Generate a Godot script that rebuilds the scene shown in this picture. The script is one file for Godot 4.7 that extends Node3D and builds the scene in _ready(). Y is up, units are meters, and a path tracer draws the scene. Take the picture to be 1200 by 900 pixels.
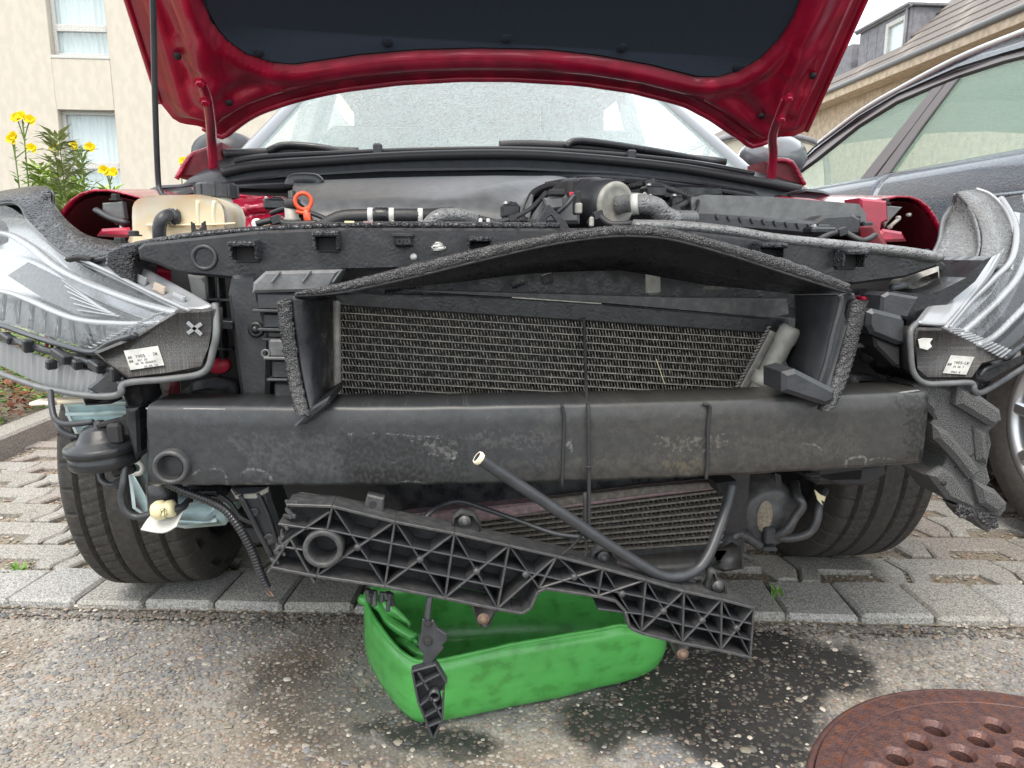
extends Node3D

var M := {}
var taken := {}
var rng := RandomNumberGenerator.new()
var fn := FastNoiseLite.new()
var fn2 := FastNoiseLite.new()

func _ready():
	rng.seed = 7
	fn.seed = 3; fn.frequency = 1.0; fn.fractal_octaves = 4
	fn2.seed = 11; fn2.frequency = 1.0; fn2.fractal_octaves = 2
	# camera
	var cam := Camera3D.new(); cam.name = "camera"; add_child(cam)
	cam.position = Vector3(-0.147, 0.735, 0.947)
	cam.rotation_degrees = Vector3(-10.2, -5.2, 0)
	cam.fov = 56.8; cam.near = 0.02; cam.far = 400.0
	# overcast sky
	var we := WorldEnvironment.new(); we.name = "world_environment"
	var env := Environment.new()
	env.background_mode = Environment.BG_SKY
	var sm := ProceduralSkyMaterial.new()
	sm.sky_top_color = Color(0.95, 0.975, 1.0); sm.sky_horizon_color = Color(0.93, 0.95, 0.955); sm.sky_curve = 0.3
	sm.ground_bottom_color = Color(0.3, 0.29, 0.28); sm.ground_horizon_color = Color(0.6, 0.6, 0.6)
	sm.sky_energy_multiplier = 1.0
	var sky := Sky.new(); sky.sky_material = sm; env.sky = sky
	env.tonemap_mode = Environment.TONE_MAPPER_LINEAR
	env.tonemap_exposure = 2.6
	env.sdfgi_enabled = true; env.ssao_enabled = true; env.ssil_enabled = true
	we.environment = env; add_child(we)
	var sun := DirectionalLight3D.new(); sun.name = "sun"; add_child(sun)
	sun.rotation_degrees = Vector3(-62, -18, 0)
	sun.light_energy = 0.45; sun.light_color = Color(1.0, 0.97, 0.93); sun.light_angular_distance = 30.0; sun.shadow_enabled = true
	materials()
	ground()
	far_buildings()
	plants()
	grey_car()
	red_car()
	loose_things()

# ---------------------------------------------------------------- helpers
func S(smooth := false) -> SurfaceTool:
	var s := SurfaceTool.new(); s.begin(Mesh.PRIMITIVE_TRIANGLES); s.set_smooth_group(0 if smooth else -1); return s

func numbered(n: String) -> String:
	if not taken.has(n):
		taken[n] = 0; return n
	taken[n] += 1
	return "%s_%03d" % [n, taken[n]]

func part(n: String, s, mt, par: Node = null, label := "") -> MeshInstance3D:
	var o := MeshInstance3D.new()
	if s is SurfaceTool:
		s.generate_normals()
		o.mesh = s.commit()
	else:
		o.mesh = s
	o.material_override = mt
	if par == null:
		o.name = numbered(n); add_child(o)
	else:
		var k := n; var i := 0
		while par.has_node(NodePath(k)):
			i += 1; k = "%s_%03d" % [n, i]
		o.name = k; par.add_child(o)
	if label: o.set_meta("label", label)
	return o

func tag(o: Node, label: String, category := "", group := "") -> Node:
	o.set_meta("label", label)
	if category: o.set_meta("category", category)
	if group: o.set_meta("group", group)
	return o

func thing(n: String, label: String, category: String, at := Vector3.ZERO, group := "") -> Node3D:
	var o := Node3D.new(); o.name = numbered(n); add_child(o); o.position = at
	tag(o, label, category, group)
	return o

func struct(o: Node, kind := "structure") -> Node:
	o.set_meta("kind", kind); return o

func tri(s: SurfaceTool, a: Vector3, b: Vector3, c: Vector3):
	s.add_vertex(a); s.add_vertex(b); s.add_vertex(c)

func quad(s: SurfaceTool, a: Vector3, b: Vector3, c: Vector3, d: Vector3):
	tri(s, a, b, c); tri(s, a, c, d)

func box(s: SurfaceTool, c: Vector3, size: Vector3, b := Basis(), bev := 0.002):
	var h := size / 2.0
	bev = minf(bev, minf(h.x, minf(h.y, h.z)) * 0.6)
	var p := func(v: Vector3) -> Vector3: return c + b * v
	for ax in 3:
		var e1 := (ax + 1) % 3; var e2 := (ax + 2) % 3
		for sg in [-1.0, 1.0]:
			var q := []
			for k in [[-1, -1], [-1, 1], [1, 1], [1, -1]]:
				var v := Vector3(); v[ax] = sg * h[ax]; v[e1] = k[0] * (h[e1] - bev); v[e2] = k[1] * (h[e2] - bev); q.append(p.call(v))
			if sg > 0: quad(s, q[0], q[1], q[2], q[3])
			else: quad(s, q[3], q[2], q[1], q[0])
	for ax in 3:
		var e1 := (ax + 1) % 3; var e2 := (ax + 2) % 3
		for s1 in [-1.0, 1.0]:
			for s2 in [-1.0, 1.0]:
				var q := []
				for k in [[-1, 0], [1, 0], [1, 1], [-1, 1]]:
					var v := Vector3(); v[ax] = k[0] * (h[ax] - bev)
					v[e1] = s1 * (h[e1] - (bev if k[1] else 0.0)); v[e2] = s2 * (h[e2] - (0.0 if k[1] else bev)); q.append(p.call(v))
				if s1 * s2 > 0: quad(s, q[3], q[2], q[1], q[0])
				else: quad(s, q[0], q[1], q[2], q[3])
	for sx in [-1.0, 1.0]:
		for sy in [-1.0, 1.0]:
			for sz in [-1.0, 1.0]:
				var sg := Vector3(sx, sy, sz)
				var q := []
				for ax in 3:
					var v := Vector3()
					for k in 3: v[k] = sg[k] * (h[k] - (0.0 if k == ax else bev))
					q.append(p.call(v))
				if sx * sy * sz < 0: tri(s, q[0], q[1], q[2])
				else: tri(s, q[2], q[1], q[0])

# a bar of rectangular section from a to b; w along side direction, t along the other
func bar(s: SurfaceTool, a: Vector3, b: Vector3, w: float, t: float, up := Vector3(0, 0, 1), bev := 0.001):
	var x := (b - a).normalized(); var y := up.cross(x).normalized(); var z := x.cross(y)
	box(s, (a + b) / 2.0, Vector3(a.distance_to(b), w, t), Basis(x, y, z), bev)

func inset(poly: Array, d: float) -> Array:
	var n := poly.size(); var out := []; var ar := 0.0
	for i in n: ar += poly[i].cross(poly[(i + 1) % n])
	var sg := 1.0 if ar > 0 else -1.0
	for i in n:
		var p0: Vector2 = poly[(i + n - 1) % n]; var p1: Vector2 = poly[i]; var p2: Vector2 = poly[(i + 1) % n]
		var d1 := (p1 - p0).normalized(); var d2 := (p2 - p1).normalized()
		var n1 := Vector2(-d1.y, d1.x) * sg; var n2 := Vector2(-d2.y, d2.x) * sg
		var m := n1 + n2
		var k := m.length_squared()
		out.append(p1 + (m * (2.0 / k) * d if k > 0.5 else n1 * d))
	return out

# outline in the xy plane of xf, extruded from z0 (back) to z1 (front)
func prism(s: SurfaceTool, poly: Array, z0: float, z1: float, bev := 0.002, xf := Transform3D()):
	var n := poly.size()
	var ar := 0.0
	for i in n: ar += poly[i].cross(poly[(i + 1) % n])
	if ar < 0:
		poly = poly.duplicate(); poly.reverse()
	var inn := inset(poly, bev)
	var tri_i := Geometry2D.triangulate_polygon(PackedVector2Array(inn))
	if tri_i.is_empty():
		inn = poly; tri_i = Geometry2D.triangulate_polygon(PackedVector2Array(poly))
	var P := func(v: Vector2, z: float) -> Vector3: return xf * Vector3(v.x, v.y, z)
	for i in range(0, tri_i.size(), 3):
		tri(s, P.call(inn[tri_i[i]], z1), P.call(inn[tri_i[i + 2]], z1), P.call(inn[tri_i[i + 1]], z1))
		tri(s, P.call(inn[tri_i[i]], z0), P.call(inn[tri_i[i + 1]], z0), P.call(inn[tri_i[i + 2]], z0))
	for i in n:
		var j := (i + 1) % n
		quad(s, P.call(inn[j], z1), P.call(inn[i], z1), P.call(poly[i], z1 - bev), P.call(poly[j], z1 - bev))
		quad(s, P.call(poly[j], z1 - bev), P.call(poly[i], z1 - bev), P.call(poly[i], z0 + bev), P.call(poly[j], z0 + bev))
		quad(s, P.call(poly[j], z0 + bev), P.call(poly[i], z0 + bev), P.call(inn[i], z0), P.call(inn[j], z0))

func smooth_path(pts: Array, sub: int) -> Array:
	if sub <= 1 or pts.size() < 3: return pts
	var out := []
	var n := pts.size()
	for i in n - 1:
		var p0 = pts[maxi(i - 1, 0)]; var p1 = pts[i]; var p2 = pts[i + 1]; var p3 = pts[mini(i + 2, n - 1)]
		for k in sub:
			out.append(p1.cubic_interpolate(p2, p0, p3, float(k) / sub))
	out.append(pts[n - 1])
	return out

# a round tube along a path; ridged > 0 makes a corrugated hose with that pitch
func tube(s: SurfaceTool, path: Array, r: float, seg := 10, sub := 6, ridged := 0.0, flat := 1.0, r_end := -1.0):
	var pts := smooth_path(path, sub)
	if ridged > 0.0:
		var fine := []; var left := 0.0
		for i in pts.size() - 1:
			var L: float = pts[i].distance_to(pts[i + 1])
			var t := left
			while t < L:
				fine.append(pts[i].lerp(pts[i + 1], t / L)); t += ridged / 4.0
			left = t - L
		fine.append(pts[-1]); pts = fine
	var n := pts.size()
	var up := Vector3(0, 1, 0)
	var prev := []
	for i in n:
		var d: Vector3 = (pts[mini(i + 1, n - 1)] - pts[maxi(i - 1, 0)]).normalized()
		if absf(d.dot(up)) > 0.95: up = Vector3(0, 0, 1) if absf(d.z) < 0.9 else Vector3(1, 0, 0)
		var x := up.cross(d).normalized(); var y := d.cross(x); up = y
		var rr := r if r_end < 0 else lerpf(r, r_end, float(i) / (n - 1))
		if ridged > 0.0: rr *= [1.0, 1.0, 0.86, 0.86][i % 4]
		var ring := []
		for k in seg:
			var a := TAU * k / seg
			ring.append(pts[i] + x * cos(a) * rr + y * sin(a) * rr * flat)
		if i > 0:
			for k in seg:
				var j := (k + 1) % seg
				quad(s, prev[j], prev[k], ring[k], ring[j])
		else:
			for k in range(1, seg - 1): tri(s, ring[0], ring[k], ring[k + 1])
		prev = ring
	for k in range(1, seg - 1): tri(s, prev[0], prev[k + 1], prev[k])

# revolve [Vector2(radius, height)] about the y axis of xf
func lathe(s: SurfaceTool, prof: Array, xf := Transform3D(), seg := 24, a0 := 0.0, a1 := TAU):
	for k in seg:
		var t0 := lerpf(a0, a1, float(k) / seg); var t1 := lerpf(a0, a1, float(k + 1) / seg)
		if k == seg - 1 and a1 - a0 > 6.28: t1 = a0
		for i in prof.size() - 1:
			var p: Vector2 = prof[i]; var q: Vector2 = prof[i + 1]
			var A := xf * Vector3(p.x * cos(t0), p.y, p.x * sin(t0)); var B := xf * Vector3(p.x * cos(t1), p.y, p.x * sin(t1))
			var C := xf * Vector3(q.x * cos(t1), q.y, q.x * sin(t1)); var D := xf * Vector3(q.x * cos(t0), q.y, q.x * sin(t0))
			if p.x > 1e-5: tri(s, A, B, C)
			if q.x > 1e-5: tri(s, A, C, D)

func along(at: Vector3, axis: Vector3) -> Transform3D:
	var y := axis.normalized()
	var x := y.cross(Vector3(0, 0, 1) if absf(y.z) < 0.9 else Vector3(1, 0, 0)).normalized()
	return Transform3D(Basis(x, y, x.cross(y)), at)

func rod(s: SurfaceTool, a: Vector3, b: Vector3, r: float, seg := 12, ch := 0.002):
	var h := a.distance_to(b); ch = minf(ch, r * 0.5)
	lathe(s, [Vector2(0, 0), Vector2(r - ch, 0), Vector2(r, ch), Vector2(r, h - ch), Vector2(r - ch, h), Vector2(0, h)], along(a, b - a), seg)

# rows of points -> smooth sheet; thick > 0 makes a solid shell (moved against the normal)
func sheet(s: SurfaceTool, rows: Array, thick := 0.0, wrap := false):
	var nr := rows.size(); var nc: int = rows[0].size()
	var lim := nc if wrap else nc - 1
	if thick == 0.0:
		for i in nr - 1:
			for j in lim:
				var k := (j + 1) % nc
				quad(s, rows[i][j], rows[i][k], rows[i + 1][k], rows[i + 1][j])
		return
	var back := []
	for i in nr:
		var r := []
		for j in nc:
			var du: Vector3 = rows[i][(j + 1) % nc if wrap else mini(j + 1, nc - 1)] - rows[i][(j + nc - 1) % nc if wrap else maxi(j - 1, 0)]
			var dv: Vector3 = rows[mini(i + 1, nr - 1)][j] - rows[maxi(i - 1, 0)][j]
			r.append(rows[i][j] + du.cross(dv).normalized() * thick)
		back.append(r)
	for i in nr - 1:
		for j in lim:
			var k := (j + 1) % nc
			quad(s, rows[i][j], rows[i][k], rows[i + 1][k], rows[i + 1][j])
			quad(s, back[i + 1][j], back[i + 1][k], back[i][k], back[i][j])
		if not wrap:
			quad(s, rows[i][0], rows[i + 1][0], back[i + 1][0], back[i][0])
			quad(s, rows[i + 1][nc - 1], rows[i][nc - 1], back[i][nc - 1], back[i + 1][nc - 1])
	for j in lim:
		var k := (j + 1) % nc
		quad(s, rows[0][k], rows[0][j], back[0][j], back[0][k])
		quad(s, rows[nr - 1][j], rows[nr - 1][k], back[nr - 1][k], back[nr - 1][j])

# finer rows from a net of control points
func net(ctrl: Array, su: int, sv: int) -> Array:
	var cols := []
	for row in ctrl: cols.append(smooth_path(row, su))
	var n: int = cols[0].size()
	var out := []
	for j in n:
		var line := []
		for i in cols.size(): line.append(cols[i][j])
		line = smooth_path(line, sv)
		for i in line.size():
			if j == 0: out.append([])
			out[i].append(line[i])
	return out

func sub2(pts: Array, sub: int, closed := false) -> Array:
	if not closed: return smooth_path(pts, sub)
	var out := []
	var n := pts.size()
	for i in n:
		for k in sub:
			out.append(pts[i].cubic_interpolate(pts[(i + 1) % n], pts[(i + n - 1) % n], pts[(i + 2) % n], float(k) / sub))
	return out

func bolt(s: SurfaceTool, at: Vector3, axis: Vector3, r: float, h: float):
	lathe(s, [Vector2(0, h), Vector2(r * 0.85, h), Vector2(r, h * 0.8), Vector2(r, h * 0.3), Vector2(r * 1.5, h * 0.25), Vector2(r * 1.5, 0)], along(at, axis), 6)

func torus(s: SurfaceTool, at: Vector3, axis: Vector3, R: float, r: float, seg := 24, a0 := 0.0, a1 := TAU):
	var prof := []
	for k in 9: prof.append(Vector2(R + r * cos(TAU * k / 8), r * sin(TAU * k / 8)))
	lathe(s, prof, along(at, axis), seg, a0, a1)

# ---------------------------------------------------------------- materials
func ramp(cols: Array, offs: Array) -> Gradient:
	var g := Gradient.new(); g.colors = PackedColorArray(cols); g.offsets = PackedFloat32Array(offs); return g

func noise_tex(freq: float, oct: int, g: Gradient, size := 512, type := FastNoiseLite.TYPE_SIMPLEX_SMOOTH, sd := 1) -> NoiseTexture2D:
	var t := NoiseTexture2D.new(); var n := FastNoiseLite.new()
	n.noise_type = type; n.frequency = freq; n.fractal_octaves = oct; n.seed = sd
	t.width = size; t.height = size; t.seamless = true; t.noise = n; t.color_ramp = g
	return t

func grey(v: float) -> Color: return Color(v, v, v)

func mk(col: Color, rough: float, metal := 0.0) -> StandardMaterial3D:
	var m := StandardMaterial3D.new()
	m.albedo_color = col.linear_to_srgb(); m.roughness = rough; m.metallic = metal
	m.uv1_triplanar = true; m.uv1_world_triplanar = true; m.uv1_scale = Vector3(3, 3, 3)
	return m

func bumpy(m: StandardMaterial3D, t: Texture2D, k: float):
	m.normal_enabled = true; m.normal_texture = t; m.normal_scale = k

func droplet_map(size: int, count: int, r0: float, r1: float, sd: int) -> ImageTexture:
	var h := PackedFloat32Array(); h.resize(size * size)
	var rg := RandomNumberGenerator.new(); rg.seed = sd
	for i in count:
		var r := lerpf(r0, r1, pow(rg.randf(), 2.5)); var cx := rg.randf() * size; var cy := rg.randf() * size
		var st := rg.randf_range(0.75, 1.3)
		var n := int(ceil(r * 1.4))
		for dy in range(-n, n + 1):
			for dx in range(-n, n + 1):
				var d := sqrt(dx * dx * st + dy * dy / st) / r
				if d < 1.0:
					var x := posmod(int(cx) + dx, size); var y := posmod(int(cy) + dy, size)
					h[y * size + x] = maxf(h[y * size + x], sqrt(1.0 - d * d) * r / r1)
	var im := Image.create_empty(size, size, false, Image.FORMAT_RGB8)
	for y in size:
		for x in size:
			var v := h[y * size + x]; im.set_pixel(x, y, Color(v, v, v))
	im.bump_map_to_normal_map(6.0)
	return ImageTexture.create_from_image(im)

func materials():
	var speck := noise_tex(0.12, 3, ramp([grey(0.78), grey(0.88), grey(1.0)], [0.2, 0.5, 0.85]))
	var blot := noise_tex(0.02, 6, ramp([grey(0.84), grey(0.92), grey(1.0)], [0.2, 0.5, 0.85]))
	var dust := noise_tex(0.02, 5, ramp([Color(0.74, 0.74, 0.76), Color(0.83, 0.83, 0.84), Color(1, 0.98, 0.96)], [0.25, 0.55, 0.9]), 512, FastNoiseLite.TYPE_SIMPLEX_SMOOTH, 5)
	var rough_var := noise_tex(0.02, 4, ramp([grey(0.35), grey(0.6), grey(1.0)], [0.2, 0.5, 0.8]), 512, FastNoiseLite.TYPE_SIMPLEX_SMOOTH, 9)
	var grain := NoiseTexture2D.new()
	grain.width = 512; grain.height = 512; grain.seamless = true; grain.as_normal_map = true; grain.bump_strength = 4.0
	var gn := FastNoiseLite.new(); gn.frequency = 0.09; gn.fractal_octaves = 3; grain.noise = gn
	var dents := NoiseTexture2D.new()
	dents.width = 512; dents.height = 512; dents.seamless = true; dents.as_normal_map = true; dents.bump_strength = 6.0
	var dn := FastNoiseLite.new(); dn.frequency = 0.015; dn.fractal_octaves = 2; dents.noise = dn
	var drops := droplet_map(512, 1300, 2.5, 9.0, 4)
	var drops_fine := droplet_map(512, 5200, 1.5, 5.0, 8)
	M.speck = speck; M.grain = grain; M.drops = drops
	var m: StandardMaterial3D
	# plastics and rubber
	m = mk(Color(0.026, 0.028, 0.032), 0.55); m.albedo_texture = dust; m.roughness_texture = rough_var; m.roughness = 0.55; bumpy(m, grain, 0.08); M.plastic = m
	m = mk(Color(0.042, 0.045, 0.051), 0.4); m.albedo_texture = blot; bumpy(m, grain, 0.08); M.grey_plastic = m
	m = mk(Color(0.15, 0.155, 0.16), 0.38); m.albedo_texture = blot; bumpy(m, grain, 0.08); M.pale_plastic = m
	m = mk(Color(0.04, 0.043, 0.049), 0.22); m.albedo_texture = dust; m.uv1_scale = Vector3(4.5, 4.5, 4.5); bumpy(m, drops_fine, 1.8); M.wet_plastic = m
	m = mk(Color(0.2, 0.205, 0.21), 0.28); m.albedo_texture = blot; m.uv1_scale = Vector3(4, 4, 4); bumpy(m, drops_fine, 1.2); M.wet_grey = m
	m = mk(Color(0.02, 0.02, 0.022), 0.7); M.dark = m
	m = mk(Color(0.025, 0.025, 0.027), 0.5); bumpy(m, grain, 0.15); M.rubber = m
	m = mk(Color(0.066, 0.061, 0.055), 0.75); m.albedo_texture = dust; m.uv1_scale = Vector3(5, 5, 5); bumpy(m, grain, 0.5); M.tyre = m
	m = mk(Color(0.022, 0.032, 0.05), 0.95); m.albedo_texture = speck; bumpy(m, grain, 0.6); m.uv1_scale = Vector3(8, 8, 8); M.felt = m
	# open-cell foam, wet
	var foam_t := noise_tex(0.16, 2, ramp([grey(0.1), grey(0.18), grey(0.4), grey(1.0)], [0.3, 0.5, 0.62, 0.8]), 512, FastNoiseLite.TYPE_SIMPLEX, 21)
	m = mk(Color(0.2, 0.2, 0.21), 0.45); m.albedo_texture = foam_t; m.uv1_scale = Vector3(6, 6, 6); bumpy(m, grain, 1.3); M.foam = m
	m = mk(Color(0.17, 0.172, 0.175), 0.85); m.albedo_texture = noise_tex(0.2, 2, ramp([grey(0.35), grey(0.7), grey(1.0)], [0.25, 0.5, 0.75]), 512, FastNoiseLite.TYPE_SIMPLEX, 23); m.uv1_scale = Vector3(5, 5, 5); bumpy(m, grain, 0.9); M.bead_foam = m
	# paint
	m = mk(Color(0.47, 0.011, 0.05), 0.28, 0.15); m.clearcoat_enabled = true; m.clearcoat = 0.6; m.clearcoat_roughness = 0.12; m.albedo_texture = noise_tex(0.008, 3, ramp([grey(0.8), grey(1.0)], [0.3, 0.7])); M.red = m
	m = m.duplicate(); m.uv1_scale = Vector3(4, 4, 4); bumpy(m, drops, 1.4); m.roughness = 0.22; M.red_wet = m
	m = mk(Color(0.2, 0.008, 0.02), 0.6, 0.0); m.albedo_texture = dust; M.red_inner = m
	m = mk(Color(0.06, 0.072, 0.097), 0.3, 0.35); m.clearcoat_enabled = true; m.clearcoat_roughness = 0.1; m.uv1_scale = Vector3(4, 4, 4); bumpy(m, drops_fine, 1.6); M.grey_paint = m
	m = mk(Color(0.15, 0.14, 0.145), 0.45); m.uv1_scale = Vector3(10, 10, 10); bumpy(m, drops_fine, 0.4); M.grey_trim = m
	# metals
	m = mk(Color(0.55, 0.55, 0.55), 0.35, 0.9); m.albedo_texture = blot; M.steel = m
	m = mk(Color(0.42, 0.40, 0.36), 0.6, 0.25); m.albedo_texture = dust; bumpy(m, dents, 0.25); M.alu = m
	m = mk(Color(0.42, 0.41, 0.37), 0.6, 0.2); m.albedo_texture = blot; m.uv1_scale = Vector3(5, 5, 5); bumpy(m, grain, 0.2); M.pale_alu = m
	m = mk(Color(0.29, 0.265, 0.23), 0.7, 0.1); m.albedo_texture = noise_tex(0.06, 4, ramp([grey(0.35), grey(0.7), grey(1.0)], [0.25, 0.5, 0.8])); M.fin = m
	m = mk(Color(0.6, 0.61, 0.63), 0.3, 0.85); m.uv1_scale = Vector3(2, 2, 2); M.rim = m
	m = mk(Color(0.2, 0.182, 0.155), 0.75); m.albedo_texture = dust; m.uv1_scale = Vector3(8, 8, 8); bumpy(m, dents, 0.5); M.dirty = m
	m = mk(Color(0.24, 0.165, 0.12), 0.7, 0.2); m.albedo_texture = speck; M.rusty = m
	m = mk(Color(0.66, 0.66, 0.63), 0.5); m.albedo_texture = blot; M.white = m
	m = mk(Color(0.8, 0.755, 0.645), 0.4); m.albedo_texture = noise_tex(0.006, 3, ramp([Color(0.96, 0.9, 0.8), grey(1.0)], [0.3, 0.65])); m.subsurf_scatter_enabled = true; m.subsurf_scatter_strength = 0.3; M.cream = m
	m = mk(Color(0.58, 0.76, 0.79), 0.35); m.albedo_texture = blot.duplicate(); m.subsurf_scatter_enabled = true; m.subsurf_scatter_strength = 0.25; M.pale_blue = m
	m = mk(Color(0.66, 0.6, 0.36), 0.4); M.yellowish = m
	m = mk(Color(0.78, 0.09, 0.03), 0.4); M.orange = m
	m = mk(Color(0.5, 0.03, 0.06), 0.5); M.dull_red = m
	m = mk(Color(0.36, 0.25, 0.265), 0.6); m.albedo_texture = dust; m.uv1_scale = Vector3(7, 7, 7); M.pinkish = m
	m = mk(Color(0.085, 0.37, 0.085), 0.26); m.albedo_texture = noise_tex(0.018, 5, ramp([Color(0.84, 0.84, 0.8), Color(0.95, 0.96, 0.94), grey(1.0)], [0.2, 0.4, 0.7]), 512, FastNoiseLite.TYPE_SIMPLEX_SMOOTH, 31); m.uv1_scale = Vector3(2.2, 3, 2.2); bumpy(m, grain, 0.04); M.green = m
	m = StandardMaterial3D.new(); m.albedo_texture = beam_paint(); m.albedo_color = grey(0.75); m.roughness = 0.4; m.texture_repeat = false; M.beam = m
	m = mk(Color(0.33, 0.32, 0.31), 0.65); m.albedo_texture = dust; m.uv1_scale = Vector3(9, 9, 9); bumpy(m, grain, 0.5); M.scrape = m
	m = mk(Color(0.08, 0.081, 0.082), 0.42); m.albedo_texture = dust; m.uv1_scale = Vector3(6, 6, 6); bumpy(m, grain, 0.15); M.worn = m
	m = mk(Color(0.11, 0.12, 0.135), 0.35); m.clearcoat_enabled = true; m.clearcoat_roughness = 0.1; M.silver_paint = m
	# lamp
	m = mk(Color(0.36, 0.37, 0.385), 0.26, 0.8); M.chrome = m
	m = mk(Color(0.04, 0.043, 0.05), 0.3, 0.2); M.dark_chrome = m
	m = mk(Color(0.3, 0.31, 0.325), 0.18, 0.2); M.light_guide = m
	m = mk(Color(0.16, 0.155, 0.155), 0.5); m.albedo_texture = noise_tex(0.25, 1, ramp([grey(0.5), grey(1.0)], [0.35, 0.65]), 512, FastNoiseLite.TYPE_CELLULAR, 2); m.uv1_scale = Vector3(6, 6, 6); M.bezel = m
	m = mk(Color(0.40, 0.33, 0.27), 0.4); m.uv1_scale = Vector3(9, 9, 9); bumpy(m, drops, 0.5); M.amber = m
	m = StandardMaterial3D.new(); m.albedo_color = Color(0.93, 0.96, 0.97, 0.035); m.roughness = 0.05; m.transparency = BaseMaterial3D.TRANSPARENCY_ALPHA; m.metallic_specular = 0.36
	m.uv1_triplanar = true; m.uv1_world_triplanar = true; m.uv1_scale = Vector3(4, 4, 4); bumpy(m, drops, 0.5); M.lens = m
	# glass
	m = StandardMaterial3D.new(); m.albedo_color = Color(0.52, 0.61, 0.59, 0.46); m.roughness = 0.06; m.transparency = BaseMaterial3D.TRANSPARENCY_ALPHA; m.metallic_specular = 0.7
	m.uv1_triplanar = true; m.uv1_world_triplanar = true; m.uv1_scale = Vector3(4, 4, 4); bumpy(m, drops_fine, 0.5); M.windscreen = m
	m = m.duplicate(); m.albedo_color = Color(0.62, 0.76, 0.68, 0.3); m.roughness = 0.08; m.metallic_specular = 0.7; M.car_glass = m
	m = StandardMaterial3D.new(); m.albedo_color = Color(0.75, 0.85, 0.85, 0.12); m.roughness = 0.03; m.transparency = BaseMaterial3D.TRANSPARENCY_ALPHA; M.pane = m
	# buildings
	m = mk(Color(0.58, 0.535, 0.46), 0.9); m.albedo_texture = noise_tex(0.01, 5, ramp([grey(0.97), grey(1.0)], [0.3, 0.7]), 512, FastNoiseLite.TYPE_SIMPLEX_SMOOTH, 41); m.uv1_scale = Vector3(1.3, 0.6, 1.3); bumpy(m, grain, 0.12); M.render_wall = m
	m = mk(Color(0.62, 0.5, 0.38), 0.9); m.uv1_scale = Vector3(0.6, 0.6, 0.6); m.albedo_texture = blot; M.tan_wall = m
	m = mk(Color(0.74, 0.7, 0.58), 0.8); M.cream_wall = m
	m = mk(Color(0.24, 0.24, 0.265), 0.7); m.uv1_scale = Vector3(0.7, 0.7, 0.7); m.albedo_texture = blot; M.zinc = m
	m = mk(Color(0.2, 0.175, 0.16), 0.8); m.albedo_texture = blot; M.roof_tile = m
	m = mk(Color(0.27, 0.235, 0.21), 0.8); m.albedo_texture = blot; M.roof_tile2 = m
	m = mk(Color(0.78, 0.84, 0.86), 0.9); m.backlight_enabled = true; m.backlight = Color(0.3, 0.3, 0.3); M.curtain = m
	m = mk(Color(0.2, 0.24, 0.23), 0.9); M.shade = m
	# ground
	m = mk(Color(0.44, 0.425, 0.39), 0.85); m.albedo_texture = noise_tex(0.45, 2, ramp([grey(0.55), grey(0.85), grey(1.0)], [0.2, 0.5, 0.75]), 512, FastNoiseLite.TYPE_VALUE, 51); m.uv1_scale = Vector3(2.3, 2.3, 2.3); bumpy(m, grain, 0.3); M.block = m
	m = m.duplicate(); m.albedo_color = Color(0.40, 0.38, 0.34).linear_to_srgb(); M.block2 = m
	m = m.duplicate(); m.albedo_color = Color(0.40, 0.36, 0.325).linear_to_srgb(); M.block3 = m
	m = m.duplicate(); m.albedo_color = Color(0.47, 0.465, 0.445).linear_to_srgb(); M.kerb = m
	m = mk(Color(0.3, 0.26, 0.2), 0.95); m.albedo_texture = speck; m.uv1_scale = Vector3(2, 2, 2); bumpy(m, grain, 1.0); M.grit = m
	m = mk(Color(0.11, 0.105, 0.1), 0.9); m.uv1_scale = Vector3(1, 1, 1); m.albedo_texture = speck; M.far_ground = m
	m = mk(Color(0.5, 0.5, 0.5), 0.7); m.vertex_color_use_as_albedo = true; m.albedo_color = Color.WHITE; M.pebble = m
	m = mk(Color(0.5, 0.5, 0.5), 0.6); m.vertex_color_use_as_albedo = true; m.albedo_color = Color.WHITE; m.backlight_enabled = true; m.backlight = Color(0.15, 0.2, 0.05); M.leaf = m
	m = mk(Color(0.1, 0.16, 0.03), 0.6); M.stem = m
	m = mk(Color(0.85, 0.68, 0.01), 0.6); m.backlight_enabled = true; m.backlight = Color(0.4, 0.35, 0.0); M.petal = m
	m = mk(Color(0.18, 0.105, 0.092), 0.26, 0.25); m.albedo_texture = noise_tex(0.02, 5, ramp([Color(0.78, 0.76, 0.8), Color(0.88, 0.86, 0.88), Color(1, 0.84, 0.72)], [0.25, 0.55, 0.85]), 512, FastNoiseLite.TYPE_SIMPLEX_SMOOTH, 61); m.uv1_scale = Vector3(4, 4, 4); m.roughness_texture = rough_var; m.roughness = 0.75; bumpy(m, grain, 0.5); M.iron = m

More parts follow.
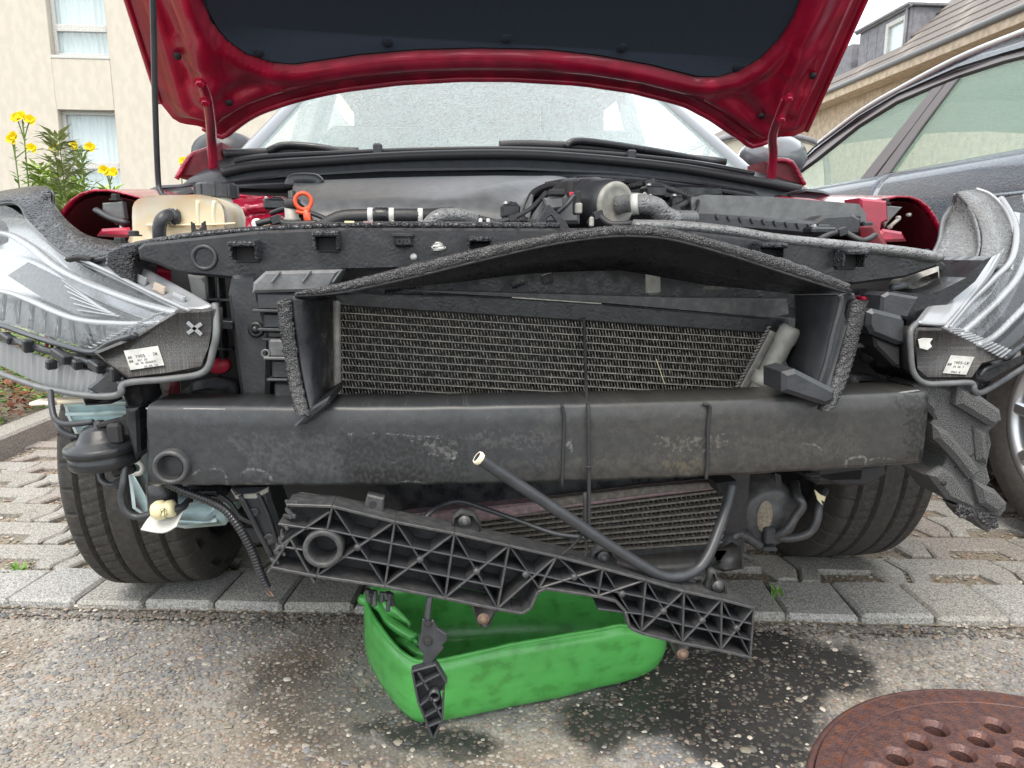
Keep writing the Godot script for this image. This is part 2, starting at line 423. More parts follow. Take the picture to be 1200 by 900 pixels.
# the coat of the beam: rubbed patches, scratches and dried mud where the photograph has them
func beam_paint() -> ImageTexture:
	var W := 1400; var H := 140
	var im := Image.create_empty(W, H, false, Image.FORMAT_RGB8)
	var patches := [[[Vector2(0.239, 0.354), Vector2(0.385, 0.391), Vector2(0.39, 1.019), Vector2(0.239, 1.013)], Color(0.17, 0.18, 0.185), 0.75], [[Vector2(0.253, 0.768), Vector2(0.331, 0.759), Vector2(0.342, 0.959), Vector2(0.255, 0.975)], Color(0.12, 0.125, 0.13), 0.7], [[Vector2(0.11, 0.343), Vector2(0.234, 0.32), Vector2(0.239, 0.969), Vector2(0.126, 0.955)], Color(0.37, 0.385, 0.4), 0.55], [[Vector2(0.325, 0.43), Vector2(0.376, 0.488), Vector2(0.376, 0.707), Vector2(0.331, 0.519)], Color(0.5, 0.5, 0.49), 0.8], [[Vector2(0.385, 0.359), Vector2(0.514, 0.37), Vector2(0.525, 0.529), Vector2(0.406, 0.54)], Color(0.43, 0.42, 0.41), 0.5], [[Vector2(0.428, 0.7), Vector2(0.708, 0.673), Vector2(0.719, 1.131), Vector2(0.428, 1.097)], Color(0.40, 0.385, 0.355), 0.45], [[Vector2(0.616, 0.476), Vector2(0.719, 0.482), Vector2(0.713, 0.629), Vector2(0.633, 0.582)], Color(0.52, 0.5, 0.47), 0.7], [[Vector2(0.73, 0.451), Vector2(0.902, 0.407), Vector2(0.913, 1.027), Vector2(0.73, 1.044)], Color(0.38, 0.37, 0.345), 0.45], [[Vector2(0.94, 0.067), Vector2(1, 0.035), Vector2(1, 0.941), Vector2(0.972, 0.931), Vector2(0.969, 0.285)], Color(0.17, 0.17, 0.165), 0.8], [[Vector2(0.002, 0.032), Vector2(0.105, 0.033), Vector2(0.099, 0.925), Vector2(0.008, 0.939)], Color(0.3, 0.31, 0.325), 0.5], [[Vector2(0.471, 0.159), Vector2(0.945, 0.139), Vector2(0.934, 0.369), Vector2(0.471, 0.381)], Color(0.34, 0.335, 0.32), 0.5], [[Vector2(0.633, 0.763), Vector2(0.686, 0.757), Vector2(0.686, 0.95), Vector2(0.638, 0.934)], Color(0.47, 0.43, 0.33), 0.5]]
	var lines := [[[Vector2(0.239, 0.343), Vector2(0.288, 0.334), Vector2(0.331, 0.377), Vector2(0.363, 0.375)], 1.6, 0.62], [[Vector2(0.057, 0.859), Vector2(0.066, 0.798), Vector2(0.091, 0.784), Vector2(0.097, 0.882), Vector2(0.096, 0.999)], 1.4, 0.62], [[Vector2(0.113, 0.887), Vector2(0.122, 0.794), Vector2(0.137, 0.787), Vector2(0.15, 0.866), Vector2(0.151, 1.006)], 1.8, 0.6], [[Vector2(0.117, 0.952), Vector2(0.131, 0.999), Vector2(0.148, 0.972)], 2.2, 0.55], [[Vector2(0.305, 0.469), Vector2(0.311, 0.775)], 0.9, 0.5], [[Vector2(0.363, 0.594), Vector2(0.372, 0.662), Vector2(0.375, 0.553)], 1.5, 0.66], [[Vector2(0.884, 0.971), Vector2(0.885, 0.867), Vector2(0.902, 0.838), Vector2(0.913, 0.864), Vector2(0.912, 0.969)], 1.8, 0.62], [[Vector2(0.919, 0.89), Vector2(0.934, 0.872), Vector2(0.958, 0.915)], 1.4, 0.6], [[Vector2(0.51, 0.525), Vector2(0.514, 0.481), Vector2(0.516, 0.616)], 1.6, 0.62], [[Vector2(0.816, 0.614), Vector2(0.837, 0.643), Vector2(0.848, 0.739)], 1.5, 0.56], [[Vector2(0.262, 0.706), Vector2(0.298, 0.695), Vector2(0.311, 0.753)], 0.9, 0.5], [[Vector2(0.514, 0.726), Vector2(0.579, 0.656), Vector2(0.643, 0.698)], 0.8, 0.5], [[Vector2(0.74, 0.911), Vector2(0.794, 0.814), Vector2(0.88, 0.819)], 0.9, 0.5], [[Vector2(0.018, 0.12), Vector2(0.029, 0.692)], 0.6, 0.4], [[Vector2(0.428, 0.59), Vector2(0.449, 0.873)], 0.7, 0.48], [[Vector2(0.983, 0.406), Vector2(0.98, 0.64)], 1.2, 0.5], [[Vector2(0.29, 1.018), Vector2(0.309, 0.949), Vector2(0.331, 0.955), Vector2(0.348, 1.038)], 1.5, 0.55], [[Vector2(0.428, 1.053), Vector2(0.579, 1.038), Vector2(0.708, 0.991)], 1.2, 0.5], [[Vector2(0.773, 1.013), Vector2(0.859, 0.951)], 1.2, 0.55]]
	for j in H:
		for i in W:
			var u := (i + 0.5) / W; var v := (j + 0.5) / H
			var p := Vector2(u, v)
			var n := fn.get_noise_2d(u * 60.0, v * 7.0); var fine := rng.randf()
			var c := Color(0.275, 0.285, 0.3).lerp(Color(0.30, 0.30, 0.295), smoothstep(0.45, 0.6, u))
			var q := p + Vector2(n * 0.02, fn2.get_noise_2d(u * 90.0 + 5.0, v * 9.0) * 0.12)
			for k in patches:
				var g: Array = k[0]
				if absf(q.x - g[0].x) > 0.4: continue
				if Geometry2D.is_point_in_polygon(q, PackedVector2Array(g)):
					c = c.lerp(k[1], k[2] * smoothstep(-0.55, 0.35, fn2.get_noise_2d(u * 140.0, v * 12.0) + n * 0.5))
			c *= 0.93 + 0.09 * fine + 0.14 * n
			if fine > 0.994: c = c.lerp(Color(0.6, 0.59, 0.57), 0.6)
			im.set_pixel(i, j, c)
	for l in lines:
		var pts := smooth_path(l[0], 40)
		for p in pts:
			var r: float = l[1] * rng.randf_range(0.3, 1.3)
			if rng.randf() < 0.5 or fn2.get_noise_2d(p.x * 300.0, p.y * 30.0) < -0.1: continue
			for dy in range(-3, 4):
				for dx in range(-3, 4):
					if Vector2(dx, dy).length() > r: continue
					var x := clampi(int(p.x * W + dx + rng.randf_range(-2, 2)), 0, W - 1); var y := clampi(int(p.y * H + dy + rng.randf_range(-1, 1)), 0, H - 1)
					im.set_pixel(x, y, im.get_pixel(x, y).lerp(grey(l[2] * rng.randf_range(0.75, 1.1)), 0.8))
	return ImageTexture.create_from_image(im)

# ---------------------------------------------------------------- ground
var wet_spots := []
var damp_spot := []
func wet(x: float, z: float) -> float:
	var d := 9.0
	for w in wet_spots:
		var p := Vector2(x, z); var a: Vector2 = w[0]; var b: Vector2 = w[1]
		var t := clampf((p - a).dot(b - a) / maxf((b - a).length_squared(), 1e-6), 0, 1)
		d = minf(d, p.distance_to(a.lerp(b, t)) - w[2])
	d += fn.get_noise_2d(x * 3.5, z * 3.5) * 0.03 + fn2.get_noise_2d(x * 14.0, z * 14.0) * 0.018
	var q := Vector2(x, z); var ab: Vector2 = damp_spot[1] - damp_spot[0]
	var dd: float = q.distance_to(damp_spot[0] + ab * clampf((q - damp_spot[0]).dot(ab) / ab.length_squared(), 0, 1)) - 0.09 + fn2.get_noise_2d(x * 12.0, z * 12.0) * 0.05
	return maxf(1.0 - smoothstep(-0.03, 0.018, d), 0.4 * (1.0 - smoothstep(-0.05, 0.03, dd)))

func kerb_z(x: float) -> float: return -0.43 + 0.131 * x

func flatv(p: Vector3) -> Vector2: return Vector2(p.x, p.z)

func ground():
	var g := [Vector3(0.45, -0.02, -0.279), Vector3(0.57, -0.02, -0.154), Vector3(0.087, -0.02, -0.08), Vector3(0.429, -0.02, -0.194), Vector3(-0.303, -0.02, -0.115), Vector3(-0.11, -0.02, -0.056), Vector3(0.203, -0.02, -0.188), Vector3(0.309, -0.02, -0.06), Vector3(0.051, -0.02, -0.432), Vector3(0.402, -0.02, -0.331), Vector3(0.031, -0.02, -0.287), Vector3(0.537, -0.02, -0.212), Vector3(0.092, -0.02, -0.106), Vector3(0.426, -0.02, -0.105), Vector3(-0.432, -0.02, -0.246), Vector3(-0.272, -0.02, -0.081)]
	wet_spots = [[flatv(g[0]), flatv(g[1]), 0.05], [flatv(g[2]), flatv(g[3]), 0.07], [flatv(g[4]), flatv(g[5]), 0.03], [flatv(g[6]), flatv(g[7]), 0.05], [flatv(g[8]), flatv(g[9]), 0.06], [flatv(g[3]), flatv(g[7]), 0.12], [flatv(g[0]), flatv(g[7]), 0.12], [flatv(g[6]), flatv(g[2]), 0.06], [flatv(g[10]), flatv(g[11]), 0.10], [flatv(g[12]), flatv(g[13]), 0.05]]
	damp_spot = [flatv(g[14]), flatv(g[15])]
	# far sheet
	var s := S(); quad(s, Vector3(-120, -0.06, 120), Vector3(-120, -0.06, -120), Vector3(120, -0.06, -120), Vector3(120, -0.06, 120))
	struct(tag(part("ground", s, M.far_ground), "flat grey ground around the parking place"))
	# asphalt sheet: its own stains as colour and gloss
	var W := 1536; var H := 864; var X0 := -2.0; var X1 := 2.2; var Z0 := -0.9; var Z1 := 1.46
	var im := Image.create_empty(W, H, false, Image.FORMAT_RGB8); var ro := Image.create_empty(W, H, false, Image.FORMAT_RGB8)
	var dryc := Color(0.645, 0.63, 0.605); var wetc := Color(0.235, 0.233, 0.232); var brown := Color(0.47, 0.41, 0.345); var bluish := Color(0.5, 0.5, 0.515)
	for j in H:
		var z := lerpf(Z0, Z1, (j + 0.5) / H)
		for i in W:
			var x := lerpf(X0, X1, (i + 0.5) / W)
			var w := wet(x, z) if x > -0.75 and x < 1.1 and z < 0.45 else 0.0
			var n := fn2.get_noise_2d(x * 2.2 + 9.0, z * 2.2)
			var sp := rng.randf()
			var c := dryc.lerp(bluish, clampf(n * 1.6, 0, 1)).lerp(brown, clampf(-n * 1.4, 0, 0.8))
			c = c.lerp(wetc, w) * (0.76 + 0.3 * sp)
			if sp > 0.99: c = c.lerp(Color(0.72, 0.66, 0.58), 0.6)
			im.set_pixel(i, j, c); ro.set_pixel(i, j, grey(lerpf(0.9, 0.5, w)))
	var m := StandardMaterial3D.new(); m.albedo_texture = ImageTexture.create_from_image(im); m.roughness_texture = ImageTexture.create_from_image(ro); m.roughness = 1.0
	m.texture_repeat = false
	s = S(true)
	var nx := 160; var nz := 90
	for j in nz:
		for i in nx:
			if Vector2(lerpf(X0, X1, (i + 0.5) / nx) - 0.675, lerpf(Z0, Z1, (j + 0.5) / nz) - 0.249).length() < 0.325: continue
			var q := []
			for k in [[0, 0], [1, 0], [1, 1], [0, 1]]:
				var u := float(i + k[0]) / nx; var v := float(j + k[1]) / nz
				var x := lerpf(X0, X1, u); var z := lerpf(Z0, Z1, v)
				q.append([Vector2(u, v), Vector3(x, -0.022 + 0.004 * fn.get_noise_2d(x * 9.0, z * 9.0) + 0.004 * fn2.get_noise_2d(x * 2.0, z * 2.0), z)])
			for k in [0, 3, 2, 0, 2, 1]:
				s.set_uv(q[k][0]); s.add_vertex(q[k][1])
	struct(tag(part("asphalt", s, m), "asphalt of exposed stones with dark wet stains in front of the car"))
	# stones of the asphalt that stand proud
	var mesh := ArrayMesh.new()
	s = S(false)
	var top := Vector3(0.1, 0.5, 0)
	var ring := []
	for k in 5: ring.append(Vector3(cos(TAU * k / 5) * (0.9 + 0.2 * (k % 2)), 0.1 - 0.12 * (k % 2), sin(TAU * k / 5)))
	var ring2 := []
	for k in 5: ring2.append(Vector3(cos(TAU * (k + 0.4) / 5) * 0.6, 0.42, sin(TAU * (k + 0.4) / 5) * 0.6))
	for k in 5:
		var k2 := (k + 1) % 5
		tri(s, top, ring2[k], ring2[k2]); quad(s, ring2[k], ring[k], ring[k2], ring2[k2]); tri(s, ring[k], Vector3(0, -0.6, 0), ring[k2])
	s.generate_normals(); mesh = s.commit()
	var pal := [Color(0.33, 0.3, 0.26), Color(0.25, 0.225, 0.195), Color(0.21, 0.2, 0.19), Color(0.28, 0.235, 0.19), Color(0.36, 0.335, 0.3), Color(0.17, 0.17, 0.175), Color(0.29, 0.22, 0.18), Color(0.23, 0.21, 0.17)]
	var spots := []
	for k in 62000:
		var x := rng.randf_range(-1.35, 1.5); var z := rng.randf_range(-0.75, 0.5)
		if z < kerb_z(x) - 0.01: continue
		if Vector2(x - 0.675, z - 0.249).length() < 0.36: continue
		var w := wet(x, z)
		var r := lerpf(0.0018, 0.0052, pow(rng.randf(), 1.5))
		if rng.randf() < 0.03: r = rng.randf_range(0.005, 0.0085)
		var c: Color = pal[rng.randi() % pal.size()] * rng.randf_range(0.8, 1.12)
		if w > 0.15:
			if rng.randf() < 0.4 * w: continue
			if rng.randf() > 0.12: c = c * lerpf(0.9, 0.32, w)
			elif rng.randf() < 0.25: c = Color(0.5, 0.46, 0.4)
		elif rng.randf() < 0.012: c = Color(0.5, 0.47, 0.42)
		spots.append([Vector3(x, -0.0215 + 0.004 * fn.get_noise_2d(x * 9.0, z * 9.0) + 0.004 * fn2.get_noise_2d(x * 2.0, z * 2.0), z), r, c])
	struct(tag(scatter("asphalt_stones", mesh, spots, M.pebble, 0.75), "small light and dark stones bedded in the asphalt"), "stuff")
	# bed of grit between and under the blocks
	s = S()
	var bed := [Vector3(-3.2, 0, kerb_z(-3.2)), Vector3(3.2, 0, kerb_z(3.2)), Vector3(3.2, 0, -7), Vector3(-3.2, 0, -7)]
	for k in 4: bed[k].y = -0.014
	quad(s, bed[3], bed[2], bed[1], bed[0])
	var pave: Node3D = struct(tag(part("paving", s, M.grit), "parking place of pale concrete blocks with grit in the gaps"))
	# kerb stones
	var kd := Vector3(1, 0, 0.131).normalized(); var kn := Vector3(kd.z, 0, -kd.x)
	var kv := []
	for v in 4:
		s = S(); box(s, Vector3.ZERO, Vector3(0.147 + 0.002 * (v % 2), 0.07, 0.158 + 0.003 * (v % 3)), Basis(), 0.007); s.generate_normals(); kv.append(s.commit())
	var at0 := Vector3(-1.79, 0, kerb_z(-1.79))
	for k in 24:
		var o := part("kerb_stone", kv[k % 4], M.kerb if k % 3 else M.block, pave)
		o.position = at0 + kd * (0.152 * k) + kn * -0.085 * -1.0 + Vector3(0, -0.032 + rng.randf_range(-0.004, 0.004), 0)
		o.rotation = Vector3(rng.randf_range(-0.015, 0.015), -atan(0.131) + rng.randf_range(-0.02, 0.02), rng.randf_range(-0.012, 0.012))
	# interlocking blocks with openings
	var bw := 0.25; var bd := 0.142
	var outline := [Vector2(0, 0), Vector2(0.05, 0), Vector2(0.066, 0.056), Vector2(0.184, 0.056), Vector2(0.2, 0), Vector2(bw, 0), Vector2(bw + 0.018, bd * 0.5), Vector2(bw, bd), Vector2(0, bd), Vector2(0.018, bd * 0.5)]
	var bv := []
	for v in 5:
		s = S()
		var pl := []
		for p in inset(outline, 0.003): pl.append(p - Vector2(bw / 2.0, bd / 2.0) + Vector2(rng.randf_range(-0.003, 0.003), rng.randf_range(-0.003, 0.003)))
		prism(s, pl, -0.05, 0.0, 0.005, Transform3D(Basis(Vector3(1, 0, 0), -PI / 2), Vector3.ZERO)); s.generate_normals(); bv.append(s.commit())
	var count := 0
	for r in 19:
		for c in range(-17, 18):
			if count >= 270: break
			var p := Vector3(0, 0, kerb_z(0)) + kn * (0.172 + bd * 0.5 + r * (bd + 0.004)) + kd * ((c + (0.5 if r % 2 else 0.0)) * (bw + 0.004))
			if p.x > -0.5 and p.x < 0.45 and p.z < -0.78: continue
			if p.x < -2.4 or p.x > 1.75 or (absf(p.x) < 1.0 and p.z < -1.15) or (p.x > 0.9 and p.z < -1.5): continue
			if p.x < -1.78 and p.z < -0.9: continue
			var o := part("paving_block", bv[rng.randi() % 5], [M.block, M.block, M.block2, M.block3][rng.randi() % 4], pave)
			o.position = p + Vector3(0, rng.randf_range(-0.004, 0.003), 0)
			o.rotation = Vector3(rng.randf_range(-0.012, 0.012), -atan(0.131) + rng.randf_range(-0.012, 0.012), rng.randf_range(-0.012, 0.012))
			count += 1
	spots = []
	for k in 26000:
		var x := rng.randf_range(-1.9, 1.75); var z := rng.randf_range(-2.0, -0.2)
		if z > kerb_z(x) + 0.012: continue
		if absf(x) < 0.5 and z < -0.9: continue
		var c: Color = pal[rng.randi() % pal.size()] * rng.randf_range(0.9, 1.5)
		if rng.randf() < 0.12: c = Color(0.3, 0.19, 0.12)
		spots.append([Vector3(x, -0.012, z), rng.randf_range(0.002, 0.006), c])
	struct(tag(scatter("gravel", mesh, spots, M.pebble, 0.9), "fine tan gravel in the openings of the paving"), "stuff")
	spots = []
	for k in 5200:
		var x := rng.randf_range(-1.3, 1.4)
		var c: Color = pal[rng.randi() % pal.size()] * rng.randf_range(0.3, 1.0)
		spots.append([Vector3(x, -0.018, kerb_z(x) + absf(rng.randfn(0.006, 0.014))), rng.randf_range(0.002, 0.006), c])
	struct(tag(scatter("kerb_grit", mesh, spots, M.pebble, 1.0), "dark crumbling grit along the edge of the kerb stones"), "stuff")
	drain_cover()
	for w in [[Vector3(0.574, 0.015, -0.45), 9, 0.02, "small green weed in the joint beside the right front tyre"], [Vector3(-1.182, 0.045, -0.75), 26, 0.012, "tuft of grass in a paving gap left of the left front tyre"]]:
		var t := thing("weed", w[3], "weed", Vector3(w[0].x, -0.01, w[0].z))
		s = S(false)
		for k in w[1]:
			var a := rng.randf() * TAU; var l: float = w[2] * rng.randf_range(0.7, 1.6); var wd := 0.005
			var o := Vector3(rng.randf_range(-0.02, 0.02), 0, rng.randf_range(-0.012, 0.012)); var d := Vector3(cos(a), rng.randf_range(0.4, 1.6), sin(a)) * l; var sd := Vector3(-sin(a), 0, cos(a)) * wd
			quad(s, o, o + d * 0.6 + sd, o + d, o + d * 0.6 - sd)
		var mm: StandardMaterial3D = M.stem.duplicate(); mm.albedo_color = Color(0.13, 0.27, 0.04).linear_to_srgb()
		part("leaves", s, mm, t)

func scatter(n: String, mesh: Mesh, spots: Array, mt: Material, flat: float) -> MultiMeshInstance3D:
	var mm := MultiMesh.new(); mm.transform_format = MultiMesh.TRANSFORM_3D; mm.use_colors = true; mm.mesh = mesh; mm.instance_count = spots.size()
	for k in spots.size():
		var r: float = spots[k][1]
		var b := Basis(Vector3(0, 1, 0), rng.randf() * TAU) * Basis(Vector3(1, 0, 0), rng.randf_range(-0.4, 0.4))
		mm.set_instance_transform(k, Transform3D(b.scaled(Vector3(r * rng.randf_range(0.8, 1.4), r * flat, r)), spots[k][0]))
		mm.set_instance_color(k, spots[k][2])
	var o := MultiMeshInstance3D.new(); o.multimesh = mm; o.material_override = mt; o.name = numbered(n); add_child(o)
	return o

func drain_cover():
	var c := Vector3(0.675, 0, 0.249); var R := 0.348
	var t := thing("drain_cover", "rusty round cast iron drain cover with countersunk holes, set in the asphalt", "drain cover", Vector3(c.x, -0.02, c.z))
	var comb := CSGCombiner3D.new(); comb.name = "plate"
	var disc := CSGCylinder3D.new(); disc.radius = R; disc.height = 0.04; disc.sides = 96; disc.position.y = -0.006; comb.add_child(disc)
	var groove := CSGTorus3D.new(); groove.inner_radius = R - 0.034; groove.outer_radius = R - 0.030; groove.sides = 64; groove.ring_sides = 6; groove.position.y = 0.0145; groove.operation = CSGShape3D.OPERATION_SUBTRACTION; comb.add_child(groove)
	var e1 := Vector3(0.05, 0, -0.028); var e2 := Vector3(0.051, 0, 0.030)
	var o0 := Vector3(0.668, 0, -0.034) - c
	for i in range(-7, 8):
		for j in range(-7, 8):
			var p := o0 + e1 * i + e2 * j
			p.x += 0.0
			if Vector2(p.x, p.z).length() > R - 0.075: continue
			if p.z > 0.02 and p.z > 0.0 + R: continue
			var cone := CSGCylinder3D.new(); cone.cone = false; cone.radius = 0.0155; cone.height = 0.08; cone.sides = 18; cone.position = p; cone.operation = CSGShape3D.OPERATION_SUBTRACTION; comb.add_child(cone)
			var sink := CSGPolygon3D.new(); sink.polygon = PackedVector2Array([Vector2(0, 0), Vector2(0.0148, 0), Vector2(0.0225, 0.010), Vector2(0.0225, 0.03), Vector2(0, 0.03)]); sink.mode = CSGPolygon3D.MODE_SPIN; sink.spin_sides = 18; sink.position = p + Vector3(0, 0.005, 0); sink.operation = CSGShape3D.OPERATION_SUBTRACTION; comb.add_child(sink)
	comb.material_override = M.iron
	t.add_child(comb)
	var s := S(true); torus(s, Vector3(0, 0.006, 0), Vector3.UP, R + 0.007, 0.006, 72)
	part("frame_ring", s, M.iron, t)
	s = S(); box(s, Vector3(0, -0.1, 0), Vector3(0.5, 0.004, 0.5)); part("pit_floor", s, M.dark, t)

# ---------------------------------------------------------------- buildings far off
func window_part(par: Node, x0: float, x1: float, y0: float, y1: float, z: float, rail: float):
	# recessed window in a wall that faces +z: frame, pane, curtain, sill
	var s := S(); var fw := 0.06; var zf := z - 0.16
	box(s, Vector3((x0 + x1) / 2, y1 - fw / 2, zf), Vector3(x1 - x0, fw, 0.06), Basis(), 0.006)
	box(s, Vector3((x0 + x1) / 2, y0 + fw / 2, zf), Vector3(x1 - x0, fw, 0.06), Basis(), 0.006)
	box(s, Vector3(x0 + fw / 2, (y0 + y1) / 2, zf), Vector3(fw, y1 - y0 - 2 * fw, 0.06), Basis(), 0.006)
	box(s, Vector3(x1 - fw / 2, (y0 + y1) / 2, zf), Vector3(fw, y1 - y0 - 2 * fw, 0.06), Basis(), 0.006)
	box(s, Vector3((x0 + x1) / 2, rail, zf + 0.003), Vector3(x1 - x0 - 2 * fw, 0.11, 0.06), Basis(), 0.006)
	var f := part("window", s, M.white, par)
	s = S(); box(s, Vector3((x0 + x1) / 2, (y0 + y1) / 2, zf - 0.01), Vector3(x1 - x0 - fw, y1 - y0 - fw, 0.006), Basis(), 0.0005); part("pane", s, M.pane, f)
	s = S(true)
	var rows := []
	for r in 2:
		var line := []
		for k in 61: line.append(Vector3(lerpf(x0, x1, k / 60.0), y1 if r == 0 else y0, zf - 0.1 + 0.022 * sin(k * 1.1) + 0.012 * sin(k * 0.37 + x0)))
		rows.append(line)
	sheet(s, rows); part("curtain", s, M.curtain, f)
	s = S(); box(s, Vector3((x0 + x1) / 2, y0 - 0.025, z - 0.05), Vector3(x1 - x0 + 0.02, 0.05, 0.12), Basis(), 0.006); part("sill", s, M.white, f)
	# reveal and dark room behind
	s = S(); box(s, Vector3((x0 + x1) / 2, (y0 + y1) / 2, z - 0.7), Vector3(x1 - x0 + 0.3, y1 - y0 + 0.3, 0.02)); part("room_wall", s, M.shade, f)

func far_buildings():
	# beige block on the left
	var t := thing("apartment_house", "beige rendered house wall with two white curtained windows at the left behind the car", "house", Vector3(-8, 0, -12.3))
	t.position = Vector3.ZERO
	var z := -12.0
	var w1 := [Vector3(-6.391, 5.294, -12), Vector3(-5.595, 3.959, -12)]; var w2 := [Vector3(-6.496, 3.12, -12), Vector3(-5.687, 1.706, -12)]
	var x0 := minf(w1[0].x, w2[0].x); var x1 := maxf(w1[1].x, w2[1].x)
	var ys := [0.0, w2[1].y - 0.0, w2[0].y, w1[1].y, w1[0].y, 9.0]
	var xl := -16.0; var xr := -1.2; var th := 0.3
	var s := S()
	box(s, Vector3((xl + x0) / 2, 4.5, z - th / 2), Vector3(x0 - xl, 9, th), Basis(), 0.01)
	box(s, Vector3((x1 + xr) / 2, 4.5, z - th / 2), Vector3(xr - x1, 9, th), Basis(), 0.01)
	for k in [[ys[0], ys[1]], [ys[2], ys[3]], [ys[4], ys[5]]]:
		box(s, Vector3((x0 + x1) / 2, (k[0] + k[1]) / 2, z - th / 2), Vector3(x1 - x0, k[1] - k[0], th), Basis(), 0.0)
	part("wall", s, M.render_wall, t)
	s = S(); box(s, Vector3((xl + xr) / 2, 4.5, z - 4.0), Vector3(xr - xl, 9, 0.3)); box(s, Vector3(xr - 0.15, 4.5, z - 2.1), Vector3(0.3, 9, 3.7)); box(s, Vector3((xl + xr) / 2, 9.1, z - 2), Vector3(xr - xl + 0.4, 0.2, 4.6)); part("rear_wall", s, M.render_wall, t)
	window_part(t, x0, x1, ys[3], ys[4], z, lerpf(ys[3], ys[4], 0.34))
	window_part(t, x0, x1, ys[1], ys[2], z, lerpf(ys[1], ys[2], 0.38))
	# row house on the right with tiled roof and dormer
	var h := thing("row_house", "tan house with brown tiled roof, gutter and zinc clad dormer behind the grey car", "house", Vector3.ZERO)
	var X := 8.0; var ey := 4.13
	s = S(); box(s, Vector3(X + 3, ey / 2 - 0.1, -13), Vector3(6, ey - 0.2, 24), Basis(), 0.02); part("wall", s, M.tan_wall, h)
	# roof: slope 42 degrees, tiles in courses
	var sl := Vector3(cos(0.73), sin(0.73), 0); var rn := Vector3(-sl.y, sl.x, 0)
	s = S(); quad(s, Vector3(X - 0.35, ey - 0.15, -1), Vector3(X - 0.35, ey - 0.15, -12.5), Vector3(X - 0.35, ey - 0.15, -12.5) + sl * 4.6, Vector3(X - 0.35, ey - 0.15, -1) + sl * 4.6); quad(s, Vector3(X - 0.35, ey - 0.15, -12.5), Vector3(X - 0.35, ey - 0.15, -25), Vector3(X - 0.35, ey - 0.15, -25) + sl * 0.75, Vector3(X - 0.35, ey - 0.15, -12.5) + sl * 0.75)
	var rf := part("roof", s, M.roof_tile, h)
	var tile := S(false)
	box(tile, Vector3.ZERO, Vector3(0.36, 0.03, 0.265), Basis(sl, rn, Vector3(0, 0, 1)) * Basis(Vector3(0, 0, 1), -0.06), 0.008)
	tile.generate_normals(); var tm := tile.commit()
	var n := 0
	for r in 13:
		for c in 34:
			var zz := -7.2 - c * 0.272 - (0.136 if r % 2 else 0.0)
			if zz < -11.2 - 4.6 or n > 290: continue
			if r > 1 and r < 9 and zz < -12.0 and zz > -13.8: continue
			if r > 9 or (r > 1 and zz < -12.3): continue
			var o := part("roof_tile", tm, M.roof_tile if (r * 7 + c * 3) % 5 else M.roof_tile2, rf)
			o.position = Vector3(X - 0.35, ey - 0.1, zz) + sl * (0.15 + r * 0.3) + rn * 0.02; n += 1
	s = S(); box(s, Vector3(X + 0.9, ey + 1.1, -9.2), Vector3(1.2, 0.06, 0.75), Basis(sl, rn, Vector3(0, 0, 1)), 0.01); var sk := part("skylight", s, M.white, h)
	s = S(true); rod(s, Vector3(X - 0.42, ey - 0.12, -1), Vector3(X - 0.42, ey - 0.12, -25), 0.05, 12); part("gutter", s, M.wet_grey, h)
	s = S(); box(s, Vector3(X - 0.2, ey - 0.23, -13), Vector3(0.4, 0.14, 24)); part("eave_board", s, M.tan_wall, h)
	# dormer
	var d := [Vector3(8.093, 5.024, -12), Vector3(8.214, 3.863, -12), Vector3(7.272, 4.563, -12), Vector3(7.317, 3.888, -12)]
	var dx := X + 0.25
	for k in [[-13.68, -12.08]]:
		var za: float = k[0]; var zb: float = k[1]; var y0 := ey + 0.1; var y1 := ey + 1.02
		s = S()
		box(s, Vector3(dx + 0.9, (y0 + y1) / 2, (za + zb) / 2), Vector3(1.74, y1 - y0, zb - za - 0.02), Basis(), 0.005)
		var dm := part("dormer", s, M.zinc, h)
		# front sheets either side of the window
		var wz0 := -12.78; var wz1 := -12.16
		for q in [[za, za + 0.3], [za + 0.31, za + 0.6], [za + 0.61, wz0], [wz1, zb]]:
			s = S(); box(s, Vector3(dx, (y0 + y1) / 2, (q[0] + q[1]) / 2), Vector3(0.05, y1 - y0 - 0.02, q[1] - q[0]), Basis(), 0.006); part("cladding_panel", s, M.zinc, dm)
		s = S(); box(s, Vector3(dx, y1 - 0.05, (wz0 + wz1) / 2), Vector3(0.05, 0.1, wz1 - wz0 - 0.01)); part("lintel", s, M.zinc, dm)
		s = S()
		var wy0 := y0 + 0.03; var wy1 := y1 - 0.1
		for q in [[wz0, wz0 + 0.08], [wz1 - 0.08, wz1]]: box(s, Vector3(dx - 0.01, (wy0 + wy1) / 2, (q[0] + q[1]) / 2), Vector3(0.07, wy1 - wy0, 0.08), Basis(), 0.006)
		for q in [wy0 + 0.04, wy1 - 0.04]: box(s, Vector3(dx - 0.01, q, (wz0 + wz1) / 2), Vector3(0.068, 0.08, wz1 - wz0 - 0.16), Basis(), 0.006)
		part("dormer_window", s, M.white, dm)
		s = S(); box(s, Vector3(dx + 0.01, (wy0 + wy1) / 2, (wz0 + wz1) / 2), Vector3(0.006, wy1 - wy0 - 0.1, wz1 - wz0 - 0.1)); part("window_pane", s, M.pane, dm)
		s = S(); box(s, Vector3(dx + 0.022, (wy0 + wy1) / 2, (wz0 + wz1) / 2), Vector3(0.01, wy1 - wy0, wz1 - wz0)); part("window_curtain", s, M.curtain, dm)
		s = S(); box(s, Vector3(dx + 0.85, y1 + 0.03, (za + zb) / 2), Vector3(1.95, 0.05, zb - za + 0.12), Basis(), 0.01); part("dormer_roof", s, M.zinc, dm)
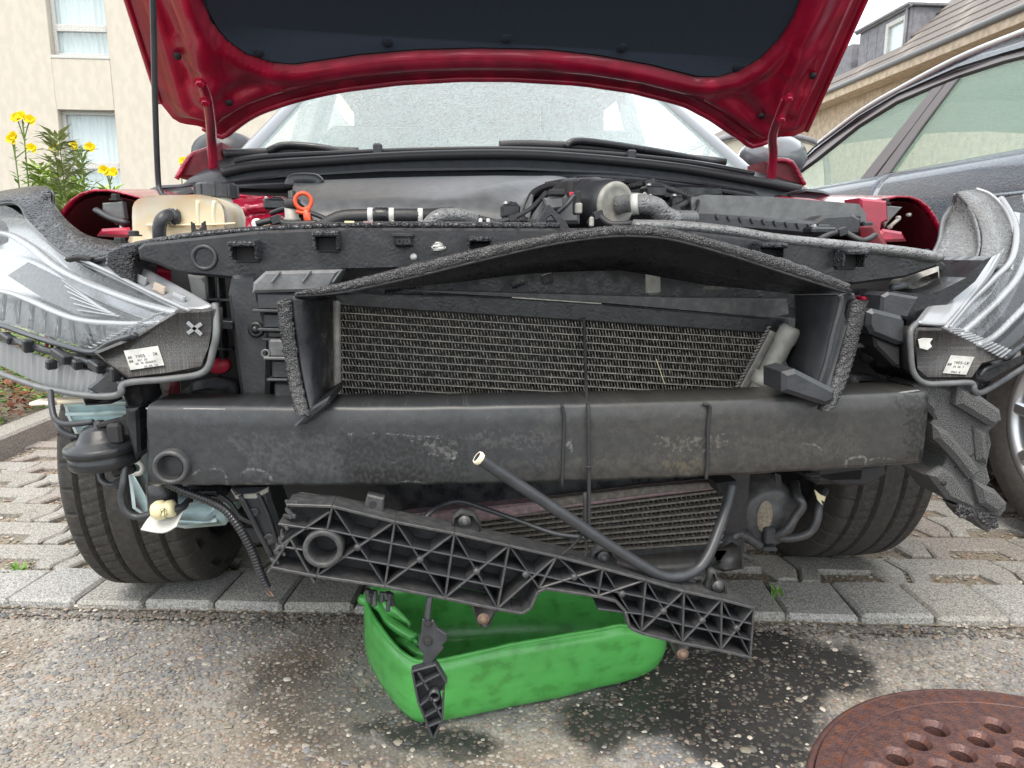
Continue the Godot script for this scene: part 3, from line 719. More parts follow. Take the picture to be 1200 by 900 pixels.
		s = S(true); rod(s, Vector3(dx - 0.06, y1, za - 0.06), Vector3(dx - 0.06, y1, zb + 0.06), 0.025, 10); rod(s, Vector3(dx - 0.06, y0, zb - 0.06), Vector3(dx - 0.06, y1, zb - 0.05), 0.025, 10); part("downpipe", s, M.zinc, dm)
	s = S(); box(s, Vector3(dx + 0.9, ey + 0.5, -15.2), Vector3(1.7, 0.9, 2.2), Basis(), 0.02); part("far_dormer", s, M.zinc, h)
	# cream vehicle far behind
	var v := thing("camper_van", "cream white rounded vehicle far behind, between the open bonnet and the grey car", "van", Vector3(5.2, 0, -11))
	s = S(true)
	var prof := []
	for p in [Vector2(-1.1, 0.5), Vector2(-1.15, 1.5), Vector2(-1.08, 2.3), Vector2(-0.85, 2.62), Vector2(0, 2.75), Vector2(0.85, 2.62), Vector2(1.08, 2.3), Vector2(1.15, 1.5), Vector2(1.1, 0.5)]: prof.append(p)
	prism(s, sub2(prof, 3), -4.5, 0.0, 0.06); part("body", s, M.cream_wall, v)
	s = S(true); var tp := []
	for p in prof.slice(1, 8): tp.append(Vector3(p.x, p.y, 0.01))
	tube(s, tp, 0.045, 8, 6); part("seal_strip", s, M.zinc, v)
	s = S(); box(s, Vector3(0.1, 1.62, 0.01), Vector3(0.3, 0.22, 0.02)); part("notice_plate", s, M.tan_wall, v)
	for sx in [-0.8, 0.8]:
		s = S(true); lathe(s, [Vector2(0, -0.1), Vector2(0.3, -0.1), Vector2(0.33, -0.05), Vector2(0.33, 0.05), Vector2(0.3, 0.1), Vector2(0, 0.1)], along(Vector3(sx, 0.33, -0.9), Vector3(1, 0, 0)), 20); part("wheel", s, M.tyre, v)

# ---------------------------------------------------------------- plants
func leafy(s: SurfaceTool, at: Vector3, dir: Vector3, l: float, w: float, col: Color):
	var d := dir.normalized(); var side := d.cross(Vector3.UP).normalized() * w; var nrm := side.cross(d).normalized()
	var m1 := at + d * l * 0.45 + nrm * l * 0.05; var tip := at + d * l - nrm * l * 0.08
	s.set_color(col); tri(s, at, m1 + side, m1); tri(s, at, m1, m1 - side); tri(s, m1 + side, tip, m1); tri(s, m1, tip, m1 - side)

func plants():
	# raised bed behind a low wall
	var s := S(); box(s, Vector3(-1.86, 0.01, -4.2), Vector3(0.12, 0.13, 6.6), Basis(), 0.01)
	box(s, Vector3(-2.9, 0.01, -0.97), Vector3(2.2, 0.13, 0.12), Basis(), 0.01)
	tag(part("bed_wall", s, M.block2), "low grey concrete edging of the planted bed at the left", "wall")
	s = S(); quad(s, Vector3(-1.91, 0.055, -1.0), Vector3(-1.91, 0.055, -7.4), Vector3(-7, 0.055, -7.4), Vector3(-7, 0.055, -1.0))
	struct(tag(part("soil", s, M.grit), "brown soil of the bed"))
	s = S(false)
	for k in 12000:
		var x := -1.95 - pow(rng.randf(), 1.5) * 2.2; var z := rng.randf_range(-6.5, -1.15)
		var hump := 0.13 + 0.10 * fn.get_noise_2d(x * 1.6, z * 1.6)
		var y := 0.055 + rng.randf() * maxf(0.04, hump + 0.03)
		var red := fn2.get_noise_2d(x * 2.0 + 4.0, z * 2.0) + rng.randf_range(-0.25, 0.25)
		var col := Color(0.2, 0.06, 0.03) if red > 0.34 else Color(0.10, 0.19, 0.035) * rng.randf_range(0.6, 1.6)
		for q in 3:
			var a := rng.randf() * TAU
			leafy(s, Vector3(x, y, z), Vector3(cos(a), rng.randf_range(0.1, 0.9), sin(a)), rng.randf_range(0.02, 0.036), 0.008, col)
	struct(tag(part("ground_cover", s, M.leaf), "low green and reddish leaves covering the bed"), "stuff")
	# evening primroses: stems, leaves, yellow flowers
	var heads := [
		[[Vector3(-2.209, 0.958, -3.1), Vector3(-2.166, 1.43, -3.1)], [[Vector3(-2.199, 1.438, -3.1)], [Vector3(-2.136, 1.443, -3.1)], [Vector3(-2.263, 1.424, -3.1)]], "tallest yellow evening primrose left of the curtained window"],
		[[Vector3(-2.557, 0.922, -3.3), Vector3(-2.478, 1.373, -3.3)], [[Vector3(-2.475, 1.359, -3.3)], [Vector3(-2.379, 1.316, -3.3)]], "yellow flowered stem at the far left edge, leaning over the lamp"],
		[[Vector3(-2.125, 0.952, -3), Vector3(-2.114, 1.281, -3)], [[Vector3(-2.111, 1.277, -3)]], "short flowering stem with one yellow bloom before the window frame"],
		[[Vector3(-2.133, 0.919, -3.2), Vector3(-2.079, 1.319, -3.2)], [[Vector3(-2.11, 1.314, -3.2)], [Vector3(-2.032, 1.307, -3.2)]], "flowering stem with two yellow blooms in front of the curtain"],
		[[Vector3(-1.837, 0.948, -2.9), Vector3(-1.821, 1.164, -2.9)], [[Vector3(-1.838, 1.156, -2.9)], [Vector3(-1.794, 1.144, -2.9)]], "low yellow bloom beside the right window edge above the red wing"],
		[[Vector3(-1.696, 0.978, -3.4), Vector3(-1.641, 1.261, -3.4)], [[Vector3(-1.622, 1.262, -3.4)]], "single yellow bloom between the stay rod and the bonnet hinge"]]
	heads[0][1] = [Vector3(-2.333, 1.431, -3.1), Vector3(-2.307, 1.44, -3.1), Vector3(-2.267, 1.424, -3.1)]; heads[0][0] = [Vector3(-2.369, 0.904, -3.1), Vector3(-2.305, 1.419, -3.1)]
	heads[1][1] = [Vector3(-2.48, 1.355, -3.3), Vector3(-2.464, 1.373, -3.3), Vector3(-2.38, 1.312, -3.3)]; heads[1][0] = [Vector3(-2.487, 0.913, -3.3), Vector3(-2.472, 1.346, -3.3)]
	for hd in heads:
		var base: Vector3 = hd[0][0]; var topp: Vector3 = hd[0][1]; base.y = 0.09
		var t := thing("flower_plant", hd[2], "flower", base, "yellow flowers in the bed")
		var tp := topp - base
		s = S(true); tube(s, [Vector3.ZERO, tp * 0.5 + Vector3(0.02, 0, 0.02), tp], 0.007, 6, 6, 0.0, 1.0, 0.003)
		part("stem", s, M.stem, t)
		s = S(false)
		for k in 90:
			var f := pow(rng.randf(), 0.8); var a := k * 2.4
			var l := lerpf(0.16, 0.03, f) * rng.randf_range(0.7, 1.2)
			leafy(s, tp * f, Vector3(cos(a), rng.randf_range(0.1, 0.7), sin(a)), l, l * 0.14, Color(0.22, 0.34, 0.08) * rng.randf_range(0.7, 1.6))
		part("leaves", s, M.leaf, t)
		for fp in hd[1]:
			var c: Vector3 = (fp[0] if fp is Array else fp) - base
			s = S(true); tube(s, [tp * 0.93, (tp * 0.93).lerp(c, 0.6) + Vector3(0, 0.01, 0), c], 0.003, 5, 4); var sk := part("flower", s, M.stem, t)
			s = S(false)
			for q in 2:
				for k in 5:
					var a := TAU * k / 5 + q * 0.6; var d := Vector3(cos(a), sin(a) * 0.8 + 0.25, 0.45 + q * 0.5 + 0.3 * sin(a + c.x * 50.0)).normalized() * (0.031 - q * 0.006)
					var sd := Vector3(-sin(a), cos(a), 0.1) * 0.0155
					quad(s, c, c + d * 0.7 + sd, c + d * 1.05, c + d * 0.7 - sd)
			part("petals", s, M.petal, sk)
	# feathery greenery between them
	for k in 9:
		var px: float = [-2.42, -2.3, -2.22, -2.1, -2.0, -2.52, -2.38, -2.2, -1.96][k]; var pz: float = [-2.8, -3.2, -3.4, -3.0, -3.3, -3.7, -3.8, -3.2, -2.9][k]
		var hgt: float = [0.95, 1.12, 1.05, 1.25, 1.0, 1.15, 1.3, 1.02, 0.88][k]
		var t := thing("herb_plant", "%s leafy green stem in the bed, counted from the left" % ["second", "fourth", "fifth", "seventh", "last", "first", "third", "sixth", "last but one"][k], "plant", Vector3(px, 0.09, pz), "green stems in the bed")
		s = S(true); tube(s, [Vector3.ZERO, Vector3(0.02, hgt * 0.5, 0.02), Vector3(rng.randf_range(-0.06, 0.06), hgt, 0)], 0.006, 6, 5, 0.0, 1.0, 0.002); part("stem", s, M.stem, t)
		s = S(false)
		for q in 520:
			var f := sqrt(rng.randf()); var a := rng.randf() * TAU; var rr := (1.0 - f * 0.8) * 0.16 * rng.randf()
			leafy(s, Vector3(cos(a) * rr, hgt * f, sin(a) * rr), Vector3(cos(a), rng.randf_range(-0.2, 0.9), sin(a)), rng.randf_range(0.04, 0.12), 0.012, (Color(0.33, 0.44, 0.10) if k % 3 else Color(0.27, 0.31, 0.15)) * rng.randf_range(0.6, 1.4))
		part("leaves", s, M.leaf, t)

# ---------------------------------------------------------------- grey car parked alongside, tail towards the camera
func grey_car():
	var t := thing("grey_car", "wet dark grey estate car parked alongside at the right", "car", Vector3.ZERO)
	var wz := -0.60
	var prof := [Vector2(1.44, 0.2), Vector2(1.385, 0.32), Vector2(1.355, 0.5), Vector2(1.345, 0.68), Vector2(1.335, 0.80), Vector2(1.34, 0.86), Vector2(1.352, 0.92), Vector2(1.375, 0.975), Vector2(1.40, 1.0), Vector2(1.42, 1.012)]
	var side := func(za: float, zb: float, n: int) -> Array:
		var rows := []
		for i in n + 1:
			var z := lerpf(za, zb, float(i) / n)
			var low := 0.2
			if absf(z - wz) < 0.37: low = maxf(low, 0.32 + sqrt(0.37 * 0.37 - (z - wz) * (z - wz)))
			var line := []
			for p in sub2(prof, 4):
				var y: float = maxf(p.y, low); line.append(Vector3(p.x + 0.012 * maxf(0.0, z + 0.3) + 0.02 * maxf(0.0, -2.2 - z), y, z))
			rows.append(line)
		return rows
	var s := S(true); sheet(s, side.call(0.35, -1.4997, 60), 0.012)
	sheet(s, side.call(-3.02, -3.9, 20), 0.012)
	var bd := part("body", s, M.grey_paint, t)
	s = S(true); sheet(s, side.call(-1.5003, -2.4397, 24), 0.012); var dr := part("front_door", s, M.grey_paint, t)
	s = S(true); sheet(s, side.call(-2.4403, -3.0197, 18), 0.012); part("front_wing", s, M.grey_paint, t)
	# tail, bonnet and far side as one shell
	s = S(); box(s, Vector3(2.25, 0.62, 0.4), Vector3(1.7, 0.8, 0.1), Basis(), 0.03); box(s, Vector3(2.25, 0.25, -1.75), Vector3(1.66, 0.1, 4.3)); box(s, Vector3(2.25, 0.93, -3.3), Vector3(1.62, 0.1, 1.3), Basis(), 0.04); box(s, Vector3(3.1, 0.6, -1.75), Vector3(0.05, 0.82, 4.3), Basis(), 0.01); box(s, Vector3(2.25, 0.6, -3.9), Vector3(1.7, 0.7, 0.1), Basis(), 0.03)
	part("body_shell", s, M.grey_paint, t)
	# greenhouse: side plane leans inwards
	var xf := Transform3D(Basis(Vector3(0, 0, 1), Vector3(0.3, 1, 0), Vector3(-1, 0, 0)), Vector3(1.1155, 0, 0))
	var glass_front := [Vector2(-2.26, 1.091), Vector2(-2.102, 1.141), Vector2(-1.854, 1.233), Vector2(-1.64, 1.28), Vector2(-1.457, 1.293), Vector2(-1.573, 1.171), Vector2(-1.712, 1.017), Vector2(-2.068, 1.01)]
	var pillar_a := [Vector2(-1.457, 1.293), Vector2(-1.393, 1.295), Vector2(-1.488, 1.171), Vector2(-1.616, 1.019), Vector2(-1.712, 1.017)]
	var pillar_b := [Vector2(-1.389, 1.296), Vector2(-1.329, 1.298), Vector2(-1.433, 1.162), Vector2(-1.526, 1.022), Vector2(-1.605, 1.018)]
	var glass_rear := [Vector2(-1.329, 1.298), Vector2(-1.146, 1.294), Vector2(-0.904, 1.275), Vector2(-0.688, 1.245), Vector2(-0.651, 1.02), Vector2(-0.864, 1.023), Vector2(-1.527, 1.025)]
	var trim := [Vector2(-2.308, 1.088), Vector2(-2.117, 1.147), Vector2(-1.861, 1.241), Vector2(-1.646, 1.287), Vector2(-1.458, 1.298), Vector2(-1.33, 1.303), Vector2(-1.147, 1.299), Vector2(-0.905, 1.28), Vector2(-0.688, 1.249), Vector2(-0.692, 1.272), Vector2(-0.909, 1.304), Vector2(-1.15, 1.321), Vector2(-1.354, 1.33), Vector2(-1.645, 1.313), Vector2(-1.873, 1.275), Vector2(-2.145, 1.19), Vector2(-2.361, 1.109)]
	var band := [Vector2(-2.361, 1.109), Vector2(-2.145, 1.19), Vector2(-1.873, 1.275), Vector2(-1.645, 1.313), Vector2(-1.354, 1.33), Vector2(-1.15, 1.321), Vector2(-0.909, 1.304), Vector2(-0.692, 1.272), Vector2(-0.7, 1.319), Vector2(-0.918, 1.361), Vector2(-1.158, 1.367), Vector2(-1.379, 1.362), Vector2(-1.623, 1.335), Vector2(-1.876, 1.295), Vector2(-2.185, 1.21)]
	s = S(); prism(s, glass_front, -0.004, 0.0, 0.0008, xf); part("front_side_window", s, M.car_glass, t)
	s = S(); prism(s, glass_rear, -0.004, 0.0, 0.0008, xf); part("rear_side_window", s, M.car_glass, t)
	s = S(); prism(s, pillar_a, -0.02, 0.006, 0.003, xf); part("pillar_cover", s, M.grey_trim, t)
	s = S(); prism(s, pillar_b, -0.02, 0.006, 0.003, xf); part("pillar_cover", s, M.grey_trim, t)
	s = S(true); prism(s, trim, -0.02, 0.008, 0.004, xf); part("window_trim", s, M.grey_trim, t)
	s = S(true); prism(s, band, -0.03, 0.012, 0.006, xf); part("roof_frame", s, M.grey_paint, t)
	var rail := []
	for p in [Vector2(-2.15, 1.219), Vector2(-1.877, 1.301), Vector2(-1.624, 1.341), Vector2(-1.38, 1.368), Vector2(-1.159, 1.372), Vector2(-0.919, 1.365), Vector2(-0.7, 1.323)]: rail.append(xf * Vector3(p.x, p.y, 0.0))
	s = S(true); tube(s, rail, 0.013, 8, 5); part("roof_rail", s, M.rim, t)
	var rows := []
	for p in rail:
		var line := []
		for k in 9:
			var f := k / 8.0; line.append(Vector3(lerpf(p.x, 4.5 - p.x, f), p.y + 0.09 * sin(PI * f) * clampf((p.y - 1.0) * 4.0, 0, 1), p.z))
		rows.append(line)
	s = S(true); sheet(s, rows, 0.02); part("roof", s, M.grey_paint, t)
	var strip := []
	for p in [Vector2(-2.116, 1.007), Vector2(-1.645, 1.007), Vector2(-1.464, 1.012), Vector2(-0.818, 1.009), Vector2(-0.61, 1.007)]: strip.append(Vector3(1.415, p.y, p.x))
	s = S(true); tube(s, strip, 0.011, 8, 3); part("waist_strip", s, M.grey_trim, t)
	# far side windows and pillars, seats
	s = S(); box(s, Vector3(3.0, 1.16, -1.3), Vector3(0.005, 0.3, 1.6)); part("far_side_window", s, M.car_glass, t)
	s = S(); bar(s, Vector3(3.02, 1.0, -1.25), Vector3(2.98, 1.34, -1.2), 0.08, 0.03, Vector3(1, 0, 0)); bar(s, Vector3(3.02, 1.0, -2.2), Vector3(2.9, 1.3, -1.75), 0.06, 0.03, Vector3(1, 0, 0)); part("far_pillar", s, M.grey_trim, t)
	for q in [[1.85, -1.25], [2.65, -1.25]]:
		s = S(true); box(s, Vector3(q[0], 0.72, q[1]), Vector3(0.5, 0.66, 0.14), Basis(Vector3(1, 0, 0), 0.2), 0.05); box(s, Vector3(q[0], 1.12, q[1] + 0.06), Vector3(0.26, 0.17, 0.1), Basis(), 0.04); part("seat", s, M.grey_plastic, t)
	# door handle
	s = S(true); tube(s, [Vector3(1.342, 0.888, -0.97), Vector3(1.318, 0.890, -0.94), Vector3(1.312, 0.890, -0.84), Vector3(1.318, 0.889, -0.75), Vector3(1.342, 0.887, -0.72)], 0.012, 10, 5, 0.0, 0.8); var dh := part("door_handle", s, M.grey_paint, bd)
	s = S(true); lathe(s, [Vector2(0, 0.0), Vector2(0.03, 0.001), Vector2(0.042, 0.002), Vector2(0.046, -0.004)], along(Vector3(1.3445, 0.884, -0.86), Vector3(-1, 0.02, 0)), 20); part("grip_recess", s, M.grey_trim, dh)
	for z in [-1.5, -2.44]:
		var ln := []
		for p in sub2(prof, 3): ln.append(Vector3(p.x - 0.0005, p.y, z))
		s = S(true); tube(s, ln, 0.002, 6, 1); part("door_gap", s, M.dark, bd)
	# rear wheel with split spokes
	var wc := Vector3(1.40, 0.32, wz)
	var ax := Transform3D(Basis(Vector3(0, 0, 1), Vector3(-1, 0, 0), Vector3(0, -1, 0)), wc)   # local y points out of the wheel
	s = S(true)
	lathe(s, [Vector2(0.225, -0.18), Vector2(0.29, -0.19), Vector2(0.318, -0.16), Vector2(0.32, -0.1), Vector2(0.32, -0.02), Vector2(0.314, 0.012), Vector2(0.296, 0.032), Vector2(0.27, 0.038), Vector2(0.245, 0.034), Vector2(0.229, 0.022), Vector2(0.222, 0.01)], ax, 72)
	var wh := part("wheel", s, M.tyre, t)
	s = S(true); lathe(s, [Vector2(0.22, -0.16), Vector2(0.205, -0.1), Vector2(0.205, 0.0), Vector2(0.217, 0.018), Vector2(0.226, 0.022), Vector2(0.228, 0.012)], ax, 72)
	part("rim", s, M.rim, wh)
	for k in 5:
		for e in [-1.0, 1.0]:
			var a: float = TAU * k / 5 + 0.35
			var d0 := Vector3(cos(a + e * 0.34), 0, sin(a + e * 0.34)); var d1 := Vector3(cos(a + e * 0.1), 0, sin(a + e * 0.1))
			var c0 := ax * (d1 * 0.05 + Vector3(0, 0.0, 0)); var c1 := ax * (d0 * 0.212 + Vector3(0, 0.006, 0))
			s = S(); bar(s, c0, c1, 0.034, 0.03, Vector3(1, 0, 0), 0.006); part("spoke", s, M.rim, wh)
	s = S(true); lathe(s, [Vector2(0, 0.012), Vector2(0.03, 0.012), Vector2(0.06, 0.004), Vector2(0.065, -0.05)], ax, 24); part("hub", s, M.rim, wh)
	s = S(true); lathe(s, [Vector2(0, -0.07), Vector2(0.16, -0.07), Vector2(0.16, -0.05), Vector2(0, -0.045)], ax, 32); part("brake_disc", s, M.worn, wh)
	s = S(); box(s, Vector3(1.62, 0.5, wz), Vector3(0.03, 0.6, 0.9)); part("wheel_well", s, M.dark, t)
	s = S(true); lathe(s, [Vector2(0, -0.1), Vector2(0.3, -0.1), Vector2(0.32, -0.08), Vector2(0.32, 0.08), Vector2(0.3, 0.1), Vector2(0, 0.1)], Transform3D(ax.basis, Vector3(1.5, 0.32, -3.25)), 32); part("wheel", s, M.tyre, t)

# ---------------------------------------------------------------- red car with its nose taken off
func red_car():
	var t := thing("red_car", "red car with open bonnet and its front bumper torn away", "car", Vector3.ZERO)
	hood(t)
	shell(t)
	bay(t)
	slam_panel(t)
	air_duct(t)
	coolers(t)
	beam(t)
	lamp_left(t)
	lamp_right(t)
	wheel(t, -1.0)
	wheel(t, 1.0)
	low_parts(t)

func hp(u: float, v: float, w: float) -> Vector3:   # a point of the open bonnet: across, from hinge to nose, out of its inner face
	var th := deg_to_rad(35.0)
	return Vector3(u, 1.09, -0.85) + Vector3(0, sin(th), cos(th)) * v + Vector3(0, -cos(th), sin(th)) * w

func poly_dist(p: Vector2, poly: Array) -> float:   # negative inside
	var d := 9.0; var n := poly.size()
	for i in n:
		var q := Geometry2D.get_closest_point_to_segment(p, poly[i], poly[(i + 1) % n]); d = minf(d, p.distance_to(q))
	return -d if Geometry2D.is_point_in_polygon(p, PackedVector2Array(poly)) else d

func hood(t: Node3D):
	var rear := [Vector2(-0.803, -0.007), Vector2(-0.801, -0.033), Vector2(-0.793, -0.054), Vector2(-0.776, -0.072), Vector2(-0.738, -0.079), Vector2(-0.714, -0.093), Vector2(-0.702, -0.118), Vector2(-0.674, -0.1), Vector2(-0.634, -0.063), Vector2(-0.582, -0.03), Vector2(-0.521, -0.002), Vector2(-0.453, 0.022), Vector2(-0.382, 0.042), Vector2(-0.244, 0.067), Vector2(-0.107, 0.08), Vector2(0.01, 0.083), Vector2(0.171, 0.076), Vector2(0.297, 0.057), Vector2(0.433, 0.021), Vector2(0.516, -0.023), Vector2(0.603, -0.08), Vector2(0.677, -0.127), Vector2(0.694, -0.105), Vector2(0.716, -0.086), Vector2(0.761, -0.082), Vector2(0.786, -0.061), Vector2(0.793, -0.023), Vector2(0.786, 0.038)]
	var liner: Array = [Vector2(-0.606, 0.366), Vector2(-0.617, 0.27), Vector2(-0.611, 0.223), Vector2(-0.595, 0.183), Vector2(-0.565, 0.152), Vector2(-0.516, 0.132), Vector2(-0.471, 0.128), Vector2(-0.33, 0.157), Vector2(-0.2, 0.174), Vector2(-0.071, 0.182), Vector2(0.078, 0.183), Vector2(0.194, 0.171), Vector2(0.315, 0.15), Vector2(0.434, 0.12), Vector2(0.48, 0.121), Vector2(0.523, 0.137), Vector2(0.561, 0.175), Vector2(0.583, 0.225), Vector2(0.59, 0.28), Vector2(0.584, 0.342), Vector2(0.569, 0.413)]
	var nl := liner.size()
	var vtop := 0.82
	liner.append(Vector2(0.60, vtop)); liner.append(Vector2(-0.58, vtop))
	var uL: float = rear[0].x; var uR: float = rear[-1].x
	var outline := []
	var N := 130; var K := 80
	var base := []
	for i in N + 1:
		var u := lerpf(uL, uR, float(i) / N)
		var v0 := 0.0
		for k in rear.size() - 1:
			if u >= rear[k].x and u <= rear[k + 1].x + 1e-6: v0 = lerpf(rear[k].y, rear[k + 1].y, (u - rear[k].x) / maxf(1e-5, rear[k + 1].x - rear[k].x)); break
		base.append(Vector2(u, v0))
	for b in base: outline.append(b)
	outline.append(Vector2(uR * 0.85, 1.02)); outline.append(Vector2(uL * 0.85, 1.02))
	var pads := [[[Vector2(-0.676, 0.149)][0], 0.045], [[Vector2(-0.688, 0.026)][0], 0.05], [[Vector2(0.659, 0.167)][0], 0.045], [[Vector2(0.693, 0.044)][0], 0.05]]
	var rows := []
	for i in N + 1:
		var line := []
		for j in K + 1:
			var f := float(j) / K; f = f * f * 0.5 + f * 0.5
			var v := lerpf(base[i].y, 1.02, f); var u: float = base[i].x * (1.0 - 0.15 * maxf(0.0, v - base[i].y))
			var p := Vector2(u, v)
			var dE := -poly_dist(p, outline); var dL := poly_dist(p, liner)
			var h := 0.022 * smoothstep(0.022, 0.05, dE)                # inner panel stands off the outer skin
			h += 0.010 * smoothstep(0.075, 0.03, dL)                    # raised lip round the liner
			h -= 0.020 * smoothstep(0.02, 0.0, dL)
			h -= 0.010 * exp(-pow((dE - 0.085) / 0.018, 2.0)) * smoothstep(0.05, 0.09, dL)   # groove along the edge
			if absf(u) > 0.56:
				h += 0.012 * smoothstep(0.035, 0.02, absf(absf(u) - 0.665 + v * 0.06)) * smoothstep(0.02, 0.1, dE)
			for q in pads: h += 0.008 * smoothstep(q[1], q[1] * 0.6, maxf(absf(u - q[0].x) * 1.25, absf(v - q[0].y)))
			line.append(hp(u, v, h))
		rows.append(line)
	var s := S(true)
	sheet(s, rows)
	# rolled edge and outer skin
	var outer := []
	for i in rows.size():
		var line := []
		for j in range(0, K + 1, 8): line.append(rows[i][j])
		outer.append(line)
	for i in outer.size():
		for j in outer[i].size():
			var f: float = float(j) / (outer[i].size() - 1)
			var u: float = base[i].x
			outer[i][j] = hp(u * (1.0 - 0.15 * f), lerpf(base[i].y, 1.02, f), -0.010 - 0.03 * (1.0 - pow(absf(u) / 0.8, 2.0)) * minf(1.0, f * 4.0 + 0.2))
	var so := S(true); sheet(so, outer)
	var rimrow := []
	for i in rows.size(): rimrow.append([rows[i][0], outer[i][0]])
	sheet(so, rimrow)
	var hd := part("bonnet", s, M.red, t, "open red bonnet seen from below")
	part("outer_skin", so, M.red_wet, hd)
	var ch := []
	for e in [0, N]:
		var line := []
		for j in range(0, K + 1, 4): line.append(rows[e][j] )
		s = S(true); tube(s, line, 0.007, 6, 1); part("hem_flange", s, M.red, hd)
	s = S(true)
	var edge := []
	for i in range(6, N - 5, 3): edge.append(rows[i][0])
	tube(s, edge, 0.008, 8, 2); part("rear_hem", s, M.red, hd)
	s = S(true)
	var bead := []
	for b in range(24, N - 23, 4): bead.append(hp(base[b].x, base[b].y + 0.052, 0.022))
	tube(s, bead, 0.006, 8, 2); part("sealing_bead", s, M.red_inner, hd)
	# felt liner, quilted, with clips
	s = S(true)
	var lin := []
	for i in 61:
		var line := []
		for j in 31:
			var u := lerpf(-0.64, 0.66, i / 60.0); var v := lerpf(0.0, vtop, j / 30.0); line.append(Vector2(u, v))
		lin.append(line)
	var inner := inset(liner, -0.004)
	prism(s, inner, 0.0, 0.014, 0.008, Transform3D(Basis(Vector3(1, 0, 0), hp(0, 1, 0) - hp(0, 0, 0), hp(0, 0, 1) - hp(0, 0, 0)), hp(0, 0, 0.010)))
	var ln := part("bonnet_liner", s, M.felt, hd)
	for c in [Vector2(-0.538, 0.159), Vector2(-0.264, 0.193), Vector2(-0.012, 0.21), Vector2(0.241, 0.195), Vector2(0.518, 0.151)]:
		s = S(true); lathe(s, [Vector2(0, 0.003), Vector2(0.008, 0.0026), Vector2(0.011, 0.001), Vector2(0.0125, -0.002)], along(hp(c.x, c.y, 0.0245), hp(0, 0, 1) - hp(0, 0, 0)), 16); part("liner_clip", s, M.felt, ln)
	# hinge arms
	for q in [[[Vector3(-0.632, 1.078, -0.62), Vector3(-0.642, 1.057, -0.68), Vector3(-0.669, 1.028, -0.78), Vector3(-0.694, 0.997, -0.86), Vector3(-0.707, 0.94, -0.9)], "bonnet_hinge"], [[Vector3(0.612, 1.08, -0.66), Vector3(0.625, 1.051, -0.72), Vector3(0.65, 1.023, -0.8), Vector3(0.687, 0.988, -0.87), Vector3(0.698, 0.928, -0.9)], "bonnet_hinge"]]:
		s = S(true); tube(s, q[0], 0.011, 8, 6, 0.0, 0.6); var hg := part(q[1], s, M.red, hd)
		s = S(); bolt(s, q[0][0] + Vector3(0, 0, 0.01), hp(0, 0, 1) - hp(0, 0, 0), 0.009, 0.008); bolt(s, q[0][1] + Vector3(0, -0.004, 0.012), hp(0, 0, 1) - hp(0, 0, 0), 0.009, 0.008); part("hinge_bolt", s, M.red, hg)
	for c in [Vector2(-0.708, 0.145), Vector2(-0.637, 0.02), Vector2(0.631, 0.01), Vector2(0.705, 0.133)]:
		s = S(true); lathe(s, [Vector2(0, 0.002), Vector2(0.0075, 0.002), Vector2(0.008, -0.003)], along(hp(c.x, c.y, 0.026), hp(0, 0, 1) - hp(0, 0, 0)), 14); part("drain_hole", s, M.dark, hd)
	# stay rod
	s = S(true); tube(s, [Vector3(-0.615, 1.226, -0.36), Vector3(-0.645, 1.113, -0.42), Vector3(-0.667, 1.009, -0.46), Vector3(-0.688, 0.886, -0.5), Vector3(-0.686, 0.857, -0.5), Vector3(-0.671, 0.845, -0.49), Vector3(-0.638, 0.843, -0.48)], 0.0052, 10, 6); part("stay_rod", s, M.grey_plastic, t)

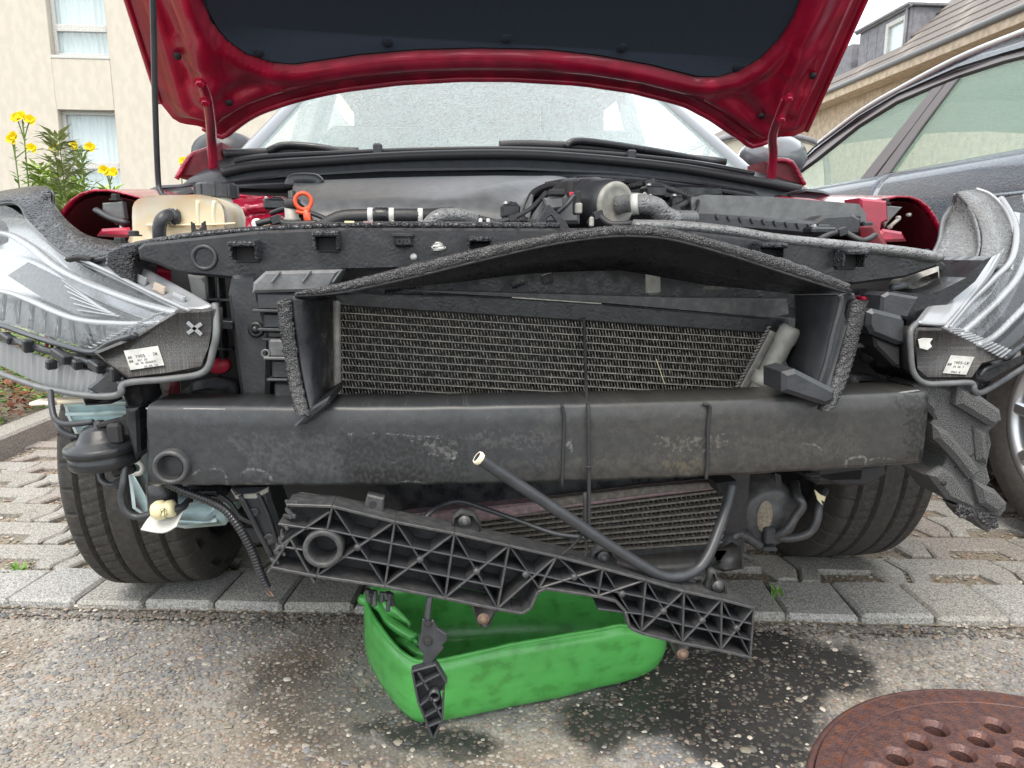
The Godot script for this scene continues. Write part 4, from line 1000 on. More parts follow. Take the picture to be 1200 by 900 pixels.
func shell(t: Node3D):
	var s: SurfaceTool
	# wings: top folds over the inner edge, the front end is open and dark red inside
	for sx in [-1.0, 1.0]:
		var rows := []
		for i in 25:
			var f := i / 24.0; var z := lerpf(-0.45, -1.35, f); var up := 0.845 + 0.085 * f - 0.02 * f * f
			var line := []
			for p in [Vector2(0.66, up - 0.055), Vector2(0.665, up - 0.02), Vector2(0.70, up - 0.008), Vector2(0.76, up + 0.006), Vector2(0.805, up), Vector2(0.84, up - 0.03), Vector2(0.872, up - 0.09), Vector2(0.89, up - 0.18), Vector2(0.895, up - 0.28)]:
				var x: float = p.x
				if p.y > up - 0.06 and p.x < 0.77: x = lerpf(p.x, p.x + 0.03, f)
				line.append(Vector3(sx * x, maxf(p.y, 0.32 + sqrt(maxf(0.0, 0.36 * 0.36 - pow(z + 0.72, 2.0)))) if p.y < up - 0.1 else p.y, z))
			rows.append(smooth_path(line, 2))
		rows = net(rows, 1, 2)
		s = S(true)
		if sx < 0:
			for r in rows: r.reverse()
		sheet(s, rows, 0.004)
		var w := part("wing", s, M.red_wet, t, "red %s wing with its open front end" % ("left hand" if sx < 0 else "right hand"))
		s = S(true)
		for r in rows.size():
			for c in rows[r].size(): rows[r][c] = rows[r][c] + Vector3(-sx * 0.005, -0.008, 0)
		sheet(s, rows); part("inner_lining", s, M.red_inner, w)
		# inner arch
		s = S(true)
		rows = []
		for i in 13:
			var a := lerpf(1.15, PI + 0.2, i / 12.0); rows.append([Vector3(sx * 0.64, 0.33 + 0.38 * sin(a), -0.72 + 0.38 * cos(a)), Vector3(sx * 0.885, 0.33 + 0.38 * sin(a), -0.72 + 0.38 * cos(a))])
		sheet(s, rows, 0.006); part("wheel_arch_liner", s, M.dark, t)
		# inner panel of the engine bay, red
		s = S(true)
		rows = []
		for i in 15:
			var z := lerpf(-0.3, -0.9, i / 14.0); var line := []
			for k in 9:
				var y := lerpf(0.42, 0.79, k / 8.0); line.append(Vector3(sx * (0.60 + 0.03 * sin(k * 1.3 + i * 0.5) + (0.05 if k > 6 else 0.0)), y, z))
			rows.append(line)
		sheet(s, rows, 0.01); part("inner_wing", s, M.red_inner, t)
	# small brackets at the front ends of the wings
	s = S(); prism(s, [Vector2(-0.767, 0.83), Vector2(-0.732, 0.833), Vector2(-0.731, 0.803), Vector2(-0.747, 0.791), Vector2(-0.768, 0.818)], -0.46, -0.44, 0.002); var br := part("wing_bracket", s, M.pale_plastic, t)
	s = S(); bolt(s, Vector3(-0.747, 0.835, -0.45), Vector3.UP, 0.008, 0.012); part("bolt", s, M.dark, br)
	s = S(true); tube(s, [Vector3(-0.774, 0.817, -0.43), Vector3(-0.746, 0.802, -0.42), Vector3(-0.714, 0.793, -0.41)], 0.008, 8, 3, 0.0, 0.7); part("strut", s, M.grey_plastic, br)
	s = S(true); tube(s, [Vector3(-0.727, 0.793, -0.42), Vector3(-0.729, 0.775, -0.42)], 0.005, 8); part("stud", s, M.steel, br)
	s = S(); prism(s, [Vector2(0.721, 0.836), Vector2(0.766, 0.832), Vector2(0.737, 0.8), Vector2(0.733, 0.79), Vector2(0.724, 0.806)], -0.46, -0.44, 0.002); br = part("wing_bracket", s, M.pale_plastic, t)
	s = S(); bolt(s, Vector3(0.734, 0.837, -0.45), Vector3.UP, 0.008, 0.012); part("bolt", s, M.dark, br)
	s = S(true); tube(s, [Vector3(0.738, 0.79, -0.44), Vector3(0.761, 0.81, -0.44)], 0.004, 8); for q in [Vector3(0.743, 0.793, -0.44), Vector3(0.759, 0.811, -0.44), Vector3(0.794, 0.818, -0.46)]: lathe(s, [Vector2(0, 0.004), Vector2(0.004, 0.003), Vector2(0.004, -0.005)], along(q, Vector3(0, 0, 1)), 10)
	part("clip", s, M.pale_alu, br)
	# red blocks below the wings
	s = S(); prism(s, [Vector2(-0.701, 0.792), Vector2(-0.684, 0.81), Vector2(-0.666, 0.814), Vector2(-0.667, 0.735), Vector2(-0.682, 0.728), Vector2(-0.7, 0.765)], -0.44, -0.4, 0.004); prism(s, [Vector2(-0.766, 0.77), Vector2(-0.756, 0.783), Vector2(-0.709, 0.786), Vector2(-0.702, 0.767)], -0.5, -0.4, 0.005); part("wing_support", s, M.red, t)
	s = S(); prism(s, [Vector2(0.651, 0.846), Vector2(0.707, 0.841), Vector2(0.714, 0.804), Vector2(0.701, 0.798), Vector2(0.7, 0.772), Vector2(0.661, 0.775)], -0.46, -0.4, 0.004); prism(s, [Vector2(0.696, 0.777), Vector2(0.705, 0.788), Vector2(0.745, 0.782), Vector2(0.757, 0.764), Vector2(0.701, 0.762)], -0.5, -0.4, 0.005); part("wing_support", s, M.red, t)
	s = S(); prism(s, [Vector2(-0.645, 0.719), Vector2(-0.599, 0.711), Vector2(-0.581, 0.694), Vector2(-0.583, 0.673), Vector2(-0.595, 0.673), Vector2(-0.624, 0.694)], -0.3, -0.28, 0.004); part("chassis_leg", s, M.red, t)
	# red panel in folds behind the coolant tank
	var rows := []
	for i in 25:
		var line := []
		for j in 13:
			var a: Vector3 = Vector3(-0.668, 0.871, -0.62).lerp(Vector3(-0.463, 0.848, -0.55), i / 24.0); var b: Vector3 = Vector3(-0.53, 0.784, -0.5).lerp(Vector3(-0.455, 0.788, -0.5), i / 24.0)
			line.append(a.lerp(b, j / 12.0) + Vector3(0, 0, 0.014 * sin(j * 1.1 + i * 0.22) + 0.006 * fn.get_noise_2d(i * 0.3, j * 0.3)))
		rows.append(line)
	s = S(true); sheet(s, rows, 0.004); part("strut_tower", s, M.red, t)
	s = S(true); prism(s, [Vector2(0.548, 0.853), Vector2(0.586, 0.865), Vector2(0.655, 0.861), Vector2(0.715, 0.851), Vector2(0.756, 0.838), Vector2(0.657, 0.836)], -0.66, -0.6, 0.006); part("strut_tower", s, M.red, t)
	# scuttle below the windscreen
	var front := [Vector3(-0.774, 0.89, -0.84), Vector3(-0.715, 0.898, -0.84), Vector3(-0.667, 0.92, -0.84), Vector3(-0.591, 0.936, -0.84), Vector3(-0.433, 0.949, -0.84), Vector3(-0.231, 0.963, -0.84), Vector3(0.016, 0.97, -0.84), Vector3(0.226, 0.961, -0.84), Vector3(0.42, 0.944, -0.84), Vector3(0.553, 0.925, -0.84), Vector3(0.665, 0.907, -0.84), Vector3(0.745, 0.893, -0.84), Vector3(0.838, 0.865, -0.84)]
	var back := [Vector3(-0.715, 0.957, -0.93), Vector3(-0.69, 0.972, -0.93), Vector3(-0.642, 0.98, -0.93), Vector3(-0.549, 0.989, -0.93), Vector3(-0.404, 0.995, -0.93), Vector3(-0.213, 1.002, -0.93), Vector3(0.024, 1.007, -0.93), Vector3(0.244, 1.002, -0.93), Vector3(0.425, 0.989, -0.93), Vector3(0.54, 0.977, -0.93), Vector3(0.633, 0.961, -0.93), Vector3(0.716, 0.945, -0.93), Vector3(0.776, 0.93, -0.93)]
	rows = [smooth_path(back, 4)]
	var mid := []
	for k in front.size(): mid.append(front[k].lerp(back[k], 0.35) + Vector3(0, 0.006, 0))
	rows.append(smooth_path(mid, 4)); rows.append(smooth_path(front, 4))
	var low := []
	for k in front.size(): low.append(front[k] + Vector3(0, -0.09, 0.03))
	rows.append(smooth_path(low, 4))
	s = S(true); sheet(s, rows, 0.008)
	var sc := part("scuttle_panel", s, M.grey_plastic, t)
	var seal := []
	for k in front.size():
		if k > 1 and k < front.size() - 1: seal.append(front[k] + Vector3(0, 0.008, 0.006))
	s = S(true); tube(s, seal, 0.011, 10, 5); part("rubber_seal", s, M.rubber, sc)
	seal = []
	for k in range(2, front.size() - 2): seal.append(front[k].lerp(back[k], 0.55) + Vector3(0, 0.008, 0.0))
	s = S(true); tube(s, seal, 0.006, 8, 5); part("rubber_lip", s, M.rubber, sc)
	s = S(); for q in [Vector3(-0.309, 0.99, -0.88), Vector3(0.321, 0.983, -0.88)]: box(s, q, Vector3(0.022, 0.03, 0.02), Basis(), 0.004)
	part("peg", s, M.grey_plastic, sc)
	# lower face of the scuttle and its end pieces
	s = S(true); prism(s, [Vector2(-0.741, 0.869), Vector2(-0.662, 0.904), Vector2(-0.529, 0.921), Vector2(-0.291, 0.937), Vector2(0.014, 0.944), Vector2(0.265, 0.937), Vector2(0.48, 0.914), Vector2(0.612, 0.895), Vector2(0.659, 0.862), Vector2(0.614, 0.87), Vector2(0.437, 0.898), Vector2(0.014, 0.914), Vector2(-0.352, 0.903), Vector2(-0.531, 0.882), Vector2(-0.648, 0.885), Vector2(-0.717, 0.861)], -0.85, -0.80, 0.006); part("scuttle_front", s, M.grey_plastic, sc)
	s = S(true); prism(s, [Vector2(-0.793, 0.88), Vector2(-0.771, 0.888), Vector2(-0.731, 0.89), Vector2(-0.679, 0.898), Vector2(-0.661, 0.889), Vector2(-0.684, 0.87), Vector2(-0.728, 0.859), Vector2(-0.777, 0.859)], -0.78, -0.72, 0.006); part("end_cover", s, M.grey_plastic, sc)
	s = S(true); prism(s, [Vector2(0.652, 0.88), Vector2(0.705, 0.893), Vector2(0.748, 0.889), Vector2(0.787, 0.877), Vector2(0.791, 0.855), Vector2(0.755, 0.851), Vector2(0.718, 0.857), Vector2(0.675, 0.861)], -0.78, -0.72, 0.006); part("end_cover", s, M.grey_plastic, sc)
	# wings' upper corners beside the windscreen
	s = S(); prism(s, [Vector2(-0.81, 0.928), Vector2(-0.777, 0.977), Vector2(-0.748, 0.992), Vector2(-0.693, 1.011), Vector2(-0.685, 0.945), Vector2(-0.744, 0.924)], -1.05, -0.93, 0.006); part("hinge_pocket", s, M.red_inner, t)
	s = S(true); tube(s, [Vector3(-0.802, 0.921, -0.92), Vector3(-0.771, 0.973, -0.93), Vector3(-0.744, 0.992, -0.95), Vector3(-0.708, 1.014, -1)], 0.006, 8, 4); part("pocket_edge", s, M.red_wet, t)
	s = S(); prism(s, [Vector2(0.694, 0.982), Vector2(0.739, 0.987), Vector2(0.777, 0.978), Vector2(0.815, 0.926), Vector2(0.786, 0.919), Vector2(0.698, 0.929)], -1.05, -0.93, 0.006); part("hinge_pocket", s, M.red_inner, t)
	s = S(true); tube(s, [Vector3(0.72, 0.984, -0.93), Vector3(0.762, 0.977, -0.92), Vector3(0.8, 0.92, -0.92)], 0.006, 8, 4); part("pocket_edge", s, M.red_wet, t)
	# windscreen, roof, cabin
	rows = []
	for j in 13:
		var f := j / 12.0; var line := []
		for i in 25:
			var a := i / 24.0 * 2.0 - 1.0
			var hw := lerpf(0.735, 0.56, f)
			line.append(Vector3(a * hw + 0.005, lerpf(0.945, 1.4, f) + 0.055 * (1.0 - a * a) * (1.0 - f * 0.5), -0.96 - 0.72 * f - 0.14 * a * a + 0.02))
		rows.append(line)
	s = S(true); sheet(s, rows); part("windscreen", s, M.windscreen, t)
	s = S(true)
	var pl := []; var pr := []
	for r in rows: pl.append(r[0]); pr.append(r[-1])
	tube(s, pl, 0.026, 10, 1, 0.0, 0.7); part("windscreen_pillar", s, M.silver_paint, t)
	s = S(true); tube(s, pr, 0.026, 10, 1, 0.0, 0.7); part("windscreen_pillar", s, M.silver_paint, t)
	var roof := []
	for j in 5:
		var line := []
		for i in 25:
			var p: Vector3 = rows[12][i]; line.append(p + Vector3(0, 0.02 * sin(j * 0.7), -0.5 * j))
		roof.append(line)
	s = S(true); sheet(s, roof, 0.03); part("roof", s, M.red_wet, t)
	s = S(true)
	for r in roof:
		for k in r.size(): r[k] += Vector3(0, -0.04, -0.02)
	sheet(s, roof); part("headlining", s, M.pale_plastic, t)
	s = S(); box(s, Vector3(0, 0.9, -1.35), Vector3(1.45, 0.08, 0.5), Basis(Vector3(1, 0, 0), 0.05), 0.02); part("dashboard", s, M.plastic, t)
	s = S(); box(s, Vector3(0, 0.6, -2.3), Vector3(1.7, 0.75, 1.8), Basis(), 0.05); box(s, Vector3(0, 0.62, -3.3), Vector3(1.6, 0.7, 0.3), Basis(), 0.05); part("body", s, M.red_wet, t)
	for x in [-0.37, 0.37]:
		s = S(true); box(s, Vector3(x, 0.98, -2.0), Vector3(0.48, 0.5, 0.14), Basis(Vector3(1, 0, 0), 0.25), 0.05); box(s, Vector3(x, 1.28, -2.06), Vector3(0.26, 0.16, 0.1), Basis(), 0.04); part("seat", s, M.plastic, t)
	for sx in [-1.0, 1.0]:
		s = S(); box(s, Vector3(sx * 0.68, 1.17, -2.55), Vector3(0.006, 0.42, 1.6), Basis(Vector3(0, 0, 1), sx * 0.32), 0.001); part("side_window", s, M.car_glass, t)
		for z in [-2.15, -3.3]:
			s = S(); box(s, Vector3(sx * 0.68, 1.17, z), Vector3(0.04, 0.48, 0.12), Basis(Vector3(0, 0, 1), sx * 0.32), 0.005); part("door_pillar", s, M.plastic, t)
	s = S(); box(s, Vector3(0, 1.17, -3.45), Vector3(1.3, 0.44, 0.006), Basis(Vector3(1, 0, 0), 0.35), 0.001); part("rear_window", s, M.car_glass, t)
	# wipers
	for q in [[[Vector3(-0.689, 0.984, -0.93), Vector3(-0.615, 0.989, -0.945), Vector3(-0.543, 0.994, -0.95), Vector3(-0.465, 0.997, -0.95), Vector3(-0.362, 0.992, -0.93)], 0.008], [[Vector3(-0.01, 1.01, -0.91), Vector3(0.066, 1.014, -0.915), Vector3(0.198, 1.01, -0.92), Vector3(0.385, 1, -0.95), Vector3(0.613, 0.987, -1)], 0.008]]:
		s = S(true); tube(s, q[0], q[1], 8, 5, 0.0, 1.3); var wp := part("wiper", s, M.rubber, t)
		s = S(true); tube(s, [q[0][2] + Vector3(-0.04, -0.004, 0.02), q[0][2] + Vector3(0.0, 0.012, 0.015), q[0][3] + Vector3(0, 0.006, 0.012), q[0][4] + Vector3(-0.03, -0.004, 0.015)], 0.009, 8, 5); part("wiper_arm", s, M.plastic, wp)
	# door mirrors
	for sx in [-1.0, 1.0]:
		s = S(true)
		lathe(s, [Vector2(0, -0.06), Vector2(0.045, -0.055), Vector2(0.078, -0.02), Vector2(0.085, 0.03), Vector2(0.08, 0.06), Vector2(0, 0.062)], Transform3D(Basis(Vector3(1.25, 0, 0), Vector3(0, 0, -1), Vector3(0, 0.85, 0)), Vector3(sx * (0.9 if sx > 0 else 0.85), 1.045 if sx > 0 else 1.06, -1.32 if sx > 0 else -1.5)), 24)
		part("door_mirror", s, M.silver_paint if sx > 0 else M.grey_plastic, t)
	s = S(); box(s, Vector3(0, 0.55, -0.92), Vector3(1.3, 0.75, 0.04)); part("firewall", s, M.dark, t)
	s = S(); box(s, Vector3(0, 0.2, -0.75), Vector3(1.1, 0.03, 0.7)); part("undertray", s, M.dark, t)

# ---------------------------------------------------------------- engine bay
func bay(t: Node3D):
	var s: SurfaceTool
	# coolant tank
	var tank := [Vector2(-0.633, 0.81), Vector2(-0.624, 0.822), Vector2(-0.604, 0.828), Vector2(-0.562, 0.829), Vector2(-0.528, 0.83), Vector2(-0.507, 0.824), Vector2(-0.498, 0.813), Vector2(-0.495, 0.797), Vector2(-0.497, 0.77), Vector2(-0.501, 0.747), Vector2(-0.636, 0.744), Vector2(-0.636, 0.777)]
	s = S(true); prism(s, sub2(tank, 2, true), -0.36, -0.24, 0.016); var tk := part("coolant_tank", s, M.cream, t)
	s = S(true); var seam := []
	for p in [Vector3(-0.612, 0.783, -0.236), Vector3(-0.564, 0.783, -0.236), Vector3(-0.512, 0.784, -0.236), Vector3(-0.478, 0.786, -0.236)]: seam.append(p)
	tube(s, seam, 0.002, 6, 2); part("seam", s, M.cream, tk)
	s = S(true); for q in [215, 240, 262]: pass
	tube(s, [Vector3(-0.534, 0.82, -0.24), Vector3(-0.536, 0.801, -0.24), Vector3(-0.536, 0.783, -0.24)], 0.003, 6, 3); tube(s, [Vector3(-0.509, 0.82, -0.24), Vector3(-0.512, 0.802, -0.24), Vector3(-0.512, 0.783, -0.24)], 0.003, 6, 3); part("moulded_rib", s, M.cream, tk)
	s = S(true); var cc := Vector3(-0.534, 0.827, -0.34); lathe(s, [Vector2(0.026, 0.0), Vector2(0.024, 0.012), Vector2(0.024, 0.016)], along(cc + Vector3(0, -0.008, 0), Vector3.UP), 24); part("neck", s, M.cream, tk)
	s = S(); lathe(s, [Vector2(0, 0.024), Vector2(0.03, 0.024), Vector2(0.034, 0.02), Vector2(0.034, 0.0), Vector2(0.031, -0.001)], along(cc + Vector3(0, 0.006, 0), Vector3.UP), 18)
	for k in 9: box(s, cc + Vector3(cos(k * 0.7) * 0.034, 0.016, sin(k * 0.7) * 0.034), Vector3(0.005, 0.02, 0.005), Basis(Vector3.UP, -k * 0.7), 0.001)
	part("cap", s, M.grey_plastic, tk)
	s = S(true); tube(s, [Vector3(-0.571, 0.794, -0.235), Vector3(-0.575, 0.797, -0.225), Vector3(-0.581, 0.79, -0.215), Vector3(-0.586, 0.777, -0.215), Vector3(-0.589, 0.755, -0.22)], 0.010, 12, 6); tube(s, [Vector3(-0.575, 0.796, -0.23), Vector3(-0.568, 0.796, -0.24)], 0.0125, 12, 1); part("hose", s, M.grey_plastic, tk)
	s = S(); torus(s, Vector3(-0.57, 0.795, -0.232), Vector3(1, 0, 0.3), 0.0125, 0.0012, 16); box(s, Vector3(-0.576, 0.805, -0.232), Vector3(0.003, 0.008, 0.003)); box(s, Vector3(-0.566, 0.805, -0.232), Vector3(0.003, 0.008, 0.003)); part("spring_clamp", s, M.steel, tk)
	s = S(); prism(s, [Vector2(-0.534, 0.761), Vector2(-0.534, 0.779), Vector2(-0.534, 0.787), Vector2(-0.529, 0.784), Vector2(-0.528, 0.776), Vector2(-0.523, 0.775), Vector2(-0.518, 0.78), Vector2(-0.519, 0.784), Vector2(-0.513, 0.788), Vector2(-0.512, 0.776), Vector2(-0.514, 0.761)], -0.206, -0.2, 0.001); part("hose_clip", s, M.dark, t)
	# wiring plug and terminal near the tank
	s = S(); box(s, Vector3(-0.454, 0.786, -0.3), Vector3(0.025, 0.018, 0.02), Basis(Vector3(0, 0, 1), -0.3), 0.004); part("terminal_cover", s, M.yellowish, t)
	s = S(); lathe(s, [Vector2(0, 0.006), Vector2(0.008, 0.005), Vector2(0.009, 0), Vector2(0.006, -0.002)], along(Vector3(-0.457, 0.787, -0.285), Vector3(0, 0.3, 1)), 12); part("terminal_nut", s, M.steel, t)
	# filler neck with black cap, and dipstick
	s = S(true); lathe(s, [Vector2(0.011, 0), Vector2(0.0115, 0.01), Vector2(0.014, 0.012), Vector2(0.014, 0.016), Vector2(0.011, 0.018), Vector2(0.011, 0.036), Vector2(0.006, 0.04)], along(Vector3(-0.395, 0.779, -0.26), Vector3.UP), 20); var nk := part("sensor_neck", s, M.pale_alu, t)
	s = S(true); lathe(s, [Vector2(0.011, 0), Vector2(0.013, 0.002), Vector2(0.013, 0.014), Vector2(0.011, 0.016), Vector2(0.006, 0.017), Vector2(0.006, 0.028), Vector2(0.0, 0.03)], along(Vector3(-0.393, 0.81, -0.26), Vector3.UP), 20); part("neck_cap", s, M.rubber, nk)
	s = S(true); var dc := Vector3(-0.372, 0.821, -0.24); torus(s, dc, Vector3(0.1, 0, 1), 0.0125, 0.0032, 24)
	tube(s, [dc + Vector3(0.010, -0.008, 0), dc + Vector3(0.004, -0.018, 0), dc + Vector3(-0.012, -0.016, 0)], 0.003, 8, 4); tube(s, [Vector3(-0.369, 0.808, -0.24), Vector3(-0.365, 0.784, -0.24)], 0.0055, 8, 1, 0.0, 0.6, 0.0065); part("dipstick", s, M.orange, t)
	# engine cover
	var c0 := [Vector3(-0.391, 0.803, -0.42), Vector3(-0.362, 0.81, -0.42), Vector3(-0.292, 0.815, -0.42), Vector3(-0.151, 0.814, -0.42), Vector3(-0.063, 0.808, -0.42), Vector3(-0.023, 0.805, -0.42), Vector3(-0.003, 0.812, -0.42), Vector3(0.013, 0.83, -0.42)]
	var c1 := [Vector3(-0.439, 0.852, -0.5), Vector3(-0.348, 0.853, -0.5), Vector3(-0.233, 0.857, -0.5), Vector3(-0.125, 0.858, -0.5), Vector3(-0.066, 0.865, -0.5), Vector3(-0.015, 0.852, -0.5), Vector3(0.015, 0.852, -0.5), Vector3(0.032, 0.866, -0.5)]
	var c2 := [Vector3(-0.468, 0.89, -0.66), Vector3(-0.333, 0.893, -0.66), Vector3(-0.187, 0.898, -0.66), Vector3(-0.057, 0.905, -0.66), Vector3(0.037, 0.905, -0.66), Vector3(0.075, 0.906, -0.66), Vector3(0.103, 0.904, -0.66), Vector3(0.12, 0.903, -0.66)]
	var c3 := [Vector3(-0.486, 0.905, -0.78), Vector3(-0.347, 0.912, -0.78), Vector3(-0.19, 0.918, -0.78), Vector3(-0.05, 0.921, -0.78), Vector3(0.051, 0.922, -0.78), Vector3(0.091, 0.922, -0.78), Vector3(0.122, 0.921, -0.78), Vector3(0.14, 0.917, -0.78)]
	var low := []
	for p in c0: low.append(p + Vector3(0, -0.10, -0.01))
	s = S(true); sheet(s, net([c3, c2, c1, c0, low], 4, 4), 0.006); var ec := part("engine_cover", s, M.pale_plastic, t)
	s = S(); prism(s, [Vector2(-0.126, 0.833), Vector2(-0.104, 0.846), Vector2(-0.018, 0.84), Vector2(-0.015, 0.817), Vector2(-0.065, 0.811), Vector2(-0.098, 0.817)], -0.5, -0.465, 0.004); part("cover_step", s, M.grey_plastic, ec)
	s = S(true); tube(s, [Vector3(-0.003, 0.805, -0.42), Vector3(0.009, 0.832, -0.44), Vector3(0.024, 0.857, -0.47), Vector3(0.053, 0.872, -0.5), Vector3(0.083, 0.875, -0.52)], 0.006, 8, 5); part("cover_edge", s, M.dark, ec)
	s = S(true); tube(s, [Vector3(-0.476, 0.883, -0.66), Vector3(-0.468, 0.895, -0.66), Vector3(-0.427, 0.896, -0.66), Vector3(-0.416, 0.887, -0.66)], 0.014, 8, 4); part("cover_peg", s, M.grey_plastic, ec)
	# radiator hose with clamps and grey elbow
	s = S(true); tube(s, [Vector3(-0.341, 0.778, -0.22), Vector3(-0.327, 0.788, -0.22), Vector3(-0.308, 0.795, -0.22), Vector3(-0.278, 0.797, -0.22), Vector3(-0.218, 0.798, -0.22), Vector3(-0.177, 0.799, -0.23), Vector3(-0.136, 0.805, -0.27)], 0.0115, 14, 6); var ho := part("radiator_hose", s, M.rubber, t)
	for x in [Vector3(-0.265, 0.798, -0.22), Vector3(-0.232, 0.798, -0.22), Vector3(-0.187, 0.798, -0.225)]:
		s = S(true); lathe(s, [Vector2(0.0115, -0.004), Vector2(0.0126, -0.004), Vector2(0.0126, 0.004), Vector2(0.0115, 0.004)], along(x, Vector3(1, 0, 0)), 24); box(s, x + Vector3(0.001, -0.008, 0.009), Vector3(0.006, 0.008, 0.006)); part("hose_clamp", s, M.white, ho)
	s = S(true); lathe(s, [Vector2(0.0122, -0.010), Vector2(0.0135, -0.008), Vector2(0.0125, -0.003), Vector2(0.0135, 0.0), Vector2(0.0125, 0.003), Vector2(0.0135, 0.008), Vector2(0.0122, 0.010)], along(Vector3(-0.248, 0.798, -0.22), Vector3(1, 0, 0)), 20); part("connector", s, M.plastic, ho)
	s = S(true); tube(s, [Vector3(-0.177, 0.778, -0.2), Vector3(-0.166, 0.791, -0.2), Vector3(-0.15, 0.798, -0.205), Vector3(-0.123, 0.798, -0.215), Vector3(-0.102, 0.792, -0.23)], 0.0115, 14, 6); part("elbow_pipe", s, M.wet_grey, ho)
	s = S(); for x in [562, 570]: pass
	box(s, Vector3(-0.093, 0.789, -0.19), Vector3(0.006, 0.008, 0.004)); box(s, Vector3(-0.081, 0.789, -0.19), Vector3(0.006, 0.008, 0.004)); part("marker", s, M.white, ho)
	# throttle side: sensor block, plug and ribbed intake
	s = S(); prism(s, [Vector2(0.003, 0.792), Vector2(0.012, 0.812), Vector2(0.021, 0.824), Vector2(0.03, 0.836), Vector2(0.042, 0.842), Vector2(0.078, 0.845), Vector2(0.09, 0.836), Vector2(0.091, 0.792)], -0.38, -0.33, 0.006); prism(s, [Vector2(0.021, 0.834), Vector2(0.057, 0.837), Vector2(0.057, 0.817), Vector2(0.027, 0.814)], -0.33, -0.305, 0.003); var ib := part("sensor_block", s, M.pale_plastic, t)
	s = S(); box(s, Vector3(0.045, 0.843, -0.31), Vector3(0.03, 0.012, 0.02), Basis(), 0.003); box(s, Vector3(0.077, 0.825, -0.29), Vector3(0.012, 0.04, 0.02), Basis(), 0.003); box(s, Vector3(0.072, 0.852, -0.33), Vector3(0.012, 0.025, 0.02), Basis(), 0.003); part("plug", s, M.dark, ib)
	s = S(); box(s, Vector3(0.065, 0.838, -0.275), Vector3(0.008, 0.007, 0.006), Basis(), 0.001); part("plug_latch", s, M.dull_red, ib)
	s = S(); box(s, Vector3(0.078, 0.815, -0.28), Vector3(0.012, 0.018, 0.012), Basis(), 0.002); part("plug_seal", s, M.pale_alu, ib)
	s = S(true); tube(s, [Vector3(0.042, 0.808, -0.27), Vector3(0.055, 0.82, -0.265), Vector3(0.069, 0.837, -0.27)], 0.004, 8, 5); part("sensor_cable", s, M.grey_plastic, ib)
	s = S(); prism(s, [Vector2(-0.013, 0.773), Vector2(0.005, 0.799), Vector2(0.012, 0.814), Vector2(0.018, 0.815), Vector2(0.034, 0.797), Vector2(0.042, 0.792), Vector2(0.05, 0.778), Vector2(0.052, 0.77), Vector2(0.033, 0.768), Vector2(0.03, 0.786), Vector2(0.02, 0.799), Vector2(0.013, 0.794), Vector2(0.012, 0.773)], -0.206, -0.2, 0.0012); part("lock_bracket", s, M.plastic, t)
	var ia := Vector3(0.146, 0.827, -0.36); var idr := Vector3(0.42, -0.06, 0.9).normalized()
	var prof := [Vector2(0.0, -0.13), Vector2(0.046, -0.13)]
	for k in 9: prof.append(Vector2(0.050 - (0.0035 if k % 2 else 0.0), -0.12 + k * 0.010))
	prof += [Vector2(0.047, -0.03), Vector2(0.046, 0.0), Vector2(0.043, 0.018), Vector2(0.038, 0.024)]
	s = S(true); lathe(s, prof, along(ia, idr), 40); var ik := part("intake_pipe", s, M.grey_plastic, t)
	s = S(true); lathe(s, [Vector2(0.040, 0.02), Vector2(0.041, 0.024), Vector2(0.037, 0.030), Vector2(0.030, 0.026), Vector2(0.010, 0.024), Vector2(0, 0.024)], along(ia, idr), 36); part("end_ring", s, M.pale_alu, ik)
	var e0 := ia + idr * 0.024
	s = S(true); tube(s, [e0 + Vector3(0.008, 0, 0), e0 + idr * 0.03 + Vector3(0.01, 0.004, 0), Vector3(0.185, 0.823, -0.27), Vector3(0.208, 0.817, -0.265), Vector3(0.224, 0.804, -0.27), Vector3(0.249, 0.796, -0.28)], 0.0165, 16, 6); part("elbow_hose", s, M.wet_grey, ik)
	s = S(true); tube(s, [Vector3(0.24, 0.799, -0.28), Vector3(0.258, 0.8, -0.29), Vector3(0.29, 0.801, -0.31)], 0.014, 12, 4, 0.008); part("ribbed_hose", s, M.pale_plastic, ik)
	s = S(true); lathe(s, [Vector2(0.0165, -0.006), Vector2(0.0178, -0.006), Vector2(0.0178, 0.006), Vector2(0.0165, 0.006)], along(Vector3(0.176, 0.822, -0.275), Vector3(0.9, 0.1, 0.4)), 24); for q in [Vector3(0.19, 0.838, -0.272), Vector3(0.2, 0.835, -0.272)]: box(s, q, Vector3(0.006, 0.008, 0.008))
	part("hose_clamp", s, M.white, ik)
	s = S(); rod(s, Vector3(0.085, 0.781, -0.2), Vector3(0.085, 0.797, -0.2), 0.004); part("bolt", s, M.pale_alu, ik)
	# air box and battery cover on the right
	s = S(); prism(s, [Vector2(0.309, 0.843), Vector2(0.335, 0.848), Vector2(0.466, 0.845), Vector2(0.638, 0.833), Vector2(0.654, 0.814), Vector2(0.655, 0.798), Vector2(0.311, 0.803)], -0.56, -0.38, 0.012); var ab := part("air_box", s, M.pale_plastic, t)
	s = S(); prism(s, [Vector2(0.297, 0.793), Vector2(0.306, 0.811), Vector2(0.325, 0.811), Vector2(0.398, 0.807), Vector2(0.477, 0.801), Vector2(0.526, 0.799), Vector2(0.543, 0.809), Vector2(0.599, 0.813), Vector2(0.616, 0.804), Vector2(0.619, 0.773), Vector2(0.537, 0.771), Vector2(0.31, 0.787)], -0.40, -0.33, 0.006)
	for k in 9: box(s, Vector3(0.34, 0.805, -0.328).lerp(Vector3(0.515, 0.788, -0.328), k / 8.0), Vector3(0.004, 0.012, 0.004), Basis(Vector3(0, 0, 1), 0.5), 0.001)
	part("air_box_lid", s, M.grey_plastic, ab)
